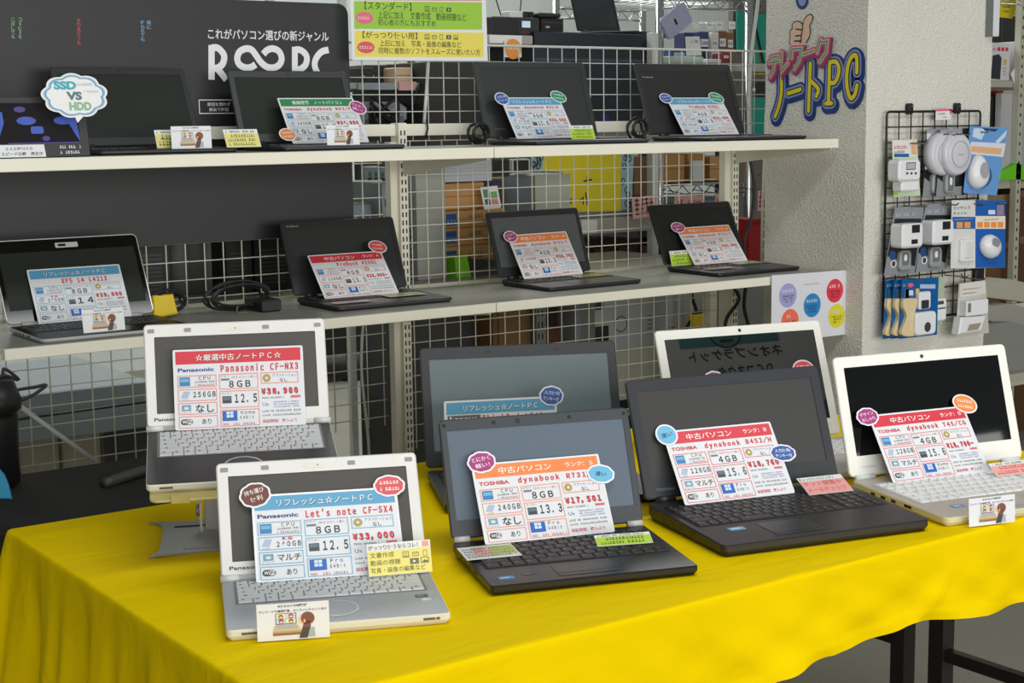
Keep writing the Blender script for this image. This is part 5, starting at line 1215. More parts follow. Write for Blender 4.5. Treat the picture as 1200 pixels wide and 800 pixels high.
fr_ = at(806, 66, 4.43); mb = MB(); f2 = Fr((at(805, 66, 4.42).x, 4.42, at(810, 66, 4.44).z+.001), (1, 0, .03), (0, .3, 1)); mb.prism(f2, [(0, 0), (.075, 0), (.083, .075), (.012, .075)], -.002, 0, M('note_white', (230, 232, 228))); scribble(mb, f2, .034, .05, .074, .062, .0005, ink((40, 44, 70)), 4); tag(mb.build('white_tag_card'), 'white card with dark print standing on the pale green box in the rack', 'card')
for i, (x, lab) in enumerate(((816, 'white hang tag in the chrome rack, leftmost of the row'), (832, 'white hang tag in the chrome rack, second from left'), (843, 'white hang tag in the chrome rack, third from left'), (858, 'white hang tag in the chrome rack, rightmost of the row'))):
    p = at(x-4, 34, 4.58); mb = MB(); f2 = wallfr(p.x, 4.58, p.z); mb.prism(f2, [(0, 0), (.035, 0), (.035, .03), (0, .03)], 0, .001, M('note_white', (230, 232, 228))); 
    if i: scribble(mb, f2, .005, .012, .03, .02, .0014, ink((90, 92, 100)), i)
    mb.tube([f2.p(.017, .028, -.001), f2.p(.017, .03, -.20)], .0015, CH, 6); tag(mb.build('hang_tag'), lab, 'tag', 'white hang tags in the chrome rack')

# ------------------------------------------------------------------ upper background: cabinets with router, printer and laptop
UZ = at(600, 41, 4.22).z
def ptop(root, a, b, q, z, Y, dep):
    def f(mb):
        fr = wallfr(a, Y-.0006, q); w = b-a; h = z-q
        mb.rect(fr, 0, h*.70, w, h*.73, 0, ink((70, 74, 84))); scribble(mb, fr, w*.12, h*.50, w*.20, h*.56, 0, ink((150, 154, 160)), 2); scribble(mb, fr, w*.30, h*.48, w*.42, h*.55, 0, ink((150, 154, 160)), 5)
        mb.rect(fr, w*.55, h*.04, w*.62, h*.14, 0, ink((26, 50, 120)))
    front(root, 'front_panel', f)
q0 = at(700, 150, 4.22).z
crate('office_printer', 'large dark navy office printer behind the upper wire grid', 'printer', 626, 764, 38.5, 4.22, .55, (34, 38, 50), z0=q0, deco=ptop)
t = thing('printer_desk', 'grey desk and stand carrying the large dark printer behind the grid', 'desk', (at(700, 250, 4.2).x, 4.5, 0))
a, b, q, z = bx(622, 741, 150.4, 4.20, z0=TYz); mb = MB(); mb.box((a, 4.20, q), (b, 4.80, z), M('stand_grey', (120, 122, 118), .5), .003); local(mb.build('stand_body'), t)
a2, b2 = a, at(792, 258, 4.20).x; mb = MB(); mb.box((a2, 4.19, TYz-.055), (b2, 4.82, TYz), M('table_grey', (168, 168, 160)), .003); local(mb.build('desk_top'), t)
for x in (a2+.03, b2-.03):
    for y in (4.23, 4.79): mb = MB(); mb.box((x-.018, y-.018, 0), (x+.018, y+.018, TYz-.055), M('dark_leg', (60, 56, 50))); local(mb.build('leg'), t)
mb = MB(); x = at(768, 150, 4.22).x; mb.box((b, 4.22, z-.02), (x, 4.79, z), M('stand_grey', (120, 122, 118))); local(mb.build('stand_top'), t)
mb = MB(); p = at(680, 262, 4.195); w = at(698, 262, 4.195).x-p.x; mb.box((p.x, 4.186, TYz-.05), (p.x+w, 4.19, TYz-.005), M('note_white', (230, 232, 228))); local(mb.build('white_label'), t)
mb = MB(); z1 = at(768, 38, 4.18).z; p = at(768, 60, 4.18); mb.box((p.x-.014, 4.18, 0), (p.x+.014, 4.21, z1+.0), M('white_post', (214, 216, 212), .4), .002); tag(mb.build('white_post'), 'white square post at the right of the large dark printer', 'post')
# open laptop on the printer
z0 = at(700, 38.5, 4.22).z; c = at(705, 38, 4.28)
lapt = laptop('Z', 'open black laptop facing left on top of the large dark printer', dict(x=at(704, 30, 4.52).x, y=4.52, z=z0+.001, a=.40, W=.33, D=.23, L=.22, g=1.80, th=.018), dict(body=(28, 29, 31), screen='scr_top', bs=.012, bt=.012, bb=.022, cam=False, rl=.006)) if M('scr_top', (34, 38, 42), .25) else None
# shelf left of it with devices
t = thing('device_shelf', 'grey shelf with networking devices left of the large dark printer', 'shelf', (at(595, 40, 4.22).x, 4.3, 0))
xa2, xb2 = at(567, 42, 4.22).x, at(624, 42, 4.22).x
mb = MB(); mb.box((xa2, 4.22, UZ-.03), (xb2, 4.7, UZ), M('table_grey', (168, 168, 160)), .002); local(mb.build('board'), t)
mb = MB(); mb.box((xa2, 4.22, at(590, 72, 4.22).z-.02), (xb2, 4.7, at(590, 72, 4.22).z), M('table_grey', (168, 168, 160)), .002); local(mb.build('board'), t)
for x in (xa2+.01, xb2-.01): mb = MB(); mb.box((x-.01, 4.68, 0), (x+.01, 4.70, UZ-.03), M('dark_leg', (60, 56, 50))); local(mb.build('post'), t)
mb = MB(); mb.box((at(574, 40, 4.21).x, 4.212, UZ-.028), (at(612, 40, 4.21).x, 4.22, UZ-.002), M('note_white', (230, 232, 228))); local(mb.build('label_strip'), t)
def lcd(root, a, b, q, z, Y, dep):
    front(root, 'control_panel', lambda mb: (mb.rect(wallfr(a, Y-.0006, q), (b-a)*.55, (z-q)*.1, (b-a)*.98, (z-q)*.92, 0, ink((44, 44, 48))), mb.rect(wallfr(a, Y-.001, q), (b-a)*.62, (z-q)*.45, (b-a)*.80, (z-q)*.80, 0, M('lcd_glow', (186, 214, 226), .3, emit=.35)), scribble(mb, wallfr(a, Y-.001, q), (b-a)*.62, (z-q)*.12, (b-a)*.78, (z-q)*.26, 0, ink((150, 40, 44)), 3)))
crate('label_printer', 'black device with small lit display on the shelf left of the printer', 'device', 577, 632, 20, 4.24, .3, (26, 26, 29), z0=UZ, deco=lcd)
def sock(root, a, b, q, z, Y, dep):
    for k in (.66, .88): front(root, 'socket', lambda mb: mb.box((a+(b-a)*(k-.09), Y-.012, q+.003), (a+(b-a)*(k+.07), Y, z-.002), M('bg_24_24_26', (24, 24, 26))))
crate('power_strip', 'white power strip with two black plugs on top of the device with lit display', 'power strip', 597, 624, 13, 4.28, .05, (220, 222, 220), z0=at(600, 20, 4.24).z, deco=sock)
mb = MB(); p = at(589, 16, 4.40); mb.tube([(p.x, 4.40, at(589, 20, 4.24).z), at(580.5, -3, 4.40)], .0022, CB, 6); tag(mb.build('antenna'), 'thin black antenna at left of the power strip', 'antenna', 'thin antennas')
mb = MB(); p = at(609.5, 12, 4.31); mb.tube([(p.x, 4.31, at(609.5, 13.2, 4.28).z), at(611, -3, 4.31)], .0022, CB, 6); tag(mb.build('antenna'), 'thin black antenna above the white power strip', 'antenna', 'thin antennas')
def drv(root, a, b, q, z, Y, dep):
    front(root, 'front_ports', lambda mb: (mb.rect(wallfr(a, Y-.0006, q), (b-a)*.2, (z-q)*.35, (b-a)*.38, (z-q)*.48, 0, ink((170, 174, 180))), mb.rect(wallfr(a, Y-.0006, q), (b-a)*.02, (z-q)*.68, (b-a)*.98, (z-q)*.72, 0, ink((70, 70, 74)))))
crate('drive_enclosure', 'black drive box right of the device with lit display', 'device', 634, 660, 21, 4.26, .2, (22, 22, 24), z0=at(640, 38.5, 4.22).z+.001, deco=drv)
crate('drive_enclosure', 'flat black device lying on the black drive box', 'device', 631, 657, 15, 4.25, .2, (34, 35, 37), z0=at(640, 21, 4.26).z+.001, bev=.004)
# round orange notice
fr = wallfr(0, 4.205, 0); mb = MB(); a = at(591, 67, 4.205); b = at(610.5, 48, 4.205); mb.prism(fr, [(a.x, a.z), (b.x, a.z), (b.x, b.z), (a.x, b.z)], 0, .002, M('note_white', (230, 232, 228))); u = ((a.x+b.x)/2, (a.z+b.z)/2); mb.poly(fr, circ(*u, .033, n=28), .0024, ink((232, 152, 64))); scribble(mb, fr, u[0]-.026, u[1]-.002, u[0]+.026, u[1]+.012, .003, WHT, 5); mb.box((u[0]-.004, 4.205, b.z-.002), (u[0]+.004, 4.222, UZ-.02), M('dark_leg', (60, 56, 50)))
tag(mb.build('round_notice'), 'small white notice with an orange disc hanging under the device shelf', 'notice')

# left part of the upper background
t = thing('parts_shelf', 'grey parts shelf seen through the upper wire grid under the green notice', 'shelf', (at(450, 105, 4.3).x, 4.5, 0))
xa3, xb3 = at(398, 105, 4.3).x, at(492, 105, 4.3).x; zA = at(450, 97, 4.3).z; zB = at(450, 147, 4.3).z
for zz in (zA, zB): mb = MB(); mb.box((xa3, 4.3, zz-.02), (xb3, 4.8, zz), M('table_grey', (168, 168, 160)), .002); local(mb.build('board'), t)
for x in (xa3+.01, xb3-.01): mb = MB(); mb.box((x-.012, 4.77, 0), (x+.012, 4.795, 1.9), M('white_post', (214, 216, 212))); local(mb.build('post'), t)
mb = MB(); mb.box((at(420, 100, 4.29).x, 4.292, zA-.022), (at(462, 100, 4.29).x, 4.3, zA+.0), M('bg_150_158_166', (150, 158, 166))); local(mb.build('label_strip'), t)
mb = MB(); mb.box((at(468, 100, 4.29).x, 4.290, zA-.024), (at(488, 100, 4.29).x, 4.3, zA+.004), M('pink_tag', (222, 172, 170))); local(mb.build('pink_label'), t)
crate('speaker_box', 'black boxy device on the parts shelf under the green notice, left', 'device', 421, 437, 79, 4.32, .2, (22, 23, 24), z0=zA, deco=drv)
crate('speaker_box', 'taller black boxy device on the parts shelf under the green notice, right', 'device', 429, 452, 76, 4.42, .2, (28, 29, 30), z0=zA, deco=drv)
crate('beige_box', 'small beige box on the parts shelf under the green notice', 'box', 464, 483, 79, 4.34, .12, (214, 186, 152), z0=zA, deco=plainbox)
crate('black_device', 'black adapter right of the small beige box on the parts shelf', 'device', 485, 496, 78, 4.36, .12, (26, 26, 28), z0=zA)
def prn(root, a, b, q, z, Y, dep):
    front(root, 'top_tray', lambda mb: (mb.rect(wallfr(a, Y-.0006, q), (b-a)*.04, (z-q)*.52, (b-a)*.96, (z-q)*.60, 0, ink((60, 90, 120))), mb.rect(wallfr(a, Y-.0006, q), (b-a)*.5, (z-q)*.1, (b-a)*.94, (z-q)*.40, 0, ink((128, 134, 142)))))
crate('white_printer', 'white device on the lower board of the parts shelf behind the upper grid', 'printer', 420, 476, 119, 4.34, .3, (176, 180, 184), z0=zB, deco=prn, bev=.02)
mb = MB(); r = random.Random(4); p = at(452, 140, 4.30)
for k in range(6): mb.tube(smooth([(p.x+r.uniform(-.06, .06), 4.31, zB+.004), (p.x+r.uniform(-.07, .07), 4.30, zB+r.uniform(.03, .1)), (p.x+r.uniform(-.06, .06), 4.32, zB+r.uniform(.0, .04)), (p.x+r.uniform(-.07, .07), 4.31, zB+.004)], 5), .005, CB, 6)
tag(mb.build('tangled_cable'), 'tangle of black cables in front of the white device on the parts shelf', 'cable')
mb = MB(); mb.tube(smooth([at(492, 98, 4.28), at(486, 112, 4.28), at(483, 130, 4.28), at(486, 143, 4.28)], 5), .004, CB, 6); tag(mb.build('hanging_cable'), 'black cable looping down from the parts shelf beside the dark cabinet', 'cable')
crate('dark_cabinet', 'dark charcoal cabinet behind the upper wire grid left of a middle laptop', 'cabinet', 502, 557, 72, 4.25, .5, (52, 50, 48), z0=0.0, deco=lambda root, a, b, q, z, Y, dep: front(root, 'door_seam', lambda mb: mb.rect(wallfr(a, Y-.0008, q), 0, (z-q)*.72, b-a, (z-q)*.725, 0, ink((20, 20, 20)))))
mb = MB(); mb.tube([at(502, 72, 3.60), at(499.5, 110, 3.60), at(497, 144, 3.60)], .0045, M('white_post', (214, 216, 212)), 8); tag(mb.build('leaning_rod'), 'thin white rod leaning against the upper wire grid', 'rod')

# ------------------------------------------------------------------ left: things behind the lower grid
def rackface(root, a, b, q, z, Y, dep):
    def f(mb):
        fr = wallfr(a, Y-.0006, q); w = b-a; h = z-q
        for i in range(9): mb.rect(fr, w*.15, h*(.10+.05*i), w*.8, h*(.125+.05*i), 0, ink((52, 54, 56)))
        for i in range(3): mb.poly(fr, circ(w*(.25+.16*i), h*.70, w*.05, n=12), 0, ink((120, 122, 124)))
    front(root, 'vent_panel', f)
crate('tower_computer', 'black tower computer behind the left grid above the coiled adapter', 'computer', 263, 293, 250, 3.68, .35, (24, 24, 26), ZL, deco=rackface)
crate('tower_computer', 'second black tower computer behind the left grid beside the red-badge laptop', 'computer', 296, 342, 246, 3.70, .35, (19, 19, 21), ZL, deco=rackface)
crate('tower_computer', 'black case behind the left grid next to the silver-rimmed laptop', 'computer', 150, 196, 250, 3.74, .3, (22, 22, 24), ZL, deco=rackface)
mb = MB(); fr = WORLD
for (px, r_, c) in ((208, .03, (110, 112, 112)), (226, .034, (88, 90, 84)), (246, .030, (118, 120, 122)), (256, .02, (70, 72, 72))):
    p = at(px, 300, 3.80); mb.tube([(p.x, 3.80, ZL+.001), (p.x, 3.80, 1.30)], r_, M('tube_%d' % c[0], c, .45), 16)
tag(mb.build('rolled_sheets'), 'grey rolled sheets standing behind the left wire grid', 'rolls', kind='stuff')
def pcports(root, a, b, q, z, Y, dep):
    def f(mb):
        fr = wallfr(a, Y-.0006, q); w = b-a; h = z-q
        mb.rect(fr, w*.04, h*.02, w*.96, h*.98, 0, ink((126, 136, 146)))
        for i in range(3):
            for j in range(3): mb.rect(fr, w*(.18+.24*j), h*(.25+.25*i), w*(.34+.24*j), h*(.33+.25*i), .0005, ink((32, 34, 38)))
    front(root, 'port_panel', f)
crate('grey_computer', 'grey computer with dark ports left of the middle upright', 'computer', 447, 463, 213, 3.72, .3, (118, 124, 130), ZL, deco=pcports)
crate('grey_case', 'grey flat case behind the grid left of the middle upright', 'computer', 412, 446, 238, 3.78, .3, (104, 108, 112), ZL, deco=pcports)
# far desks, cabinets and floor area under the shelves
t = thing('far_desk', 'far grey desk seen low through the left wire grid', 'desk', (at(100, 450, 5.0).x, 5.2, 0))
zD = at(100, 438, 5.3).z; xa4, xb4 = at(-20, 450, 5.0).x, at(178, 450, 5.0).x
mb = MB(); mb.box((xa4, 5.0, zD-.16), (xb4, 5.75, zD), M('desk_grey', (128, 138, 142), .35), .004); local(mb.build('desk_top'), t)
mb = MB(); mb.box((xa4, 5.06, 0), (at(118, 520, 5.06).x, 5.7, zD-.16), M('cabinet_beige', (140, 134, 112), .5)); 
for px in (20, 70, 119): x = at(px, 520, 5.06).x; mb.box((x-.004, 5.052, .02), (x+.004, 5.06, zD-.17), M('seam', (70, 66, 54)))
local(mb.build('drawer_unit'), t)
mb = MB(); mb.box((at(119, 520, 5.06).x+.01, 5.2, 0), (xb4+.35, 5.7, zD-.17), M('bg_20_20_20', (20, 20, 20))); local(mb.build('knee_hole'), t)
mb = MB(); mb.tube([at(-5, 495, 4.95), at(80, 483, 4.95), at(175, 470, 4.95)], .005, CB, 6); tag(mb.build('long_cable'), 'black cable running along the front of the far grey desk', 'cable')
t = thing('far_table', 'dark far table with a grey leg seen under the lower shelf', 'table', (at(470, 390, 7.2).x, 7.3, 0))
xa5, xb5 = at(370, 388, 7.2).x, at(590, 388, 7.2).x; zz = at(470, 383, 7.2).z
mb = MB(); mb.box((xa5, 7.2, zz-.12), (xb5, 8.0, zz+.03), M('bg_26_26_24', (26, 26, 24), .5)); local(mb.build('table_top'), t)
for px in (410, 556):
    x = at(px, 400, 7.3).x; mb = MB(); mb.tube([(x, 7.3, 0), (x, 7.3, zz-.12)], .025, M('leg_grey', (128, 130, 130), .4, .3), 12); mb.tube([(x, 7.3, 0), (x, 7.3, .03)], .05, M('bg_26_26_24', (26, 26, 24)), 14); local(mb.build('leg'), t)
mb = MB(); mb.tube(smooth([at(427, 368, 3.62), at(424, 400, 3.62), at(424, 440, 3.62), at(428, 480, 3.62), at(432, 520, 3.62), at(433, 560, 3.62)], 5), .004, M('white_cord', (216, 218, 216)), 8); tag(mb.build('pale_cable'), 'pale cord hanging behind the grid left of the middle upright', 'cord')
# right: cabinets and machines below the lower shelf
def door(root, a, b, q, z, Y, dep): front(root, 'door_panel', lambda mb: mb.box((a+.02, Y-.006, q+.03), (b-.02, Y, z-.02), M('wood_door', (112, 80, 40), .5, var=.2, vscale=10), .002))
crate('wooden_cabinet', 'brown wooden cabinet under the lower shelf right of the middle upright', 'cabinet', 577, 621, 346, 4.15, .5, (104, 74, 36), 0, deco=door)
mb = MB(); a, b, q, z = bx(622, 633, 335, 4.15, 0); mb.box((a, 4.12, 0), (b, 4.16, z), M('leg_grey', (128, 130, 130), .4, .3))
zz = .1
while zz < z-.03: mb.box((a+.006, 4.1192, zz), (a+.011, 4.12, zz+.02), SLOT); mb.box((a+.022, 4.1192, zz), (a+.027, 4.12, zz+.02), SLOT); zz += .04
tag(mb.build('slotted_post'), 'slotted grey post right of the brown wooden cabinet', 'post')
def shl(root, a, b, q, z, Y, dep):
    for k in range(4): front(root, 'bundle', lambda mb: mb.box((a+.01, Y-.01, q+.2+k*.14), (b-.01, Y+.0, q+.27+k*.14), M('bg_96_58_40', (96, 58, 40), .6, var=.3)))
crate('dark_bookcase', 'dark brown bookcase behind the grid below the grey-screen laptop', 'bookcase', 634, 672, 340, 4.2, .4, (46, 30, 24), 0, deco=shl)
crate('grey_machine', 'narrow grey machine right of the dark bookcase', 'machine', 674, 694, 335, 4.1, .4, (140, 144, 148), 0, deco=lambda root, a, b, q, z, Y, dep: front(root, 'slot', lambda mb: mb.rect(wallfr(a, Y-.0006, q), (b-a)*.55, (z-q)*.5, (b-a)*.65, (z-q)*.97, 0, ink((30, 30, 32)))))
def sew(root, a, b, q, z, Y, dep):
    def f(mb):
        fr = wallfr(a, Y-.0006, q); w = b-a; h = z-q
        for i in range(0): ribbon(mb, fr, smooth([(w*.35+i*.02, h*(.95-.05*i)), (w*.45+i*.02, h*(.94-.05*i)), (w*.5+i*.02, h*(.96-.05*i))], 4), .003, .0002, ink((96, 98, 100)))
        for i in range(5): mb.rect(fr, w*.86, h*(.50+.04*i), w*.94, h*(.515+.04*i), 0, ink((110, 112, 114)))
    front(root, 'vent_strip', f)
    fr = wallfr(a, Y-.0006, q); w = b-a; h = z-q
    front(root, 'opening', lambda mb: mb.rect(fr, 0, h*.40, w*.22, h*.62, 0, ink((30, 30, 32)))); front(root, 'opening', lambda mb: mb.rect(fr, 0, h*.78, w*.14, h*.98, 0, ink((60, 62, 64))))
    front(root, 'dial', lambda mb: mb.ring(fr, circ(w*.42, h*.62, .028, n=24), circ(w*.42, h*.62, .024, n=24), .0002, ink((70, 72, 74))))
crate('white_machine', 'pale grey machine with a round dial behind the grid below the right shelf', 'machine', 697, 768, 333, 4.02, .35, (172, 174, 176), .48, deco=sew)
crate('machine_base', 'pale base board under the grey machine with a round dial', 'board', 698, 772, 410, 4.0, .36, (176, 176, 162), .44)
crate('dark_gap_block', 'black block filling the dark gap under the pale base board', 'cabinet', 698, 776, 426, 4.02, .34, (14, 14, 15), 0)  # near-black box put where only a dark gap shows below the machine
def vents(root, a, b, q, z, Y, dep):
    def f(mb):
        fr = wallfr(a, Y-.0006, q); w = b-a; h = z-q
        for i in range(6): mb.rect(fr, w*.3, h*(.80-.035*i), w*.75, h*(.815-.035*i), 0, ink((110, 112, 116)))
        mb.rect(fr, w*.08, h*.1, w*.1, h*.95, 0, ink((150, 152, 156)))
    front(root, 'vents', f)
crate('white_computer', 'white computer with side vents behind the reflective white laptop, left', 'computer', 782, 796, 330, 3.95, .35, (196, 198, 202), 0, deco=vents)
crate('white_computer', 'wider white computer with vents behind the reflective white laptop, right', 'computer', 797, 834, 328, 3.92, .35, (188, 190, 194), 0, deco=vents)
crate('beige_board', 'beige panel beside the right shelf upright below the lower shelf', 'panel', 836, 851, 328, 3.90, .05, (176, 170, 150), 0, deco=lambda root, a, b, q, z, Y, dep: front(root, 'switch', lambda mb: mb.box((a+.05, Y-.006, z-.14), (a+.07, Y, z-.10), M('bg_24_24_26', (24, 24, 26)))))
c = at(815, 380, 3.86); mb = MB(); mb.tube(smooth([at(811, 330, 3.86), at(811, 348, 3.86), at(816, 366, 3.86), at(808, 378, 3.86), at(800, 392, 3.86)], 5), .006, CB, 7); mb.tube(smooth([at(812, 368, 3.86), at(822, 365, 3.86), at(834, 362, 3.86)], 5), .006, CB, 7)
rt = thing('plug_cable', 'black cable with a yellow plug hanging below the right shelf', 'cable', tuple(c)); local(mb.build('lead'), rt)
mb = MB(); p = at(818, 380, 3.85); mb.box((p.x-.028, 3.845, p.z-.02), (p.x+.028, 3.875, p.z+.035), M('yellow_label', (222, 190, 24)), .006); local(mb.build('yellow_plug'), rt)
for i, P in enumerate(([(858, 335), (866, 350), (852, 372), (849, 392)], [(874, 335), (872, 360), (878, 385), (880, 400)])):
    mb = MB(); mb.tube(smooth([at(*p, 3.46) for p in P], 5), .006, CB, 7); tag(mb.build('hanging_cable'), ['black cable curving left below the right end of the lower shelf', 'black cable dropping straight below the right end of the lower shelf'][i], 'cable')

# ------------------------------------------------------------------ far left foreground corner
t = thing('cloth_table', 'black-covered low table between the yellow cloth and the left wire grid', 'table', (1.3, 3.0, 0))
mb = MB(); mb.box((.62, 2.65, 0.0), (1.42, 3.04, .7), M('black_drape', (17, 16, 16), .8, var=.1), .02); local(mb.build('black_cover'), t)
mb = MB(); mb.tube(smooth([(1.02, 2.80, .708), (1.11, 2.84, .712), (1.19, 2.88, .708), (1.22, 2.90, .710)], 4), .011, M('bag_strap', (60, 60, 58), .5), 8); tag(mb.build('folded_strap'), 'dark grey strap lying on the black-covered low table', 'strap')
t = thing('black_bin', 'black bin with a flared lip at the far left edge', 'bin', (at(-12, 500, 2.95).x, 2.95, .7))
mb = MB(); fr = Fr((at(-14, 500, 2.95).x, 2.95, .701), (1, 0, 0), (0, 1, 0), (0, 0, 1)); zz = at(0, 445, 2.95).z-.701
mb.lathe(fr, [(.045, 0), (.054, .006), (.056, zz-.07), (.056, zz-.06), (.064, zz-.055), (.064, zz-.035), (.052, zz)], M('bin_black', (22, 22, 24), .4), 28); local(mb.build('bin_body'), t)
mb = MB(); p = at(2, 440, 2.98)
mb.tube(smooth([(p.x-.02, 2.98, p.z-.03), (p.x+.0, 2.98, p.z+.0), at(22, 445, 2.98), at(4, 432, 2.98), at(10, 455, 2.98), at(36, 454, 2.98), at(54, 451, 2.98), at(38, 463, 2.98), at(19, 471, 2.98)], 6), .0034, CB, 7); tag(mb.build('looped_cable'), 'thin black cable looping out of the black bin at the far left', 'cable')
mb = MB(); Y = 2.60; fr = wallfr(0, Y, 0); Q = [(at(*p, Y).x, at(*p, Y).z) for p in ((-14, 584), (-14, 545), (-3, 546), (6, 556), (11, 568), (15, 585))]
if area2(Q) < 0: Q.reverse()
mb.prism(fr, Q, -.012, 0, M('blue_plastic', (16, 122, 164), .4), .002); tag(mb.build('blue_panel'), 'blue curved plastic panel at the left edge behind the yellow cloth', 'panel')
mb = MB(); mb.tube([at(18, 472, 3.42), at(113, 541, 3.42)], .0055, M('white_cord', (216, 218, 216)), 8); tag(mb.build('white_rod'), 'pale rod leaning across the left wire grid behind the black-covered table', 'rod')
# ------------------------------------------------------------------ black wire panel with hanging goods on the pillar
YP = 2.984; YG = 2.958
def gx(px, py, Y=YG): q = at(px, py, Y); return (q.x, q.z)
BKW = M('black_wire', (20, 20, 22), .4)
c0, c1, c2, c3 = gx(1040.5, 131, YP), gx(1150, 130, YP), gx(1029.5, 381, YP), gx(1140, 370, YP)
pl = thing('hook_panel', 'black wire hook panel fixed on the front of the pillar', 'wire panel', (c0[0], YP, c2[1]))
x0, x1, z0, z1 = c0[0]-.004, c1[0]-.004, c2[1]+.004, c0[1]
mb = MB(); mb.tube([(x0, YP, z0), (x0, YP, z1-.01), (x0+.003, YP, z1-.003), (x0+.01, YP, z1), (x1-.01, YP, z1), (x1-.003, YP, z1-.003), (x1, YP, z1-.01), (x1, YP, z0+.01), (x1-.004, YP, z0+.003), (x1-.01, YP, z0), (x0, YP, z0)], .0036, BKW, 8); local(mb.build('frame'), pl)
mb = MB()
for i in range(1, 8): x = x0+(x1-x0)*i/8; mb.tube([(x, YP, z0), (x, YP, z1)], .002, BKW, 6)
n = 14
for i in range(1, n): z = z0+(z1-z0)*i/n; mb.tube([(x0, YP-.003, z), (x1, YP-.003, z)], .002, BKW, 6)
local(mb.build('grid_wires'), pl)
for px, py in ((1067.5, 125), (1123.5, 124.5)):
    a = gx(px, py, YP); mb = MB(); mb.prism(wallfr(0, YP, 0), rrect(a[0]-.008, a[1]-.022, a[0]+.008, a[1]+.010, .007, 4), -.014, .003, BKW, .001); mb.prism(wallfr(0, YP, 0), circ(a[0], a[1]+.001, .003, n=12), .003, .0045, M('screw_grey', (140, 140, 140), .3, .7)); local(mb.build('wall_clip'), pl)
for px, py in ((1058, 168), (1092, 158), (1108, 158), (1130, 155), (1058, 241), (1094, 239), (1124, 238), (1150, 238), (1052, 325), (1106, 322), (1126, 325)):
    a = gx(px, py, YP); mb = MB(); mb.tube([(a[0], YP-.003, a[1]+.012), (a[0], YP-.004, a[1]), (a[0], 2.90, a[1]), (a[0], 2.893, a[1]+.006)], .0022, M('hook_steel', (120, 122, 122), .3, .7), 6); local(mb.build('hook'), pl)
def pts(P, Y=YG): return [gx(*p, Y) for p in P]
def ccw(P): return P if area2(P) > 0 else list(reversed(P))
FRG = lambda Y: wallfr(0, Y, 0)
CLEAR = M('clear_blister', (214, 218, 224), .08, trans=.85, var=.01)
PLW = M('white_plastic', (232, 233, 236), .3, var=.02); PLG = M('grey_plastic', (150, 154, 154), .35)
def pack(name, label, cat, P, Y, rgb, rough=.3, group=None, th=.0012):
    q = gx(*P[3], Y); t = thing(name, label, cat, (q[0], Y, q[1]), 0, group)
    mb = MB(); mb.prism(FRG(Y), ccw(pts(P, Y)), -th, 0, M('pk_%d_%d_%d' % rgb, rgb, rough, var=.05, vscale=30)); local(mb.build('backing_card'), t)
    return t
def deco(t, name, Y, f): 
    mb = MB(); f(mb, FRG(Y)); return local(mb.build(name), t)
def bar_px(mb, fr, x0, y0, x1, y1, Y, off, col, tilt=0.0):
    mb.poly(fr, ccw(pts([(x0, y0), (x1, y0-tilt), (x1, y1-tilt), (x0, y1)], Y)), off, ink(col))
def rr_px(mb, fr, x0, y0, x1, y1, Y, d0, d1, mat, r=.006, bev=.002):
    a, b = gx(x0, y1, Y-d1), gx(x1, y0, Y-d1); mb.prism(fr, rrect(a[0], a[1], b[0], b[1], r, 4), d0, d1, mat, bev)
def tx_px(mb, fr, s, x0, y0, x1, y1, Y, off, col, b=.015): mb.text(fr, s, *gx(x0, y1, Y), *gx(x1, y0, Y), off, ink(col), b)
def sc_px(mb, fr, x0, y0, x1, y1, Y, off, col, sd=1): scribble(mb, fr, *gx(x0, y1, Y), *gx(x1, y0, Y), off, ink(col), sd)
# price ticket
t = pack('price_ticket', 'small pink and white price ticket on the top wire of the hook panel', 'ticket', [(1097, 128), (1115, 127), (1114.5, 140), (1096.5, 141)], 2.972, (236, 232, 234))
deco(t, 'printed_face', 2.972, lambda mb, fr: (bar_px(mb, fr, 1097, 128, 1115, 130.5, 2.972, .0004, (232, 96, 140), .8), bar_px(mb, fr, 1113, 128, 1115, 134, 2.972, .0004, (232, 96, 140)), sc_px(mb, fr, 1099, 132, 1108, 134.5, 2.972, .0006, (200, 60, 80), 3), sc_px(mb, fr, 1104, 136.5, 1110, 138, 2.972, .0006, (120, 120, 126), 4)))
# timer plug
Y = 2.958; t = pack('timer_plug', 'white plug-in timer in a green and white blister pack, top left of the hook panel', 'packet', [(1045.5, 164), (1074.5, 163), (1078.5, 229), (1047.5, 231)], Y, (206, 222, 190))
deco(t, 'printed_face', Y, lambda mb, fr: (bar_px(mb, fr, 1046, 164.5, 1074, 184, Y, .0004, (228, 224, 222)), sc_px(mb, fr, 1047.5, 170, 1063, 174.5, Y, .0008, (216, 84, 80), 2), sc_px(mb, fr, 1047.5, 176, 1062, 179.5, Y, .0008, (50, 70, 120), 3), bar_px(mb, fr, 1047.5, 180, 1065, 184, Y, .0008, (40, 92, 150)), bar_px(mb, fr, 1068, 166, 1074, 181, Y, .0008, (226, 178, 130)), bar_px(mb, fr, 1047, 186, 1052, 229, Y, .0004, (150, 206, 90))))
def tm(mb, fr):
    rr_px(mb, fr, 1054, 186.5, 1080, 213, Y, 0, .042, PLW, .012, .006); rr_px(mb, fr, 1057, 210, 1078, 225, Y, 0, .034, PLW, .008, .005)
    f2 = FRG(Y-.0425); a, b = gx(1062, 199, Y-.042), gx(1073, 190, Y-.042); mb.rect(f2, a[0], a[1], b[0], b[1], 0, ink((176, 184, 186))); mb.outline(f2, a[0], a[1], b[0], b[1], .002, .0003, ink((40, 42, 44)))
    for x in (1063, 1068, 1073): a = gx(x, 203, Y-.042); mb.poly(f2, circ(*a, .005, .0035, 10), .0003, ink((60, 62, 66)))
deco(t, 'timer_body', Y, tm)
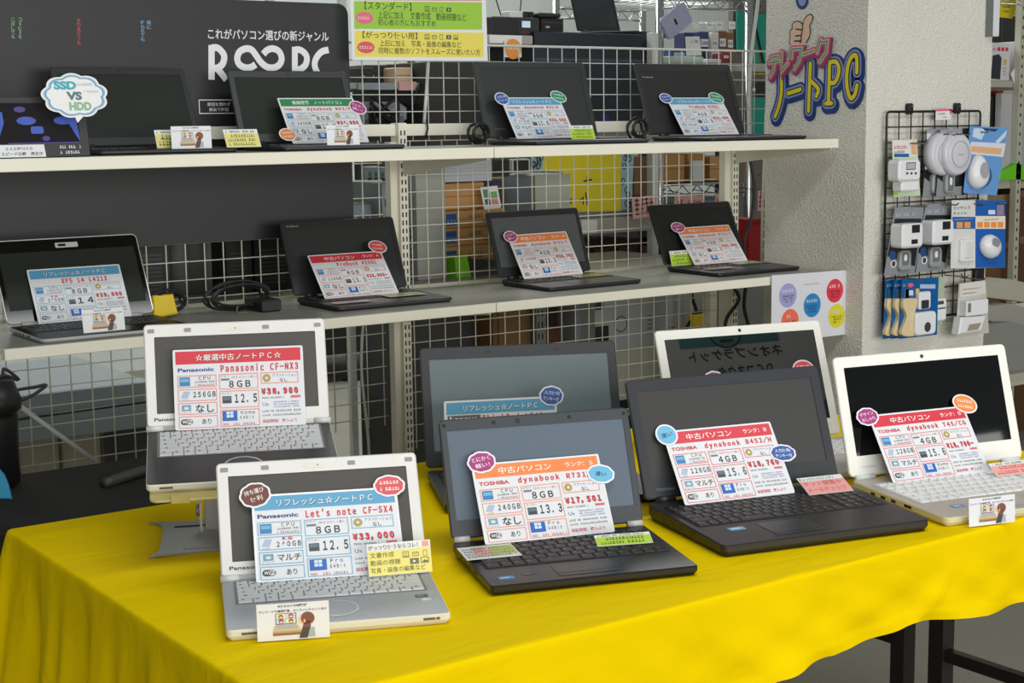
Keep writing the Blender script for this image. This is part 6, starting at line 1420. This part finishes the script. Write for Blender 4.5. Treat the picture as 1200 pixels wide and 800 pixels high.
# two round sensor lights
for i, (dx, lab) in enumerate(((0, 'black pack with round white sensor light and grey remote on the hook panel, rear one'), (15.5, 'black pack with round white sensor light and grey remote on the hook panel, front one'))):
    Y = 2.955-.02*i; t = pack('sensor_light', lab, 'packet', [(1086+dx, 152), (1112+dx*1.0+(8 if i else 0), 150), (1110+dx+(6 if i else 0), 228), (1081+dx, 231)], Y, (26, 27, 30), .2, 'sensor light packs')
    def pf(mb, fr, dx=dx, Y=Y, i=i):
        mb.poly(fr, ccw(pts([(1086+dx, 152), (1112+dx, 150), (1112+dx, 160), (1085.5+dx, 163)], Y)), .0004, ink((150, 152, 158)))
        mb.poly(fr, ccw(pts([(1083+dx, 208), (1096+dx, 219), (1112+dx, 218), (1111+dx, 228), (1081+dx, 231)], Y)), .0004, ink((138, 140, 144)))
        for k in range(4): a = gx(1085+dx, 178+6*k, Y); mb.rect(fr, a[0]-.004, a[1]-.006, a[0]+.004, a[1]+.006, .0006, ink((214, 216, 220)))
        a = gx(1088.5+dx, 160, Y); mb.rect(fr, a[0]-.010, a[1]-.009, a[0]+.008, a[1]+.009, .0008, ink((214, 216, 220)))
    deco(t, 'printed_face', Y, pf)
    def lt_(mb, fr, dx=dx, Y=Y):
        a = gx(1108+dx, 180.5, Y-.03); f2 = Fr((a[0], Y, a[1]), (1, 0, 0), (0, 0, 1), (0, -1, 0))
        mb.lathe(f2, [(.062, 0), (.063, .018), (.060, .028), (.052, .033), (.050, .032), (.046, .034), (.030, .037), (.004, .0375)], M('lamp_white', (206, 204, 212), .35), 40); mb.ring(f2, circ(0, 0, .038, n=36), circ(0, 0, .0365, n=36), .0372, ink((150, 150, 160))); sc2 = f2.sub(-.012, -.004, .0378); scribble(mb, sc2, 0, 0, .024, .006, 0, ink((160, 160, 170)), 2); mb.rect(f2, -.012, .052, .012, .059, .031, ink((40, 40, 44)))
    deco(t, 'round_lamp', Y, lt_)
    def rmt(mb, fr, dx=dx, Y=Y): rr_px(mb, fr, 1093.5+dx, 203, 1105+dx, 227, Y, 0, .014, PLG, .012, .004); rr_px(mb, fr, 1095.5+dx, 205, 1103+dx, 224, Y, .014, .0155, M('remote_grey', (110, 114, 114), .35), .008, .001); rr_px(mb, fr, 1098+dx, 208, 1101+dx, 217, Y, .0155, .017, PLW, .004, .001)
    deco(t, 'remote', Y, rmt)
# blue blister chime
Y = 2.925; t = pack('chime_pack', 'pale blue glossy pack with white drop-shaped chime at the top right of the hook panel', 'packet', [(1137, 147.5), (1181, 149.5), (1168, 229), (1129, 226)], Y, (104, 156, 214), .18)
deco(t, 'printed_face', Y, lambda mb, fr: (mb.poly(fr, ccw(pts([(1138, 166), (1178.5, 168), (1175.5, 184), (1134, 180)], Y)), .0004, ink((214, 220, 232))), mb.poly(fr, ccw(pts([(1139, 171), (1174, 174), (1172.5, 181), (1137, 178)], Y)), .0008, ink((226, 176, 128))), mb.poly(fr, ccw(pts([(1141, 150), (1156, 151), (1150, 164), (1139, 160)], Y)), .0006, ink((200, 220, 240))), mb.poly(fr, ccw(pts([(1166, 166), (1180, 152), (1178, 160), (1170, 168)], Y)), .0006, ink((200, 220, 240))), mb.poly(fr, ccw(pts([(1151, 150), (1170, 151), (1166, 154), (1154, 153)], Y)), .0008, ink((40, 60, 100))), mb.poly(fr, ccw([gx(1148+14.5*math.cos(t_), 205.5+15.5*math.sin(t_), Y) for t_ in [k*.2618 for k in range(24)]]), .0005, ink((52, 96, 150)))))
def drop(mb, fr):
    a = gx(1150, 204.5, Y-.022); P = []
    for k in range(36):
        th = 2*math.pi*k/36; r = .042*(1+.38*max(0, math.sin(th))**6); P.append((a[0]+r*math.cos(th), a[1]+r*math.sin(th)))
    L = [[fr.p(x, y, d) for x, y in scale_poly(P, s, *a)] for s, d in ((1, 0), (1, .012), (.9, .022), (.7, .028), (.3, .031))]
    mb.loft(L, PLW, smooth=True); mb.poly(fr, circ(a[0]+.004, a[1]+.012, .020, .024), .0315, ink((164, 166, 170)))
deco(t, 'chime_body', Y, drop)
# two white cube lights
for i, (dx, dy, lab) in enumerate(((0, 0, 'grey and black pack with white cube lamp and remote on the hook panel, left one'), (36, -4, 'grey and black pack with white cube lamp and remote on the hook panel, right one'))):
    Y = 2.955; t = pack('cube_light', lab, 'packet', [(1049+dx, 243+dy), (1083+dx, 241+dy), (1073+dx, 320+dy), (1036+dx, 323+dy)], Y, (142, 144, 150), .25, 'cube light packs')
    def pf(mb, fr, dx=dx, dy=dy, Y=Y):
        mb.poly(fr, ccw(pts([(1048.5+dx, 256+dy), (1080+dx, 256+dy), (1072+dx, 312+dy), (1040+dx, 300+dy)], Y)), .0004, ink((24, 25, 28)))
        sc_px(mb, fr, 1050+dx, 248+dy, 1073+dx, 254+dy, Y, .0006, (196, 204, 216), 7)
        a = gx(1046+dx, 299+dy, Y); mb.poly(fr, circ(*a, .014), .0006, ink((30, 74, 130)))
        a = gx(1047+dx, 309+dy, Y); mb.poly(fr, circ(*a, .013, .011), .0006, ink((226, 226, 226))); mb.poly(fr, circ(*a, .008), .0008, ink((70, 60, 58)))
    deco(t, 'printed_face', Y, pf)
    def cube(mb, fr, dx=dx, dy=dy, Y=Y):
        rr_px(mb, fr, 1058+dx, 261+dy, 1083+dx, 291.5+dy, Y, 0, .045, PLW, .010, .006); f2 = FRG(Y-.0455); a, b = gx(1068.5+dx, 273+dy, Y-.045), gx(1078+dx, 263+dy, Y-.045); mb.rect(f2, a[0], a[1], b[0], b[1], 0, ink((24, 25, 28))); a, b = gx(1068+dx, 286+dy, Y-.045), gx(1075.5+dx, 280+dy, Y-.045); mb.rect(f2, a[0], a[1], b[0], b[1], 0, ink((24, 25, 28)))
    deco(t, 'cube_lamp', Y, cube)
    def rmt(mb, fr, dx=dx, dy=dy, Y=Y): rr_px(mb, fr, 1055+dx, 293+dy, 1069+dx, 318+dy, Y, 0, .014, PLG, .012, .004); rr_px(mb, fr, 1057.5+dx, 295+dy, 1066+dx, 311+dy, Y, .014, .0155, M('remote_grey', (110, 114, 114), .35), .008, .001); rr_px(mb, fr, 1060+dx, 298+dy, 1063.5+dx, 306+dy, Y, .0155, .017, PLW, .004, .001)
    deco(t, 'remote', Y, rmt)
# wireless chime
Y = 2.930; t = pack('wireless_chime', 'white and bright blue wireless chime pack in the middle right of the hook panel', 'packet', [(1115.5, 234.5), (1178, 234.5), (1178, 313.5), (1114, 314.5)], Y, (222, 220, 218), .3)
def wc(mb, fr):
    mb.poly(fr, ccw(pts([(1143, 234.5), (1178, 234.5), (1178, 313.5), (1143, 313.8)], Y)), .0004, ink((18, 92, 176)))
    tx_px(mb, fr, 'ワイヤレス', 1117, 241, 1137, 246, Y, .0006, (40, 60, 110)); tx_px(mb, fr, 'チャイム', 1117, 247.5, 1133, 252, Y, .0006, (40, 60, 110))
    bar_px(mb, fr, 1116, 254, 1143, 268, Y, .0006, (30, 96, 170)); bar_px(mb, fr, 1143, 253, 1178, 268, Y, .0006, (236, 226, 214)); sc_px(mb, fr, 1118, 255, 1141, 258, Y, .0008, (214, 220, 236), 3); sc_px(mb, fr, 1152, 255.5, 1170, 258.5, Y, .0008, (80, 80, 96), 4)
    for x in (1121, 1130): bar_px(mb, fr, x, 260, x+7, 267, Y, .0008, (240, 160, 70))
    for k in range(4): bar_px(mb, fr, 1145+8*k, 260, 1151.5+8*k, 266.5, Y, .0008, (240, 150, 60))
    bar_px(mb, fr, 1158, 246, 1166, 251, Y, .0006, (220, 228, 238)); bar_px(mb, fr, 1168, 240, 1176, 252, Y, .0006, (150, 130, 150)); bar_px(mb, fr, 1143, 239, 1152, 241, Y, .0008, (16, 20, 40))
deco(t, 'printed_face', Y, wc)
deco(t, 'push_button', Y, lambda mb, fr: (rr_px(mb, fr, 1126, 279.5, 1143, 307, Y, 0, .012, PLW, .006, .002), rr_px(mb, fr, 1131, 283, 1142, 303, Y, .012, .015, M('button_white', (222, 222, 224), .3), .004, .002)))
def oval(mb, fr):
    a = gx(1165, 289, Y-.025); f2 = Fr((a[0], Y, a[1]), (.94, 0, -.34), (.34, 0, .94), (0, -1, 0)); mb.lathe(f2, [(.040, 0), (.042, .012), (.036, .024), (.022, .031), (.004, .033)], PLW, 32, 1.05, .85); mb.poly(f2, rrect(-.022, .0, .012, .024, .010, 4), .0335, ink((140, 144, 148)))
deco(t, 'chime_body', Y, oval)
# blue packs with wooden-coloured handles
for i, (dx, lab) in enumerate(((0, 'blue blister pack with beige plate at lower left of the hook panel, rear one'), (9.5, 'blue blister pack with beige plate at lower left of the hook panel, middle one'), (19, 'blue blister pack with white speaker chime, front of three on the hook panel'))):
    Y = 2.962-.018*i; w = 12 if i < 2 else 43
    t = pack('door_chime_pack', lab, 'packet', [(1038+dx, 329-.6*i), (1038+dx+w, 328-(3.5 if i == 2 else 1)), (1036+dx+w, 396-(4 if i == 2 else 1)), (1034.5+dx, 397)], Y, (14, 92, 156), .22, 'blue chime packs')
    def pl_(mb, fr, dx=dx, Y=Y, i=i):
        P = smooth([(1041+dx, 350), (1040+dx, 360), (1044+dx, 372), (1038+dx, 392), (1056+dx, 392), (1053+dx, 372), (1057+dx, 352), (1052+dx, 349.5), (1041+dx, 350)], 5)[:-1]
        mb.prism(fr, ccw([gx(p.x, p.y, Y-.012) for p in P]), 0, .012, M('beige_plate', (222, 202, 160), .45), .002)
    def pf(mb, fr, dx=dx, Y=Y, i=i):
        sc_px(mb, fr, 1039+dx, 332, 1046+dx, 336, Y, .0006, (190, 206, 226), 2); bar_px(mb, fr, 1041+dx, 339, 1046+dx, 349, Y, .0006, (96, 110, 120))
        if i == 2:
            bar_px(mb, fr, 1061, 333, 1072, 349, Y, .0006, (52, 80, 140)); mb.poly(fr, circ(*gx(1067, 334, Y), .012, .006), .0008, ink((226, 100, 120))); bar_px(mb, fr, 1078, 333, 1096, 338, Y, .0006, (176, 190, 220)); bar_px(mb, fr, 1073, 338, 1077, 344, Y, .0008, (226, 190, 60)); bar_px(mb, fr, 1065, 340, 1070, 346, Y, .0008, (200, 220, 236))
    deco(t, 'printed_face', Y, pf); deco(t, 'beige_plate', Y, pl_)
    if i == 2:
        deco(t, 'button_unit', Y, lambda mb, fr: (rr_px(mb, fr, 1077.5, 341, 1091.5, 363, Y, 0, .014, PLW, .007, .003), rr_px(mb, fr, 1080, 351, 1089, 362, Y, .014, .0155, M('button_dark', (50, 52, 56), .3), .003, .0006)))
        def sp_(mb, fr):
            rr_px(mb, fr, 1073.5, 364, 1098, 394, Y, 0, .024, PLW, .012, .004); a = gx(1087, 383, Y-.024); f2 = FRG(Y-.0245); mb.poly(f2, circ(*a, .014, .0145, 24), 0, ink((60, 62, 64)))
        deco(t, 'speaker_unit', Y, sp_)
for i, (px, lab) in enumerate(((1101, 'white plug timer in a green-topped pack behind the blue packs on the hook panel'),)):
    Y = 2.962; t = pack('plug_timer', lab, 'packet', [(1097, 325), (1107, 324), (1104, 380), (1097, 381)], Y, (176, 190, 160))
    def pt(mb, fr): rr_px(mb, fr, 1095, 349, 1110, 377, Y, 0, .030, PLW, .008, .004); f2 = FRG(Y-.0305); a, b = gx(1099, 357, Y-.03), gx(1106, 352, Y-.03); mb.rect(f2, a[0], a[1], b[0], b[1], 0, ink((70, 76, 84))); a, b = gx(1099, 362.5, Y-.03), gx(1108, 359.5, Y-.03); mb.rect(f2, a[0], a[1], b[0], b[1], 0, ink((90, 94, 100)))
    deco(t, 'timer_body', Y, pt)
Y = 2.945; t = pack('sensor_pack', 'clear pack with white angular sensor unit at the lower right of the hook panel', 'packet', [(1124, 332), (1155, 328), (1159, 390), (1120, 395)], Y, (198, 198, 186), .2)
deco(t, 'printed_face', Y, lambda mb, fr: (mb.poly(fr, ccw(pts([(1125, 333), (1154, 329), (1155, 344), (1125, 348)], Y)), .0004, ink((220, 218, 210))), sc_px(mb, fr, 1127, 336, 1150, 340, Y, .0008, (120, 60, 50), 3), sc_px(mb, fr, 1127, 341.5, 1144, 345, Y, .0008, (60, 60, 60), 4), bar_px(mb, fr, 1121, 378, 1126, 385, Y, .0006, (150, 60, 60))))
def sen(mb, fr):
    rr_px(mb, fr, 1133, 350, 1159, 371, Y, 0, .030, PLW, .004, .003)
    P = ccw(pts([(1127, 372), (1156, 370), (1150, 388), (1124, 392)], Y-.028)); mb.prism(fr, P, 0, .028, PLW, .004); f2 = FRG(Y-.0285); mb.poly(f2, ccw([gx(*p, Y-.028) for p in [(1136, 380), (1150, 378), (1146, 386), (1133, 388)]]), 0, ink((160, 150, 130))); mb.rect(FRG(Y-.0305), *gx(1134, 366, Y-.03), *gx(1138, 355, Y-.03), 0, ink((120, 122, 120)))
deco(t, 'sensor_body', Y, sen)
a = gx(1147, 322, 2.99); mb = MB(); mb.box((a[0]-.02, 2.985, a[1]-.02), (a[0]+.02, 2.999, a[1]+.02), M('bg_18_18_20', (18, 18, 20))); tag(mb.build('black_magnet'), 'small black square block on the pillar right of the hook panel', 'block')
mb = MB(); a, b = at(1160.5, 20, 2.985), at(1168, 0, 2.985); z = at(1164, 43, 2.985).z; mb.box((a.x-.002, 2.975, z), (a.x+.030, 2.999, z+.34), M('white_board', (216, 220, 224), .3), .002); mb.box((a.x-.003, 2.974, z), (a.x+.0, 2.999, z+.34), M('grey_edge', (120, 124, 126))); tag(mb.build('white_board'), 'narrow white board fixed at the top right edge of the pillar', 'board')

# ------------------------------------------------------------------ rack with boxed goods right of the pillar
YR = 4.10
t = thing('goods_rack', 'grey steel rack with boxed goods right of the pillar', 'rack', (at(1185, 100, YR).x, YR, 0))
xa6, xb6 = at(1150, 97, YR).x, at(1290, 97, YR).x
sz = [at(1180, 94.5, YR).z, at(1180, 213, YR).z, at(1180, 300, YR).z-.25]
for z in sz: mb = MB(); mb.box((xa6, YR, z-.028), (xb6, YR+.5, z), M('rack_grey', (176, 174, 156), .4), .002); local(mb.build('shelf_board'), t)
for px in (1193, 1282):
    x = at(px, 150, YR-.02).x; mb = MB(); mb.box((x-.016, YR-.03, 0), (x+.016, YR-.002, 2.2), M('rack_post', (196, 194, 176), .35, .2), .002); 
    zz = .1
    while zz < 2.1: mb.box((x-.004, YR-.0306, zz), (x+.004, YR-.03, zz+.014), SLOT); zz += .04
    local(mb.build('post'), t)
for px in (1158, 1282): x = at(px, 150, YR+.5).x; mb = MB(); mb.box((x-.016, YR+.5, 0), (x+.016, YR+.53, 2.2), M('rack_post', (196, 194, 176))); local(mb.build('post'), t)
def pcbox(root, a, b, q, z, Y, dep):
    def f(mb):
        fr = wallfr(a, Y-.0006, q); w = b-a; h = z-q
        mb.poly(fr, [(w*.16, h*.05), (w*.58, h*.03), (w*.62, h*.60), (w*.5, h*.70), (w*.22, h*.66)], 0, ink((44, 44, 50)))
        for i in range(3): mb.rect(fr, w*(.42+.18*i), h*.78, w*(.55+.18*i), h*.88, 0, ink((206, 50, 60)))
        scribble(mb, fr, w*.1, h*.79, w*.35, h*.87, 0, ink((206, 70, 76)), 4); mb.rect(fr, w*.72, h*.42, w*.85, h*.56, 0, ink((214, 176, 70))); 
        for i in range(3): mb.rect(fr, w*.7, h*(.30-.08*i), w*.84, h*(.34-.08*i), 0, ink((170, 172, 176)))
    front(root, 'printed_face', f)
crate('boxed_goods', 'white box with a black tower picture on the rack right of the pillar', 'box', 1158, 1184, 50, YR+.01, .2, (214, 212, 214), z0=sz[0], deco=pcbox)
def gbox(root, a, b, q, z, Y, dep):
    front(root, 'printed_face', lambda mb: (mb.rect(wallfr(a, Y-.0006, q), (b-a)*.35, 0, (b-a), (z-q)*.85, 0, ink((80, 88, 98))), scribble(mb, wallfr(a, Y-.0006, q), (b-a)*.08, (z-q)*.88, (b-a)*.3, (z-q)*.94, .0004, ink((90, 90, 100)), 2)))
crate('boxed_goods', 'grey and white box at the right edge of the rack beside the pillar', 'box', 1191, 1215, 49, YR+.02, .2, (206, 208, 212), z0=sz[0], deco=gbox)
crate('boxed_goods', 'slim grey boxes between the two larger boxes on the rack', 'box', 1185.5, 1190, 60, YR+.05, .2, (120, 124, 132), z0=sz[0])
mb = MB(); fr = wallfr(0, YR-.004, 0); P = ccw([(at(*p, YR-.004).x, at(*p, YR-.004).z) for p in ((1184, 86), (1189, 80), (1216, 79), (1216, 97), (1188, 98))]); mb.prism(fr, P, 0, .002, M('note_white', (230, 232, 228))); sc_px(mb, fr, 1188, 83, 1204, 86, YR-.004, .0026, (110, 110, 116), 3); sc_px(mb, fr, 1188, 89, 1204, 92, YR-.004, .0026, (110, 110, 116), 5); tag(mb.build('shelf_label'), 'white paper label hanging on the front of the rack shelf right of the pillar', 'label')
# yellow and dark goods above
crate('black_cabinet', 'dark cabinet behind the boxed goods on the rack right of the pillar', 'cabinet', 1150, 1190, 18, YR+.30, .15, (48, 48, 46), z0=sz[0], deco=lambda root, a, b, q, z, Y, dep: front(root, 'seam', lambda mb: mb.rect(wallfr(a, Y-.0006, q), (b-a)*.6, 0, (b-a)*.62, z-q, 0, ink((90, 90, 88)))))
fr = wallfr(0, YR+.04, 0); Yq = YR+.04
mb = MB(); P = ccw([(at(*p, Yq).x, at(*p, Yq).z) for p in ((1170, -6), (1196, -6), (1186, 22), (1171, 20))]); mb.prism(fr, P, 0, .002, M('yellow_sheet', (214, 196, 22))); sc_px(mb, fr, 1174, 6, 1184, 9, Yq, .0026, (90, 80, 20), 3); sc_px(mb, fr, 1174, 12, 1182, 14.5, Yq, .0026, (90, 80, 20), 4); tag(mb.build('yellow_sign'), 'yellow sign sheet hanging at the top of the rack right of the pillar', 'sign')
mb = MB(); P = ccw([(at(*p, Yq).x, at(*p, Yq).z) for p in ((1190, 4), (1196, 2), (1195, 32), (1190, 33))]); mb.prism(fr, P, .004, .007, M('dark_sign', (40, 42, 48))); sc_px(mb, fr, 1191, 8, 1195, 28, Yq, .0076, (220, 222, 226), 6); P = ccw([(at(*p, Yq).x, at(*p, Yq).z) for p in ((1189, 33), (1196, 31), (1194, 48))]); mb.prism(fr, P, .004, .006, M('pink_tag', (222, 172, 170))); tag(mb.build('dark_sign'), 'small dark sign with pink point at the top right edge', 'sign')
mb = MB()
for k in range(2): z = at(1180, 2, YR).z+.02-.03*k; mb.tube([(xa6, YR-.02, z), (xb6, YR-.02, z)], .004, CH, 6)
mb.tube([(xa6+(xb6-xa6)*i/14, YR-.02, at(1180, 2, YR).z+(.018 if i % 2 else -.008)) for i in range(15)], .003, CH, 6); tag(mb.build('truss_rail'), 'wire truss rail across the top of the rack right of the pillar', 'rail')
def junk(root, a, b, q, z, Y, dep):
    r = random.Random(3)
    for k in range(7):
        c = r.choice([(60, 60, 64), (150, 152, 150), (190, 190, 186), (90, 84, 76)]); u = a+(b-a)*r.uniform(.0, .8); v = q+(z-q)*r.uniform(.05, .7)
        front(root, 'packet', lambda mb: mb.box((u, Y-.01-.004*k, v), (u+r.uniform(.03, .07), Y, v+r.uniform(.04, .10)), M('bg_%d_%d_%d' % c, c), .004))
crate('assorted_goods', 'dark bin of assorted packets on the middle board of the rack right of the pillar', 'bin', 1150, 1192, 112, YR+.05, .3, (60, 58, 54), z0=sz[1], deco=junk)
crate('grey_panel_box', 'pale grey box standing in front of the bin of packets', 'box', 1174, 1191, 109, YR+.0, .03, (180, 182, 182), z0=sz[1]+.0)
crate('red_pack', 'small red packet on top of the bin of assorted packets', 'packet', 1168, 1176, 106, YR+.06, .05, (170, 50, 40), z0=at(1172, 112, YR+.05).z+.001)
# green wedge on the lower shelf
Yq = YR-.03; mb = MB(); P = ccw([(at(*p, Yq).x, at(*p, Yq).z) for p in ((1172, 205), (1193, 190), (1218, 205), (1218, 211), (1172, 211))]); mb.prism(wallfr(0, Yq, 0), P, -.3, .0, M('lime_plastic', (110, 204, 20), .4), .002); o = mb.build('green_cover'); tag(o, 'bright lime green pitched cover at the right edge on the rack', 'cover')
crate('brown_crate', 'brown goods crate under the lime green cover', 'crate', 1150, 1192, 228, YR+.04, .4, (104, 72, 40), z0=0.0, deco=lambda root, a, b, q, z, Y, dep: [front(root, 'slat', lambda mb: mb.box((a, Y-.008, z-.2*k-.03), (b, Y, z-.2*k), M('bg_140_120_80', (140, 120, 80)))) for k in range(5)])
crate('brown_crate', 'second brown crate at the right edge below the rack', 'crate', 1195, 1225, 222, YR+.06, .4, (84, 56, 34), z0=0.0, deco=lambda root, a, b, q, z, Y, dep: [front(root, 'slat', lambda mb: mb.box((a, Y-.008, z-.2*k-.03), (b, Y, z-.2*k), M('bg_120_90_60', (120, 90, 60)))) for k in range(5)])
# folded trays at lower right
for i, (P, Yq, rgb, lab) in enumerate((([(1154, 333), (1184, 327), (1216, 334), (1216, 356), (1152, 348)], 3.62, (178, 174, 158), 'topmost pale folded tray at the right edge'), ([(1154, 362), (1186, 356), (1216, 364), (1216, 388), (1150, 374)], 3.55, (158, 156, 146), 'middle pale folded tray at the right edge'), ([(1150, 384), (1190, 378), (1220, 388), (1220, 440), (1140, 430)], 3.48, (136, 136, 130), 'lowest grey folded tray at the right edge'))):
    fr = wallfr(0, Yq, 0); Q = ccw([(at(*p, Yq).x, at(*p, Yq).z) for p in P]); rt = thing('folded_tray', lab, 'tray', (Q[0][0], Yq, Q[0][1])); mb = MB(); mb.prism(fr, Q, -.45, 0, M('tray_%d' % rgb[0], rgb, .5, var=.08, vscale=6), .003); local(mb.build('tray_body'), rt)
    mb = MB(); mb.box((Q[0][0]-.0, Yq-.004, min(q[1] for q in Q)-.02), (max(q[0] for q in Q), Yq+.0, min(q[1] for q in Q)+.012), M('tray_lip', (196, 192, 178))); local(mb.build('lip'), rt)
mb = MB(); a = at(1148, 445, 3.45).x; zt_ = at(1180, 436, 3.48).z; mb.box((a, 3.44, zt_-.03), (a+.6, 4.0, zt_), M('rack_grey', (176, 174, 156))); 
for x in (a+.02, a+.58):
    for y in (3.47, 3.97): mb.box((x-.015, y-.015, 0), (x+.015, y+.015, zt_-.03), M('rack_grey', (176, 174, 156)))
tag(mb.build('tray_stand'), 'grey stand under the folded trays right of the pillar', 'stand')
# hanging sign over the shop front; its mirror image shows in the half-hidden white laptop's glossy screen
HS = Fr((2.92, 0.0, 2.172), (-.9906, 0, .1365), (.1365, 0, .9906), (0, 1, 0))
t = thing('hanging_sign', 'white hanging sign with teal header over the shop front, seen mirrored in a laptop screen', 'sign', (2.92, 0, 2.172))
mb = MB(); mb.prism(HS, rrect(-.34, -.22, .32, .19, .01, 3), -.012, 0, M('sign_white', (222, 222, 220), .5), .002)
mb.rect(HS, -.18, .045, .20, .185, .0006, ink((70, 150, 150)))
mb.ring(HS, circ(.02, .095, .062, n=32), circ(.02, .095, .054, n=32), .0012, ink((24, 30, 30))); mb.rect(HS, -.005, .06, .045, .072, .0012, ink((24, 30, 30)))
mb.text(HS, 'ネオンブラケット', -.182, -.018, .176, .034, .0012, ink((20, 20, 22)), .02); mb.text(HS, 'DCコネクタ', -.128, -.092, .075, -.046, .0012, ink((20, 20, 22)), .02)
local(mb.build('sign_board'), t)
for x in (-.2, .2): mb = MB(); q = HS.p(x, .19, -.006); mb.tube([q, (q.x, q.y, 3.4)], .003, M('hook_steel', (120, 122, 122))); local(mb.build('hanging_wire'), t)
